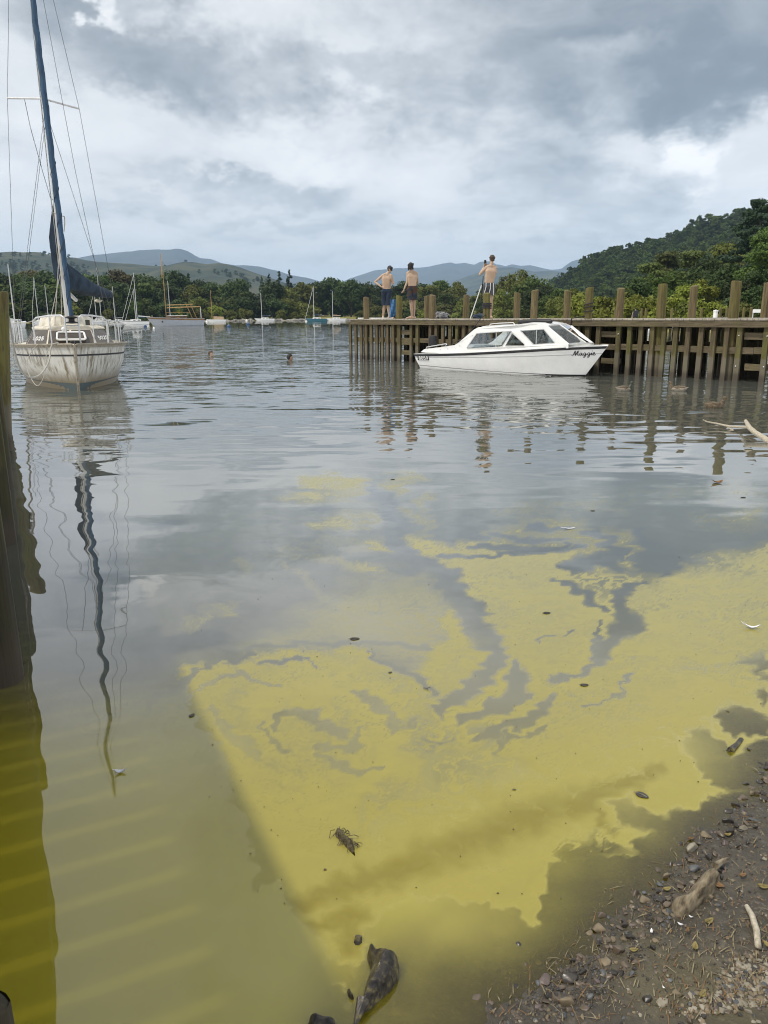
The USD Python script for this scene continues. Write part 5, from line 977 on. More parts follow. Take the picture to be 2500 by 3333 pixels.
def windgen(t, L, h1, zz, k, loc, Yw):
    z = zz(0); top = at(32, 983, Yw)[2]; x = L * .12
    for sg in (-1, 1): put('gantry', G().tube([(x, sg * .95, z), (x + .1, 0, z + 1.9)], .045, 6), M_alu, t)
    put('gantry', G().tube([(x + 1.2, 0, z), (x + .1, 0, z + 1.9), (x + .1, 0, top)], .045, 6), M_alu, t)
    wg = put('wind_generator', G().tube([(x + .1, -.25, top), (x + .1, .35, top)], [.10, .07], 8).beam((x + .1, .3, top), (x + .1, .75, top + .05), .03, .10).beam((x + .1, .72, top - .25), (x + .1, .85, top + .4), .03, .35), M_white, t, smooth=40)
    for q in range(3):
        a = .5 + q * 2.094; put('blade', G().beam((x + .1, -.28, top), (x + .1 + .9 * math.cos(a) * .5, -.28, top + .9 * math.sin(a)), .04, .09), M_white, wg)
    put('pushpit', G().tube([(x, -1.1, z), (x, -1.1, z + .6), (x, 1.1, z + .6), (x, 1.1, z)], .035, 6), M_steel, t)
    put('life_ring', G().tube([(x - .05, .75 + .25 * math.cos(a), z + .55 + .25 * math.sin(a)) for a in np.linspace(0, 6.283, 13)], .07, 6), M_cream, t, smooth=True)
yacht('white yacht with a wind generator on its stern, at the left edge', 12, 78, 1069, 'r', [], ang=math.radians(62), free=1.05, extra=windgen, Lmul=1.0)
yacht('white yacht with blue sail cover left of the blue mast', 105, 152, 1051, 'l', [(119, 903)], cover=M_blue, ang=.6, free=1.0, furl=True)
yacht('low white boat floating in front of the white yacht left of the blue mast', 112, 142, 1058, 'l', [], name='motor_boat', cab=True, free=.6, ang=.3, cat='boat')
yacht('bare masted yacht mostly hidden behind the stained sailboat', 150, 225, 1049, 'r', [(157, 928)], free=.8)
yacht('white yacht mostly hidden behind the cream decked yacht', 284, 330, 1046, 'l', [(313, 947)], furl=True)
yacht('white yacht with cream topsides and tall tan mast, right of the stained sailboat', 291, 358, 1049, 'r', [(329, 870)], stripe=M_cream, wood_mast=False)
yacht('white yacht with a bare slim mast, between two larger white yachts', 354, 410, 1051, 'l', [(374, 932)], stripe=M_grey)
yacht('white yacht hidden behind the blue sail cover, its shorter mast showing', 408, 452, 1049, 'l', [(441, 940)], furl=True)
yacht('white yacht with blue boom cover and rolled headsail left of the wooden yacht', 398, 482, 1057, 'l', [(446, 888)], cover=M_blue, furl=True, stripe=M_gold, free=1.0)
yacht('white yacht hidden behind the wooden yacht, its silver mast showing', 520, 600, 1047, 'l', [(554, 914)])
def gaffer(t, L, h1, zz, k, loc, Yw):
    lx = loc(543); z = zz(.5)
    put('bowsprit', G().tube([(L * .93, 0, zz(.95) + .05), (L * 1.13, 0, zz(1) + .15)], .09, 6), M_alu, t)
    for a, b, c_ in ((1.75, 1.95, .10), (2.2, 2.35, .08)): put('gaff', G().tube([(lx - .1, .1, z + a), (loc(655 if a < 2 else 632), .1, z + b)], c_, 6), M_varn, t)
    put('crutch', G().beam((loc(655), .1, z), (loc(655), .1, z + 1.9), .1, .1), M_letter, t)
    for p in (608, 622): put('crutch', G().beam((loc(p), .5, z + 2.4), (loc(p + 18), -.5, z), .09, .09), M_varn, t)
    put('porthole', G().ball((loc(528), -h1(loc(528) / L) * .96, z * .55), (.14, .05, .14), 1), M_black, t); put('porthole', G().ball((loc(528), h1(loc(528) / L) * .96, z * .55), (.14, .05, .14), 1), M_black, t)
    put('topmast', G().tube([(loc(537), .12, at(537, 905, Yw)[2]), (loc(537), .12, at(537, 826, Yw)[2])], .07, 6), M_varn, t)
yacht('grey hulled wooden yacht with varnished mast and spars', 482, 660, 1061, 'l', [(541, 850)], hull='grey', free=1.45, stripe=M_wood_, wood_mast=True, extra=gaffer)
yacht('small open boat under a tan canvas tent', 672, 733, 1048, 'l', [(690, 944)], cab=False, tent=M_tan, free=.7, wood_mast=True)
yacht('lone white yacht with slim mast in mid water, in front of dark trees', 829, 892, 1044, 'l', [(852, 953)], cover=M_navy, free=.8)
yacht('teal hulled white yacht anchored off the mown meadow', 994, 1064, 1046.5, 'l', [(1022, 931)], hull='teal', cover=M_navy, free=.8, furl=True)
yacht('white yacht with grey boom cover nearest the jetty end', 1063, 1124, 1044.5, 'l', [(1083, 947)], cover=M_tan, free=.75)
yacht('white dinghy moored behind the long jetty, seen between its boards', 2062, 2150, 1078, 'l', [], name='dinghy', cab=False, free=.6, cat='boat')
def awn(t, L, h1, zz, k, loc, Yw):
    for xa, xb in ((2448, 2500),):
        za, zb = at(2480, 1018, Yw)[2], at(2480, 1007, Yw)[2]; put('awning', G().beam((loc(2446), 0, (za + zb) / 2), (loc(2530), 0, (za + zb) / 2), h1(.4) * 1.7, zb - za), M_white, t)
        for p in (2450, 2525):
            for sg in (-1, 1): put('awning_post', G().tube([(loc(p), sg * h1(.4) * .75, zz(.3)), (loc(p), sg * h1(.4) * .75, za)], .03, 6), M_alu, t)
yacht('white launch with a flat white awning behind the right end of the jetty', 2425, 2570, 1082, 'r', [], name='launch', cab=False, free=.8, extra=awn, cat='boat')
# mooring buoys
M_bblue = P('blue_buoy', (.015, .05, .13), (.03, .08, .19), scale=(3, 3, 3), rough=.4)
for px, py, r, m, lab in ((743, 1062, 6.3, M_bblue, 'larger dark blue mooring buoy left of the other blue buoy'), (806, 1055, 5.2, M_bblue, 'smaller dark blue mooring buoy right of the other blue buoy'), (802, 1043, 3.6, M_letter, 'small white buoy left of the lone white yacht'), (672, 1047, 3.6, M_letter, 'white buoy at the bow of the tan tented boat'), (470, 1062, 5.0, M_bblue, 'blue buoy at the bow of the grey wooden yacht'), (480, 1063, 3.4, M_cream, 'cream buoy touching the blue buoy by the wooden yacht'), (498, 1068, 3.0, M_letter, 'tall white marker float below the wooden yacht'), (996, 1046, 3, M_letter, 'tiny white buoy at the bow of the teal yacht')):
    Yb = min(float(gnd(px, py + r * .5)[1]), float(far_y(px)) - 4); k = Yb / FPX; c0 = at(px, 1029, Yb); t = thing('mooring_buoy', lab, 'buoy', (c0[0], Yb, 0)); R_ = r * k
    put('float', G().ball((0, 0, R_ * .35), (R_, R_, R_ * (1.6 if 'marker' in lab else 1)), 2), m, t, smooth=True); put('ring', G().tube([(R_ * .22 * math.cos(a), 0, R_ * 1.42 + R_ * .2 * math.sin(a)) for a in np.linspace(0, 6.28, 9)], R_ * .06, 5), M_steel, t)
# the low jetty behind, its posts showing over the deck
fj = thing('far_jetty', 'low jetty with a row of thin posts behind the long jetty on the right', 'jetty')
Yj = 48.0; j0, j1 = at(1990, 1029, Yj + 3)[:2], at(2700, 1029, Yj - 6)[:2]
for px, top in ((2002, 1007), (2088, 1004), (2102, 1003), (2186, 1004), (2281, 1003), (2343, 1002), (2364, 1003), (2420, 1001), (2443, 1001), (2560, 1000), (2620, 1000)):
    f = (px - 1990) / 710; q = j0 + (j1 - j0) * f; q[0] = at(px, 1029, q[1])[0]; put('post', post_mesh((q[0], q[1], 0), .088, -1, at(px, top, q[1])[2], px, n=9), W_post2, fj)
put('deck', G().beam((*j0, .88), (*j1, .88), 1.6, .10), W_deck, fj); put('rim_beam', G().beam((j0[0], j0[1] - .85, .78), (j1[0], j1[1] - .85, .78), .08, .2), W_beam, fj)
q = at(2330, 1010, 46); t = thing('marker_post', 'short white plastic post with a cap standing beyond the jetty', 'post', (q[0], 46, 0)); put('shaft', G().lathe([(.13, -1), (.13, q[2] - .06)], 10), M_white, t, smooth=40); put('cap', G().lathe([(.15, q[2] - .07), (.15, q[2]), (.03, q[2] + .03)], 10), M_white, t)
# ---------------------------------------------------------------- people and animals
M_skin = P('pale_skin', (.40, .275, .19), (.49, .35, .25), scale=(6, 6, 6), rough=.5); M_skin2 = P('warm_skin', (.30, .19, .125), (.38, .25, .17), scale=(6, 6, 6), rough=.5)
M_hair = P('dark_hair', (.010, .008, .007), (.022, .018, .014), scale=(90, 90, 20), rough=.6, bump=.5); M_hairb = P('brown_hair', (.045, .026, .014), (.08, .05, .028), scale=(90, 90, 20), rough=.65, bump=.5)
M_short1 = P('navy_shorts', (.008, .016, .032), (.018, .032, .06), scale=(8, 8, 4), rough=.9, bump=.4)
M_short2 = P('patterned_shorts', (.010, .020, .038), (.020, .032, .05), scale=(5, 5, 5), rough=.9, c3=(.07, .032, .016), lo=.42, hi=.56)
M_short3 = P('grey_shorts', (.045, .05, .058), (.09, .095, .105), scale=(9, 9, 5), rough=.9, bump=.4)
M_eye = P('dark_eye', (.02, .015, .012), rough=.2); M_vest = P('dark_vest', (.018, .02, .026), (.035, .038, .045), scale=(5, 5, 5), rough=.9)
MF = manifold3d.Manifold
def sph(c, r, n=14):
    r = (r, r, r) if np.ndim(r) == 0 else r
    return MF.sphere(1.0, n).scale([float(q) for q in r]).translate([float(q) for q in c])
def bone(a, ra, b, rb): return MF.batch_hull([sph(a, ra), sph(b, rb)])
def hand_m(w, d, side, curl=.5, s=1.0):
    """a palm and five bent fingers: w wrist, d direction of the hand, side towards the thumb"""
    w, d, side = (np.asarray(q, float) for q in (w, d, side)); d = d / np.linalg.norm(d); side = side - d * (side @ d); side /= np.linalg.norm(side); nrm = np.cross(d, side)
    pc_ = [w + d * .02 * s, w + d * .085 * s + side * .03 * s, w + d * .085 * s - side * .03 * s, w + d * .03 * s + side * .022 * s]
    out = [MF.batch_hull([sph(p, .014 * s, 8) for p in pc_])]
    for k, L in enumerate((.068, .078, .072, .055)):
        b = w + d * .085 * s + side * (.030 - .020 * k) * s; m = b + (d * math.cos(curl * .6) - nrm * math.sin(curl * .6)) * L * .55 * s; e = m + (d * math.cos(curl * 1.7) - nrm * math.sin(curl * 1.7)) * L * .5 * s
        out += [bone(b, .0095 * s, m, .0085 * s), bone(m, .0085 * s, e, .007 * s)]
    b = w + d * .03 * s + side * .028 * s; m = b + (d * .6 + side * .8) * .038 * s; e = m + (d * .9 + side * .2 - nrm * .3) * .032 * s
    return out + [bone(b, .012 * s, m, .0105 * s), bone(m, .0105 * s, e, .008 * s)]
def fuse(parts, edge=.018, it=8):
    m = MF.batch_boolean(parts, manifold3d.OpType.Add).refine_to_length(edge); v, f, _ = meshkit.arrays(m); t = trimesh.Trimesh(v, f, process=True); trimesh.smoothing.filter_taubin(t, iterations=it)
    return G().mesh(t.vertices, t.faces)
def head_parts(c, yaw, nod=0.0, s=1.0):
    """a head with face features; yaw 0 looks along -y (towards the viewer)"""
    f = np.array([math.sin(yaw), -math.cos(yaw), -nod]); f /= np.linalg.norm(f); r = np.array([math.cos(yaw), math.sin(yaw), 0]); u = np.cross(r, -f) * -1; u = u if u[2] > 0 else -u; c = np.asarray(c, float)
    P_ = lambda a, b, d: c + s * (r * a + f * b + u * d)
    parts = [MF.batch_hull([sph(P_(0, -.015, .035), .078 * s), sph(P_(0, .02, .02), .070 * s), sph(P_(0, .055, -.075), .028 * s), sph(P_(0, .02, -.055), .052 * s)]), MF.batch_hull([sph(P_(0, .085, .012), .010 * s, 8), sph(P_(0, .105, -.022), .013 * s, 8), sph(P_(0, .08, -.03), .016 * s, 8)])]
    for q in (-1, 1): parts += [sph(P_(.077 * q, -.005, -.005), (.012 * s, .02 * s, .030 * s), 8), bone(P_(.025 * q, .078, -.055), .010 * s, P_(0, .085, -.056), .011 * s)]
    eyes = G()
    for q in (-1, 1): eyes.ball(P_(.030 * q, .083, .006), .010 * s, 1)
    eyes.ball(P_(0, .092, -.056), np.array([.018, .006, .005]) * s, 1)
    return parts, eyes, P_
def hair_m(P_, s, style, seed):
    rr = np.random.default_rng(seed); base = [MF.batch_hull([sph(P_(0, -.022, .048), .082 * s), sph(P_(0, .03, .068), .060 * s), sph(P_(0, -.04, -.01 if style == 'short' else -.02), .066 * s)])]
    for k in range(26 if style != 'short' else 14):
        a = rr.uniform(-2.2, 2.2) + math.pi; R_ = .082 * s; st = P_(R_ / s * .9 * math.sin(a) * 1, -.02 + .07 * -abs(math.cos(a)) * (1 if abs(a - math.pi) < 1.6 else -.6), .05)
        ln = {'short': .035, 'fringe': .075, 'long': .15}[style] * rr.uniform(.7, 1.15); base.append(bone(st, .024 * s, st + np.array([.01 * rr.normal(), .01 * rr.normal(), -ln * s]), .012 * s))
    if style in ('fringe', 'long'):
        for k in range(8): b = P_(rr.uniform(-.06, .06), .06, .085); base.append(bone(b, .028 * s, P_(rr.uniform(-.065, .065), .095, .035 if style == 'fringe' else .05), .014 * s))
    m = MF.batch_boolean(base, manifold3d.OpType.Add)
    return fuse([m], .016, 4)
def person(label, base, J, head, hair, shorts, skin=M_skin, group=None):
    """J: joints in metres, x to the viewer's right, y away, z up from the feet"""
    t = thing('person', label, 'person', base); A = {k: np.array(v, float) for k, v in J.items()}
    b = []
    for q in 'LR':
        b += [bone(A['sh' + q], .052, A['el' + q], .038), bone(A['el' + q], .040, A['wr' + q], .025), bone(A['hip' + q], .082, A['kn' + q], .054), MF.batch_hull([sph(A['kn' + q], .052), sph(A['kn' + q] * .68 + A['an' + q] * .32 + [0, .012, 0], .055), sph(A['kn' + q] * .4 + A['an' + q] * .6, .042)]), bone(A['kn' + q] * .4 + A['an' + q] * .6, .042, A['an' + q], .033)]
        f0, ft = A['an' + q] + [0, 0, -.035], A['to' + q]; dr = (ft - f0) / np.linalg.norm(ft - f0); sd_ = np.array([-dr[1], dr[0], 0])
        b += [MF.batch_hull([sph(A['an' + q], .032), sph([f0[0] - dr[0] * .05, f0[1] - dr[1] * .05, .032], .032), sph([ft[0], ft[1], .02], .02), sph(np.array([ft[0], ft[1], .022]) + sd_ * .028 - dr * .03, .022), sph(np.array([ft[0], ft[1], .022]) - sd_ * .028 - dr * .03, .022)])]
        for k in range(5): e = np.array([ft[0], ft[1], .014]) + sd_ * (.032 - .016 * k) + dr * (.02 - .006 * abs(k - 1)); b.append(bone(e - dr * .03, .011, e, .009))
        wd_ = A['wr' + q] - A['el' + q]; b += hand_m(A['wr' + q], J.get('hd' + q, wd_), J.get('th' + q, (0, -1, .3)), J.get('cu' + q, .5), .98)
    sl, sr_, hl, hr_ = A['shL'], A['shR'], A['hipL'], A['hipR']; ch, wa, pe = (sl + sr_) / 2 + [0, .0, -.12], A['waist'], (hl + hr_) / 2; ax = (sr_ - sl) / np.linalg.norm(sr_ - sl); hx = (hr_ - hl) / np.linalg.norm(hr_ - hl)
    b += [MF.batch_hull([sph(sl * .75 + ch * .25, .058), sph(sr_ * .75 + ch * .25, .058), sph(ch + ax * .10, .092), sph(ch - ax * .10, .092)]), MF.batch_hull([sph(ch + ax * .09, .092), sph(ch - ax * .09, .092), sph(wa + hx * .065, .078), sph(wa - hx * .065, .078)]), MF.batch_hull([sph(wa + hx * .065, .078), sph(wa - hx * .065, .078), sph(pe + hx * .085, .088), sph(pe - hx * .085, .088)])]
    hp, eyes, P_ = head_parts(*head); nb = (sl + sr_) / 2 + [0, 0, .03]; b += hp + [bone(nb, .058, P_(0, -.01, -.06), .050), MF.batch_hull([sph(sl + [0, 0, .01], .045), sph(nb + [0, 0, .035], .05), sph(sr_ + [0, 0, .01], .045)])]
    put('body', fuse(b, .020), skin, t, smooth=True); put('eyes', eyes, M_eye, t, smooth=True); put('hair', hair_m(P_, 1.0, hair[0], len(label)), hair[1], t, smooth=True)
    kz, mat, fl = shorts; pr = [MF.batch_hull([sph(wa + [0, 0, -.055] + hx * .075, .086), sph(wa + [0, 0, -.055] - hx * .075, .086), sph(pe + hx * .10, .100), sph(pe - hx * .10, .100)])]
    for q in 'LR':
        tk = (A['hip' + q][2] - kz) / (A['hip' + q][2] - A['kn' + q][2]); e = A['hip' + q] + (A['kn' + q] - A['hip' + q]) * tk; pr.append(MF.batch_hull([sph(A['hip' + q], .098), sph(e, .075 + fl)]))
    cut = MF.cube([4, 4, 4], True).translate([0, 0, wa[2] - .005 + 2]); cut2 = MF.cube([4, 4, 4], True).translate([0, 0, kz - 2]); m = MF.batch_boolean(pr, manifold3d.OpType.Add) - cut - cut2
    v, f, _ = meshkit.arrays(m.refine_to_length(.03)); v = v + (.010 * (meshkit.fbm(v * [16, 16, 5], 3, 4) - .5)[:, None] * np.array([1, 1, 0])); sh = put('shorts', (v, f), mat, t, smooth=40)
    return t, sh, A
def on_deck(px, o):
    r = ray(px, 1037); tt = ((J0 + JN * o) @ JN) / (r[:2] @ JN); q = (np.array([0, 0, EYE]) + r * tt)[:2]; return np.array([q[0], q[1], ZD + .002])
p1 = dict(shL=(-.13, .02, 1.47), shR=(.17, -.02, 1.46), elL=(-.40, .10, 1.26), elR=(.25, -.10, 1.20), wrL=(-.17, -.05, 1.09), wrR=(.165, -.17, 1.40), hdL=(.9, -.1, -.25), thL=(.2, .6, .7), cuL=.3, hdR=(-.12, .1, 1), thR=(-1, .2, 0), cuR=1.1, waist=(.01, 0, 1.04), hipL=(-.075, 0, .93), hipR=(.095, 0, .93), knL=(-.07, .03, .47), knR=(.055, -.04, .48), anL=(-.12, .10, .075), anR=(.10, -.02, .075), toL=(-.13, -.10, .02), toR=(.26, -.10, .02))
person('dark haired boy in long navy shorts, one hand on hip and one at mouth', on_deck(1258, .75), p1, ((.125, -.03, 1.675), .45, .55), ('fringe', M_hair), (.46, M_short1, .022))
p2 = dict(shL=(-.145, 0, 1.50), shR=(.14, .03, 1.50), elL=(-.17, -.02, 1.21), elR=(.195, .10, 1.22), wrL=(-.27, -.05, .98), wrR=(.13, .26, 1.12), thL=(.5, .8, 0), thR=(-.3, .1, 1), waist=(.0, 0, 1.10), hipL=(-.085, 0, .96), hipR=(.085, .02, .96), knL=(-.03, -.03, .52), knR=(.07, .03, .52), anL=(.0, .02, .075), anR=(.075, .06, .075), toL=(-.19, .06, .02), toR=(-.07, .16, .02))
person('long haired person seen from behind in dark patterned swim shorts', on_deck(1341, .8), p2, ((-.045, -.01, 1.72), math.pi - .5, .1), ('long', M_hair), (.62, M_short2, .038))
p3 = dict(shL=(-.12, 0, 1.53), shR=(.16, .0, 1.52), elL=(-.32, .02, 1.33), elR=(.14, .28, 1.36), wrL=(-.195, .12, 1.53), wrR=(-.02, .26, 1.55), hdL=(.35, .3, .9), thL=(.8, .5, 0), cuL=.9, hdR=(-.7, .1, .6), thR=(-.2, .1, 1), cuR=.9, waist=(-.03, 0, 1.10), hipL=(-.11, 0, .97), hipR=(.065, 0, .97), knL=(-.14, .02, .53), knR=(.045, -.02, .53), anL=(-.16, .06, .075), anR=(.055, .02, .075), toL=(-.24, .24, .02), toR=(-.06, .17, .02))
t3, sh3, A3_ = person('bare backed person in grey striped shorts holding up a phone', on_deck(1592, .95), p3, ((.04, .02, 1.775), math.pi + .35, .05), ('short', M_hairb), (.70, M_short3, .028))
for x0, x1 in ((-.135, -.175), (.005, -.02), (.10, .105)): put('stripe', G().tube([(x0, -.098, 1.07), (x0, -.108, .95), (x1, -.112, .80), (x1, -.104, .70)], .010, 6), M_letter, sh3)
put('wrist_band', G().tube([A3_['wrL'] + np.array([.030 * math.cos(a), .030 * math.sin(a), -.035 + .012 * math.cos(a)]) for a in np.linspace(0, 6.28, 12)], .008, 5), M_ink, t3)
b3 = on_deck(1592, .95); tag(put('phone', G().box(b3 + [-.145, .165, 1.685], (.072, .010, .150), ch=.3), M_ink), 'black phone held up upright by the bare backed person', 'phone')
def swimmer(px, wl, yaw, label, hair, skin):
    g_ = gnd(px, wl); t = thing('person', label, 'person', (g_[0], g_[1], 0)); hp, eyes, P_ = head_parts((0, 0, .095), yaw, -.1)
    b = hp + [bone((0, .02, -.10), .065, P_(0, -.01, -.06), .052), MF.batch_hull([sph((-.17, .02, -.17), .06), sph((.17, .02, -.17), .06), sph((0, .02, -.08), .055), sph((0, .0, -.5), .14)])]
    for q in (-1, 1): b += [bone((.18 * q, .02, -.18), .05, (.32 * q, -.12, -.34), .04), bone((.32 * q, -.12, -.34), .038, (.18 * q, -.38, -.26), .026)] + hand_m((.18 * q, -.38, -.26), (-.4 * q, -1, .1), (0, 0, 1), .3)
    put('body', fuse(b, .018), skin, t, smooth=True); put('eyes', eyes, M_eye, t, smooth=True); put('hair', hair_m(P_, 1.02, 'short', 5 + px), hair, t, smooth=True)
swimmer(687, 1160, 1.25, 'swimmer with short brown hair, face turned right, left of the other swimmer', M_hairb, M_skin); swimmer(944, 1173, 1.9, 'swimmer with dark hair seen from behind, nearer the jetty', M_hair, M_skin2)
q = at(2068, 1033, 74.0); t = thing('person', 'person in a dark vest seated on rocks across the water', 'person', (q[0], 74.0, q[2]))
bs_ = [MF.batch_hull([sph((-.17, 0, .55), .07), sph((.17, 0, .55), .07), sph((-.12, 0, .12), .12), sph((.12, 0, .12), .12)]), bone((0, 0, .58), .05, (0, .03, .68), .05)]
hp, eyes, P_ = head_parts((0, .04, .78), math.pi, .2); bs_ += hp
for k in (-1, 1): bs_ += [bone((.19 * k, 0, .54), .05, (.27 * k, .05, .28), .04), bone((.27 * k, .05, .28), .04, (.20 * k, .25, .18), .03), bone((.1 * k, .0, .1), .09, (.14 * k, .45, .12), .06), bone((.14 * k, .45, .12), .055, (.14 * k, .5, -.3), .04)] + hand_m((.20 * k, .25, .18), (-.2 * k, 1, 0), (0, 0, 1), .6)
put('body', fuse(bs_, .03), M_skin, t, smooth=True); put('hair', hair_m(P_, 1.0, 'short', 9), M_hair, t, smooth=True)
put('vest', fuse([MF.batch_hull([sph((-.16, -.01, .56), .078), sph((.16, -.01, .56), .078), sph((-.13, 0, .10), .135), sph((.13, 0, .10), .135)])], .03), M_vest, t, smooth=True)
# ducks
M_duck = P('mottled_brown_feathers', (.06, .042, .024), (.17, .125, .075), scale=(50, 50, 50), rough=.8, lo=.42, hi=.58); M_duckp = P('pale_feathers', (.14, .12, .09), (.27, .24, .19), scale=(30, 30, 30), rough=.8); M_bill = P('olive_bill', (.16, .12, .03), rough=.5); M_dgreen = P('dark_head_feathers', (.02, .035, .022), (.05, .05, .03), scale=(30, 30, 30), rough=.5)
def duck(px, wl, yaw, label, body, head):
    g_ = gnd(px, wl); t = thing('duck', label, 'duck', (g_[0], g_[1], 0), yaw, .85)
    xs = np.linspace(-.22, .19, 14); k = np.arange(12) * 2 * np.pi / 12; rings = []
    for x in xs:
        u = (x + .22) / .41; w = .105 * math.sin(math.pi * min(1, .06 + .94 * u)) ** .6 * (1 if u > .2 else .35 + 3.2 * u); zc = .035 + (.055 * (1 - u / .2) if u < .2 else 0) + .02 * max(0, u - .7); rings.append(np.stack([np.full(12, x), w * np.cos(k), zc + w * .78 * np.sin(k)], 1))
    bd_ = put('body', G().loft(rings), body, t, smooth=True)
    for sg in (-1, 1): put('wing', G().loft([np.stack([np.full(8, x), sg * (.078 + .018 * np.cos(kk)) * w2, .075 + .045 * w2 * np.sin(kk)], 1) for kk in [np.arange(8) * np.pi / 4] for x, w2 in ((-.20, .25), (-.10, .85), (.02, 1.05), (.11, .5))]), M_duck, bd_, smooth=True)
    hd = put('head', fuse([MF.batch_hull([sph((.15, 0, .07), .05), sph((.185, 0, .15), .032)]), MF.batch_hull([sph((.19, 0, .185), .040), sph((.215, 0, .185), .033)])], .015, 5), head, t, smooth=True)
    put('bill', G().loft([[(.235, -.016, .19), (.235, .016, .19), (.235, .016, .170), (.235, -.016, .170)], [(.275, -.018, .176), (.275, .018, .176), (.275, .018, .168), (.275, -.018, .168)], [(.295, -.010, .172), (.295, .010, .172), (.295, .010, .167), (.295, -.010, .167)]]), M_bill, hd, smooth=40); put('eyes', G().ball((.222, .030, .192), .006, 1).ball((.222, -.030, .192), .006, 1), M_eye, hd)
duck(2030, 1272, .2, 'duck with pale flank swimming just right of the cabin boat bow', M_duckp, M_dgreen); duck(2208, 1272, 2.6, 'pale duck close to the jetty boards, right of the first duck', M_duckp, M_duck); duck(2325, 1328, .15, 'mottled brown duck nearest the half sunken branch', M_duck, M_duck)
# ---------------------------------------------------------------- things on the jetty
M_towel = P('blue_towel', (.045, .13, .27), (.10, .22, .38), scale=(14, 14, 14), rough=1, bump=.6); M_cloth = P('grey_cloth', (.03, .03, .034), (.30, .30, .31), scale=(9, 9, 9), rough=1, bump=.6, lo=.40, hi=.60)
q0 = on_deck(1281, .35); g_ = G(); rows = []
for i in range(13):
    z = 2.06 - .54 * i / 12; u = np.linspace(-1, 1, 15); w = .10 + .07 * (i / 12) ** .8; rows.append(np.stack([q0[0] + w * u + .02 * i / 12, q0[1] + .03 * np.sin(u * 8 + .4 * i) - .02 * (1 - np.abs(u)), z - .10 * (u < -.2) * (i / 12) * np.abs(u) + .02 * np.sin(u * 5)], 1))
fr_ = np.array(rows); bk = fr_ + [0, .02, 0]; ring = [np.vstack([a, b[::-1]]) for a, b in zip(fr_, bk)]
tw_ = thing('towel', 'blue towel hanging beside a mossy post between two standing people', 'towel'); put('cloth', G().loft(ring), M_towel, tw_, smooth=True); put('fold', G().loft([np.vstack([a[3:9] + [.03, -.02, -.01 * i], (a[3:9] + [.03, -.035, -.01 * i])[::-1]]) for i, a in enumerate(fr_[:9])]), M_towel, tw_, smooth=True)
tag(put('hanging_rail', G().beam(q0 + [-.10, .012, .635], q0 + [.18, .012, .635], .03, .03), W_beam), 'short wooden rail holding the blue towel against its post', 'rail')
q0 = on_deck(1436, .8); v, f = G().ball((0, 0, 0), 1, 3).data(); n_ = meshkit.fbm(v * 2.2, 4, 6)[:, None]; v = v * (.55 + .9 * n_) * [.24, .22, .16]; v[:, 2] = np.maximum(v[:, 2] + .06, .0) ; tag(put('clothes_heap', G().mesh(v + q0, f), M_cloth, smooth=True), 'crumpled grey heap of clothes lying on the deck by the paired posts', 'clothes')
v, f = G().ball((0, 0, 0), 1, 3).data(); n_ = meshkit.fbm(v * 2.0 + 7, 4, 6)[:, None]; v = v * (.6 + .8 * n_) * [.22, .20, .10]; v[:, 2] = np.maximum(v[:, 2] + .05, .0); tag(put('bag', G().mesh(v + on_deck(1563, .6), f), M_navy, smooth=True), 'flat dark blue bag lying at the foot of the thin pole', 'bag')
for px, o, sx_, lab in ((1215, 1.0, .55, 'white board lying flat on the deck left of the boy'), (1243, .5, .38, 'smaller white board lying beside the boy on the deck')):
    q = on_deck(px, o); out = Polygon([(math.cos(a) * sx_ * (1 - .15 * math.sin(a * 2)), .19 * math.sin(a)) for a in np.linspace(0, 6.2, 26)]); m = trimesh.creation.extrude_polygon(out, .035, engine='earcut'); tag(put('paddle_board', G().mesh(np.array(m.vertices) + q, m.faces), M_white, smooth=30), lab, 'board')
Yt = float(on_deck(1545, .9)[1]); tr_ = thing('tripod', 'tripod with one long white leg and dark poles, in front of the photographer', 'tripod'); ap = at(1573, 898, Yt - .05)
put('white_leg', G().tube([at(1568, 927, Yt), [*at(1531, 1036, Yt)[:2], ZD]], .016, 7), M_white, tr_); put('dark_leg', G().tube([ap, [*at(1563, 1022, Yt + .05)[:2], ZD]], .012, 7), M_ink, tr_); put('dark_leg', G().tube([at(1571, 930, Yt), [*at(1578, 1030, Yt + .4)[:2], ZD]], .010, 7), M_ink, tr_); put('brace', G().box(at(1569, 975, Yt), (.06, .04, .02)), M_ink, tr_); put('hub', G().box(at(1570, 928, Yt), (.05, .05, .06)), M_ink, tr_)
for px, py, Y, r in ((2050, 1030, 76, .9), (2085, 1026, 78, 1.0), (2125, 1024, 76, 1.4), (2030, 1030, 79, .8), (2150, 1030, 74, .9), (2230, 1034, 70, .8)):
    v, f = G().ball((0, 0, 0), 1, 2).data(); v = v * (.6 + .8 * meshkit.fbm(v * 1.6 + px, 3, 2)[:, None]) * [r * 1.3, r, r * .55]; q = at(px, py, Y); z = float(land_z(np.array(q[0]), np.array(float(Y)))); put('boulder', G().mesh(v + [q[0], Y, max(z, 0)], f), M_rock, far, smooth=50)
for i in range(90):                                     # rocks along the far waterline
    px = 640 + 520 * rng.random(); Y = float(far_y(px)) - R(1, 4); r = R(.25, .9); x = at(px, 1029, Y)[0]; v, f = G().ball((0, 0, 0), 1, 1).data(); v = v * (1 + .25 * rng.normal(size=(len(v), 1))) * [r * 1.5, r, r * .7]; put('rock', G().mesh(v + [x, Y, .1], f), M_rock, far, smooth=False)
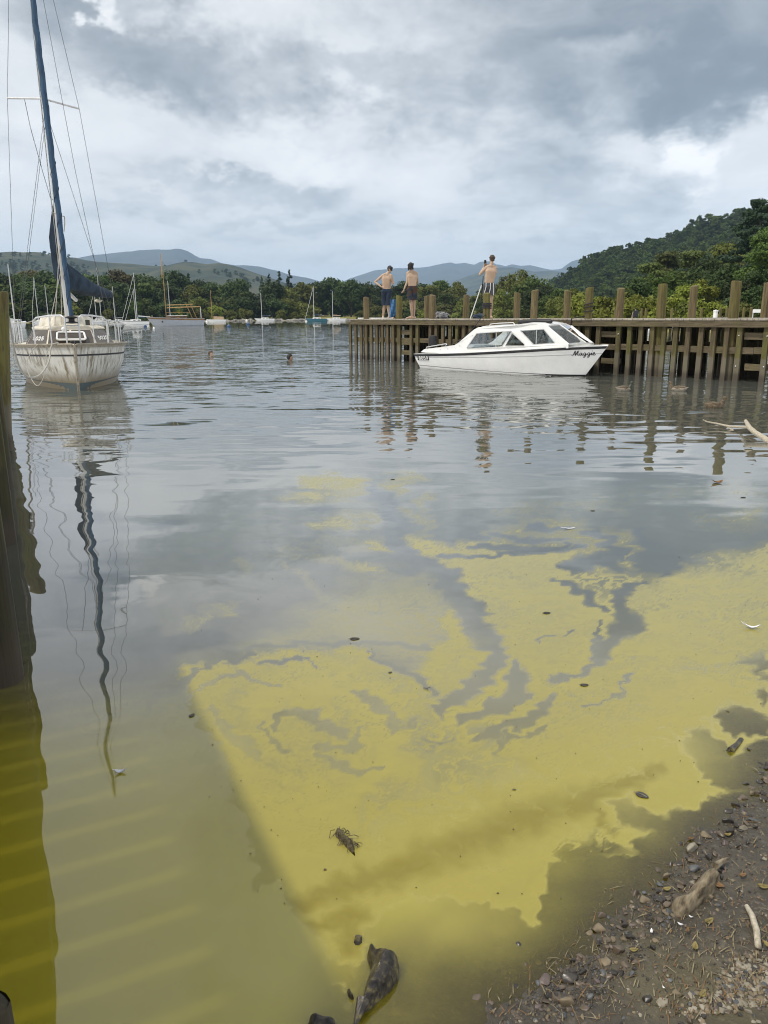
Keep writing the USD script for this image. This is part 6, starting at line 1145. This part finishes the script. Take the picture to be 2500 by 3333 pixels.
# ---------------------------------------------------------------- floating and half sunken things
M_wetw = P('wet_dark_driftwood', (.012, .010, .009), (.050, .042, .034), scale=(38, 60, 60), rough=.38, bump=.8, bdist=.004, c3=(.17, .145, .055), lo=.36, hi=.72); M_drift = P('pale_driftwood', (.060, .046, .028), (.17, .135, .085), scale=(16, 60, 40), turn=.98, rough=.9, bump=.5, bdist=.004, c3=(.26, .215, .145), lo=.38, hi=.66); M_twig = P('bleached_twig', (.30, .26, .19), (.52, .47, .37), scale=(60, 60, 60), rough=.9, bump=.4)
M_weed = P('brown_weed', (.045, .034, .014), (.14, .115, .06), scale=(90, 90, 90), rough=.7, bump=.6); M_dleaf = P('dark_wet_leaf', (.03, .026, .018), (.07, .058, .036), scale=(40, 40, 40), rough=.4); M_yleaf = P('yellow_leaf', (.13, .10, .028), (.25, .20, .065), scale=(50, 50, 50), rough=.7); M_bleaf = P('brown_leaf', (.12, .065, .025), (.2, .115, .05), scale=(50, 50, 50), rough=.8); M_feath = P('white_feather', (.62, .63, .66), (.8, .8, .8), scale=(200, 200, 200), rough=.8)
def slab(outline, h, zf, seed, ridge=.5, n=26, under=.02):
    """a lump with a traced outline on the ground or water, domed and grained"""
    pg = Polygon(outline).buffer(0); x0, y0, x1, y1 = pg.bounds; st = max(x1 - x0, y1 - y0) / n; pts = [(x, y) for x in np.arange(x0, x1, st) for y in np.arange(y0, y1, st) if pg.buffer(-st * .4).contains(Point(x, y))]
    ring = [pg.exterior.interpolate(t) for t in np.arange(0, pg.exterior.length, st * .8)]; ring = [(p.x, p.y) for p in ring]; al = np.array(ring + pts); from scipy.spatial import Delaunay; tri = Delaunay(al).simplices; c = al[tri].mean(1); keep = [pg.buffer(st * .05).contains(Point(*q)) for q in c]; tri = tri[np.array(keep)]
    d = np.array([pg.exterior.distance(Point(*q)) for q in al]); d[:len(ring)] = 0; hh = h * np.clip(d / d.max(), 0, 1) ** ridge * (1 + .7 * (meshkit.fbm(np.c_[al * 18, 0 * d + seed], 4, seed) - .5) * (d > 0)); base = np.array([zf(x, y) for x, y in al]); nA = len(al)
    V = np.vstack([np.c_[al, base + hh], np.c_[al, base - under]]); e = np.sign(np.cross(al[tri[:, 1]] - al[tri[:, 0]], al[tri[:, 2]] - al[tri[:, 0]])); tri[e < 0] = tri[e < 0][:, ::-1]; k = np.arange(len(ring)); k2 = (k + 1) % len(ring)
    return G().mesh(V, np.vstack([tri, tri[:, ::-1] + nA, np.c_[k, k2, k + nA], np.c_[k2, k2 + nA, k + nA]]))
G2 = lambda px, py: tuple(gnd(px, py)[:2])
def crop3(pts): return [G2(900 + a / 2.074, 2500 + b / 2.074) for a, b in pts]
def crop4(pts): return [G2(1700 + a / 2.074, 2400 + b / 2.074) for a, b in pts]
def bz(x, y): return float(bank_z(np.array(x), np.array(y), False))
zero = lambda x, y: 0.0
t = thing('driftwood', 'dark wet triangular lump of driftwood half sunk near the bottom edge', 'driftwood')
put('wood', slab(crop3([(615, 1250), (640, 1240), (662, 1248), (690, 1292), (730, 1285), (760, 1312), (810, 1318), (832, 1350), (828, 1420), (775, 1500), (710, 1560), (640, 1625), (600, 1650), (565, 1630), (575, 1590), (600, 1500), (640, 1372), (612, 1290)]), .060, zero, 3, .45, 34, .05), M_wetw, t, smooth=30)
put('point', G().tube([(*crop3([(590, 1615)])[0], .02), (*crop3([(560, 1680)])[0], .012), (*crop3([(528, 1745)])[0], .0)], [.017, .010, .004], 7), M_wetw, t); put('knob', G().tube([(*crop3([(540, 1195)])[0], -.02), (*crop3([(556, 1160)])[0], .012)], [.012, .009], 7), M_wetw, t)
put('knob', slab(crop3([(475, 1510), (500, 1512), (525, 1560), (505, 1565), (485, 1545)]), .018, zero, 8, .5, 10), M_wetw, t)
put('root_end', slab(crop3([(215, 1727), (225, 1695), (270, 1685), (330, 1705), (400, 1720), (410, 1790), (230, 1790)]), .03, zero, 6, .5, 16), M_wetw, t)
t = thing('weed_clump', 'small frayed brown clump of weed floating in the yellow film', 'weed'); o = crop3([(410, 410), (440, 425), (455, 455), (478, 485), (500, 478), (522, 520), (528, 570), (532, 598), (505, 570), (470, 535), (440, 490), (402, 470), (394, 440)])
put('clump', slab(o, .018, zero, 5, .5, 18), M_weed, t, smooth=30); g_ = G()
for k in range(34): c = np.array(o[rng.integers(len(o))]) * .6 + np.array(o[rng.integers(len(o))]) * .4; a = rng.uniform(0, 6.28); L = R(.012, .035); g_.tube([(*c, .012), (c[0] + L * .5 * math.cos(a), c[1] + L * .5 * math.sin(a), .016), (c[0] + L * math.cos(a + .4), c[1] + L * math.sin(a + .4), .003)], .0012, 4)
put('strands', g_, M_weed, t)
def leaf(px, py, size, rot, mat, label, z=None, name='leaf', curl=.25, aspect=.5, cat='leaf'):
    x, y = G2(px, py); z0 = (z if z is not None else max(0.0, bz(x, y)) + .004); kx = size * math.hypot(x, y, EYE) / FPX; u = np.linspace(-1, 1, 9); V = []
    for a in u:
        w = aspect * (1 - a * a) ** .7 * (1 - .25 * a) + .02
        for b in (-1, 0, 1): V.append((a * kx, b * w * kx, kx * curl * (a * a * .8 + abs(b) * .25)))
    V = np.array(V); c, s = math.cos(rot), math.sin(rot); V = np.c_[V[:, 0] * c - V[:, 1] * s + x, V[:, 0] * s + V[:, 1] * c + y, V[:, 2] + z0]; i = np.arange(8)[:, None] * 3 + np.arange(2)[None]; i = i.ravel(); F = np.stack([i, i + 1, i + 4, i + 3], 1); n = len(V)
    g_ = G().mesh(np.vstack([V, V - [0, 0, .0015]]), np.vstack([F, F[:, ::-1] + n]))
    t = thing(name, label, cat); put('blade' if name == 'leaf' else 'vane', g_, mat, t, smooth=True); put('stalk' if name == 'leaf' else 'quill', G().tube([V[1] + (V[1] - V[4]) * 1.2, V[1], V[13] + [0, 0, .002], V[22]], kx * .045, 4), mat if name == 'leaf' else M_feath, t)
for px, py, s, r, m, lab, c in ((1155, 2080, 20, .1, M_dleaf, 'dark oval leaf floating above the yellow eddy', .02), (1780, 1996, 16, .2, M_dleaf, 'dark leaf floating beside a trail of specks', .02), (1902, 2231, 17, .1, M_dleaf, 'dark leaf floating right of the clear channel', .05), (1279, 1561, 9, .1, M_dleaf, 'tiny dark leaf floating on grey water in mid distance', .05), (625, 2330, 14, 1.0, M_dleaf, 'dark pointed leaf on the left rim of the eddy', .1), (2090, 2590, 26, -.75, M_dleaf, 'long brown leaf sunk in the film near the shore', .02),
    (1270, 2190, 8, .3, M_dleaf, 'speck of dark leaf inside the eddy rim', .1), (1930, 1663, 9, 0, M_dleaf, 'small dark leaf near the bright white streak', .05), (2420, 1620, 10, 0, M_dleaf, 'small dark leaf far right on the water', .05), (2437, 2440, 8, 2.2, M_dleaf, 'small dark leaf beside the sunken stick', .1)): leaf(px, py, s * .78, r, m, lab, .003, curl=c, aspect=.62)
leaf(2336, 1572, 16, .15, M_bleaf, 'curled brown leaf floating under the post reflections', .004, curl=.5, aspect=.75)
leaf(392, 2515, 16, .25, M_feath, 'small white feather floating beside the mast reflection', .004, 'feather', .6, .45, 'feather'); leaf(2446, 2046, 22, -.35, M_feath, 'curved white feather floating at the right edge', .004, 'feather', .6, .25, 'feather'); leaf(1852, 1722, 20, 0, M_feath, 'white feather lying flat on far film', .004, 'feather', .2, .2, 'feather')
t = thing('twig', 'little forked dark twig floating right of the eddy', 'twig'); c = np.array([*G2(1388, 2243), .004]); put('wood', G().tube([c + [-.012, .004, 0], c, c + [.016, -.002, .006]], .0018, 5).tube([c, c + [.004, -.010, 0]], .0015, 5), M_dleaf, t)
t = thing('sunken_stick', 'short dark forked stick lying in shallow water near the right shore', 'stick'); put('wood', G().tube([(*G2(2413, 2405), -.004), (*G2(2398, 2428), .006), (*G2(2378, 2446), .004)], [.010, .008, .013], 7).tube([(*G2(2378, 2446), .004), (*G2(2364, 2441), -.004)], [.008, .004], 6), M_wetw, t)
t = thing('branch', 'bare bleached branch rising out of the water at the right edge', 'branch'); bq = lambda px, py, z: gnd(px, py, z)
put('bough', G().tube([bq(2427, 1370, .14), bq(2440, 1392, .12), bq(2458, 1408, .08), bq(2500, 1434, .03), bq(2560, 1466, -.05)], [.022, .030, .032, .036, .04], 8), M_twig, t, smooth=True); put('side_shoot', G().tube([bq(2288, 1366, .10), bq(2302, 1373, .07), bq(2330, 1378, .05), bq(2376, 1388, .04), bq(2410, 1390, .05), bq(2436, 1390, .10)], [.006, .010, .012, .014, .016, .018], 7), M_twig, t, smooth=True); put('side_shoot', G().tube([bq(2360, 1385, .04), bq(2385, 1400, .0), bq(2402, 1412, -.04)], [.008, .010, .008], 6), M_twig, t, smooth=True)
g_ = G()
for k in range(130):
    px, py = R(600, 2480), R(1800, 2950)
    x, y = G2(px, py); r_ = R(.0012, .0034) * (1 if rng.random() < .9 else 2); a = np.arange(6) * 1.047 + R(0, 1); el = R(.4, 1)
    if shore_side(x, y) < -.05: g_.mesh(np.vstack([[x, y, .0045], np.c_[x + r_ * np.cos(a) * (1 + .3 * rng.normal(size=6)), y + el * r_ * np.sin(a), np.full(6, .002)]]), [(0, i + 1, (i + 1) % 6 + 1) for i in range(6)])
tag(put('floating_specks', g_, M_weed, smooth=False), kind='stuff')
# ---------------------------------------------------------------- the bank: driftwood, stones, litter
t = thing('driftwood', 'pale weathered piece of driftwood lying on the muddy bank', 'driftwood'); put('wood', slab(crop4([(1005, 1150), (1030, 1125), (1085, 1118), (1140, 1050), (1220, 960), (1270, 935), (1310, 950), (1335, 1000), (1290, 1085), (1225, 1160), (1130, 1232), (1080, 1246), (1030, 1235), (1008, 1205)]), .030, bz, 12, .32, 34, .03), M_drift, t, smooth=30); put('split', slab(crop4([(1160, 1130), (1270, 1062), (1285, 1080), (1230, 1150), (1165, 1190)]), .046, bz, 15, .5, 18), M_drift, t, smooth=30)
put('spur', G().tube([(*crop4([(1290, 950)])[0], bz(*crop4([(1290, 950)])[0]) + .025), (*crop4([(1370, 885)])[0], bz(*crop4([(1370, 885)])[0]) + .02)], [.011, .004], 6), M_drift, t)
def bank_pt(cx, cy, z=0.0):
    x, y = crop4([(cx, cy)])[0]
    for _ in range(3): zz_ = bz(x, y); x, y = gnd(1700 + cx / 2.074, 2400 + cy / 2.074, max(zz_, -.05))[:2]
    return np.array([x, y, bz(x, y)])
t = thing('stick', 'white peeled stick lying on dark mud at the right edge', 'stick'); put('wood', G().tube([bank_pt(1512, 1158) + [0, 0, .008], bank_pt(1548, 1230) + [0, 0, .012], bank_pt(1578, 1330) + [0, 0, .012], bank_pt(1592, 1440) + [0, 0, .008]], [.006, .0075, .008, .0075], 7), M_twig, t, smooth=True)
STONE = {k: P(k + '_stone', a, b, scale=(30, 30, 30), rough=ro, bump=.35, bdist=.004) for k, a, b, ro in (('dark', (.018, .015, .012), (.05, .042, .034), .34), ('brown', (.06, .045, .030), (.13, .10, .07), .42), ('tan', (.115, .09, .055), (.215, .17, .108), .7), ('pale', (.165, .145, .108), (.30, .27, .21), .75), ('slate', (.055, .058, .060), (.10, .105, .108), .55), ('purple', (.075, .055, .05), (.13, .10, .09), .5))}
protos_s = []
for k in range(9):
    rs = np.random.default_rng(300 + k); hp_ = rs.normal(size=(13, 3)); hp_ /= np.linalg.norm(hp_, axis=1, keepdims=True); tm = trimesh.convex.convex_hull(hp_ * rs.uniform(.8, 1.1, (13, 1)) * [1, R(.6, .95), R(.40, .7)]).subdivide().subdivide(); trimesh.smoothing.filter_laplacian(tm, lamb=.4, iterations=2); v = np.array(tm.vertices); v = v * (1 + .16 * (meshkit.fbm(v * 3.5 + 9 * k, 3, k)[:, None] - .5)); protos_s.append((v, np.array(tm.faces)))
def stone(pos, r, mat, rot, k): v, f = protos_s[k]; c, s = math.cos(rot), math.sin(rot); return G().mesh(np.c_[(v[:, 0] * c - v[:, 1] * s) * r + pos[0], (v[:, 0] * s + v[:, 1] * c) * r + pos[1], v[:, 2] * r + pos[2] + r * .12], f)
BIG = [(1390, 500, 36, 'dark', 'wet dark stone just above the water near the right edge'), (1442, 466, 30, 'dark', 'shiny black stone right of the wet dark stone'), (1492, 414, 32, 'brown', 'brown stone at the waterline near the right edge'), (1510, 326, 25, 'dark', 'flat dark stone highest up the shoreline'), (1388, 576, 38, 'dark', 'black angular stone under the wet dark stone'), (1398, 648, 42, 'dark', 'long flat black stone over a yellow leaf'), (1242, 664, 42, 'tan', 'flat pale tan stone lying in shallow water'), (1150, 762, 50, 'pale', 'largest smooth grey pebble at the waterline'), (1076, 726, 24, 'dark', 'round black pebble in the water beside the largest grey pebble'),
    (1202, 718, 22, 'dark', 'round dark pebble above the largest grey pebble'), (1000, 860, 26, 'dark', 'dark cube-like stone standing in shallow water'), (1070, 855, 30, 'dark', 'flat dark slab just right of the dark cube-like stone'), (1162, 895, 42, 'slate', 'grey cluster stone above the pale driftwood'), (996, 932, 22, 'dark', 'small dark stone in the water left of the pale driftwood'), (910, 900, 26, 'brown', 'brown pointed stone standing in shallow water'), (1076, 996, 28, 'brown', 'brown split stone touching the pale driftwood top'), (762, 1056, 36, 'brown', 'brown flat stone in the water beside a blue pebble'), (826, 1050, 18, 'slate', 'small blue-black pebble in the water'), (826, 1106, 40, 'tan', 'smooth tan stone half in the water'),
    (922, 1106, 40, 'dark', 'black flat stone right of the smooth tan stone'), (532, 1206, 38, 'brown', 'reddish brown stone standing in the water'), (522, 1300, 48, 'tan', 'long pale tan stone at the water edge'), (606, 1366, 25, 'tan', 'small yellowish stone below the long pale tan stone'), (452, 1325, 26, 'tan', 'small tan stone left of the long pale tan stone'), (690, 1272, 30, 'dark', 'dark pointed stone right of the long pale tan stone'), (645, 1442, 46, 'brown', 'squarish mossy stone on the mud'), (556, 1522, 42, 'tan', 'rounded tan stone below the squarish mossy stone'), (338, 1512, 26, 'dark', 'round dark stone in the water near the bottom'), (318, 1622, 66, 'dark', 'long black stone lying across the waterline near the bottom'),
    (150, 1642, 46, 'purple', 'flat purplish stone under shallow water at the bottom'), (245, 1762, 46, 'brown', 'brown stone at the bottom waterline'), (302, 1800, 50, 'tan', 'long tan stone at the bottom waterline'), (462, 1756, 28, 'slate', 'blue-grey pebble pressed into the mud'), (1042, 1730, 30, 'tan', 'rounded tan pebble on dark mud near the gravel'), (850, 1776, 36, 'dark', 'flat dark stone left of the rounded tan pebble'), (950, 1790, 46, 'pale', 'flat pale stone below the rounded tan pebble'), (745, 1610, 30, 'slate', 'grey upright pebble on the mud'), (700, 1540, 36, 'brown', 'brown lump of stone beside the rounded tan stone'), (1580, 380, 30, 'brown', 'brown stone at the right edge waterline'), (1625, 415, 30, 'dark', 'dark stone at the right edge below another'),
    (1545, 345, 26, 'brown', 'small brown stone beside the highest flat dark stone'), (1610, 182, 24, 'dark', 'dark oval stone in water at the right edge'), (1612, 245, 26, 'dark', 'dark stone just above the waterline at the right edge'), (1640, 290, 22, 'tan', 'tan stone at the right frame edge')]
for cx, cy, r, m, lab in BIG:
    p = bank_pt(cx, cy); kx = r / 2.074 * math.hypot(p[0], p[1], EYE) / FPX
    if p[2] < .0: p[2] = max(p[2], -kx * .35)
    t = put('stone', stone(p, kx * 1.05, m, R(-.6, .9), int(rng.integers(9))), STONE[m], smooth=50); tag(t, lab, 'stone')
for px, py, r, m, lab in ((1552, 3245, 22, 'brown', 'wet brown stone breaking the water near the bottom edge'), (1690, 3072, 12, 'dark', 'small wet stone breaking the water left of the bank'), (1640, 3150, 26, 'purple', 'dark blurred stone under water left of the bank'), (1680, 3255, 10, 'dark', 'small black stone beside the wet brown stone'), (1710, 3140, 20, 'purple', 'purplish stone under water close to the bank')):
    x, y = G2(px, py); kx = r * math.hypot(x, y, EYE) / FPX; tag(put('stone', stone((x, y, -kx * .25 if 'under' not in lab else -kx * .62), kx, m, R(0, 3), int(rng.integers(9))), STONE[m], smooth=50), lab, 'stone')
def seen_bank(n, dens):
    """random points of the visible bank, in crop pixels"""
    out = []
    while len(out) < n:
        cx, cy = R(-250, 1660), R(150, 1940); p = np.array(crop4([(cx, cy)])[0]); s = float(shore_side(p[0], p[1]))
        if s > -.10 and rng.random() < dens(cx, cy, s): out.append((cx, cy, s))
    return out
grav = lambda cx, cy: 1 if (cy > 1560 and cx > 1250 + .3 * (1935 - cy)) or (cy > 1780 and cx > 1100) else 0
names = ['dark', 'brown', 'tan', 'pale', 'slate', 'purple']
def pick(cx, cy, s): return rng.choice(names, p=(.08, .14, .28, .38, .09, .03) if grav(cx, cy) else ((.42, .34, .08, .02, .09, .05) if s < .12 else (.20, .32, .20, .11, .12, .05)))
peb = []; LMK = [(1170, 1090, 'beside the pale driftwood'), (1550, 1300, 'beside the white peeled stick'), (1150, 762, 'by the largest grey pebble'), (522, 1300, 'by the long pale tan stone'), (250, 1760, 'at the bottom waterline'), (1430, 500, 'by the wet dark stones at right'), (645, 1442, 'by the squarish mossy stone'), (1042, 1730, 'by the rounded tan pebble'), (826, 1080, 'by the smooth tan stone'), (1600, 280, 'at the upper right waterline'), (1160, 1450, 'on bare mud mid bank'), (-80, 1850, 'at the left end of the bank')]
GL = 'one of the many loose pebbles strewn over the muddy bank'; GG = 'one of the pale pebbles packed in the gravel patch at the bottom right corner'
for cx, cy, s in seen_bank(240, lambda cx, cy, s: 1.0 if grav(cx, cy) else (.12 if s < -.01 else .7 if s < .10 else .16)):
    p = bank_pt(cx, cy); g1 = grav(cx, cy); kx = R(11, 24) * (1.45 if s < .12 else 1) / 2.074 * math.hypot(p[0], p[1], EYE) / FPX * (1.15 if g1 else 1)
    m = pick(cx, cy, s); peb.append((m, 'in the corner gravel patch' if g1 else min(LMK, key=lambda q: math.hypot(q[0] - cx, q[1] - cy))[2], cx, put('pebble', stone(p, kx, m, R(0, 6), int(rng.integers(9))), STONE[m], smooth=50), g1))
by = {}
for m, mk_, cx, t, g1 in peb: by.setdefault((m, mk_, g1), []).append((cx, t))
for (m, mk_, g1), ts in by.items():
    ts.sort(key=lambda q: q[0]); n = len(ts); ow = ('first', 'second', 'third', 'fourth', 'fifth', 'sixth', 'seventh', 'eighth')
    for i, (cx, t) in enumerate(ts):
        w = '' if n == 1 else f'{ow[i]} from left of the ' if n <= 8 else 'one of the '
        tag(t, f"{w}{ {'slate': 'grey'}.get(m, m) } {'pebble' if n == 1 else 'pebbles'} {mk_}", 'pebble', 'pale pebbles in the gravel patch' if g1 else 'loose pebbles on the muddy bank')
low = [(trimesh.creation.icosphere(1).vertices * (1 + .22 * rng.normal(size=(42, 1))) * [1, .8, .55], trimesh.creation.icosphere(1).faces) for _ in range(6)]
acc = {m: G() for m in names}
for cx, cy, s in seen_bank(3200, lambda cx, cy, s: 1.0 if grav(cx, cy) else (.10 if s < -.01 else .75 if s < .10 else .22)):
    x, y = crop4([(cx, cy)])[0]; z = float(bank_z(np.array(x), np.array(y))); kx = .0013 + .0042 * rng.random() ** 2.2; kx *= 1.6 if grav(cx, cy) else 1; v, f = low[rng.integers(6)]; a = R(0, 6.28); c_, s_ = math.cos(a), math.sin(a); acc[pick(cx, cy, s)].mesh(np.c_[(v[:, 0] * c_ - v[:, 1] * s_) * kx + x, (v[:, 0] * s_ + v[:, 1] * c_) * kx + y, v[:, 2] * kx + z], f)
M_straw = P('dry_straw', (.16, .13, .075), (.27, .225, .13), scale=(90, 90, 90), rough=.9)
gr = thing('gravel'); tag(gr, kind='stuff')
for m, g_ in acc.items():
    if g_.v: put('grit', g_, STONE[m], gr, smooth=True, kind='stuff')
lt = thing('plant_litter'); tag(lt, kind='stuff'); gs = [G(), G(), G()]
for cx, cy, s in seen_bank(1100, lambda cx, cy, s: .8 if (cx > 900 and cy > 1300) else .3):
    x, y = crop4([(cx, cy)])[0]; z = float(bank_z(np.array(x), np.array(y))); a = R(0, 3.14) if rng.random() < .5 else 1.1 + .4 * rng.normal(); L = .004 + .022 * rng.random() ** 3; d = np.array([math.cos(a), math.sin(a), 0]) * L; n_ = np.array([-d[1], d[0], 0]) / L * .0008 * R(.5, 1.4)
    b = np.array([x, y, z + .0025]); up = np.array([0, 0, R(0, .006)]); gs[rng.integers(3)].mesh([b - d - n_, b - d + n_, b + n_ * 1.2 + up, b + d * 1.0 + up * .4, b - n_ * 1.2 + up], [(0, 4, 2), (0, 2, 1), (4, 3, 2)])
for g_, m in zip(gs, (M_straw, M_weed, M_bleaf)): put('litter', g_, m, lt, smooth=False, kind='stuff')
for cx, cy, s, r, m, lab in ((1310, 1040, 44, -.9, M_bleaf, 'large brown leaf caught on the end of the pale driftwood'), (975, 1045, 26, .3, M_yleaf, 'yellow leaf left of the pale driftwood'), (1385, 680, 22, .2, M_yleaf, 'yellow leaf under the long flat black stone'), (1255, 1300, 32, .5, M_yleaf, 'yellowish leaf on the mud below the pale driftwood'), (1620, 1085, 34, -.2, M_yleaf, 'yellow leaf at the right edge above the white stick'), (1110, 1360, 18, 1.0, M_bleaf, 'small brown leaf on bare mud'), (750, 1470, 26, .1, M_yleaf, 'yellow-brown grassy leaf beside the squarish mossy stone'), (1160, 1480, 30, 1.2, M_yleaf, 'pale curled leaf on the mud in the middle of the bank'), (1210, 1810, 30, .8, M_yleaf, 'dull yellow leaf beside the gravel patch'), (1640, 1500, 26, 2.0, M_yleaf, 'pale leaf among gravel at the right edge'), (1140, 690, 20, .1, M_bleaf, 'brown leaf by the largest grey pebble'), (1480, 990, 24, .4, M_bleaf, 'brown leaf on the mud right of the driftwood')):
    p = bank_pt(cx, cy); leaf(1700 + cx / 2.074, 2400 + cy / 2.074, s / 2.074, r, m, lab, p[2] + .006)
for cx, cy, s, r, lab in ((1060, 1312, 24, 2.5, 'bright white feather on the mud below the pale driftwood'), (1132, 1262, 18, 2.4, 'small pale feather just under the driftwood'), (868, 1350, 28, 1.2, 'grey-white feather standing on the mud left of the driftwood'), (1304, 905, 30, 1.5, 'white feather at the top end of the pale driftwood'), (948, 1750, 16, 2.0, 'short white feather near the rounded tan pebble')):
    p = bank_pt(cx, cy); leaf(1700 + cx / 2.074, 2400 + cy / 2.074, s * .62 / 2.074, r, M_feath, lab, p[2] + .007, 'feather', .5, .38, 'feather')
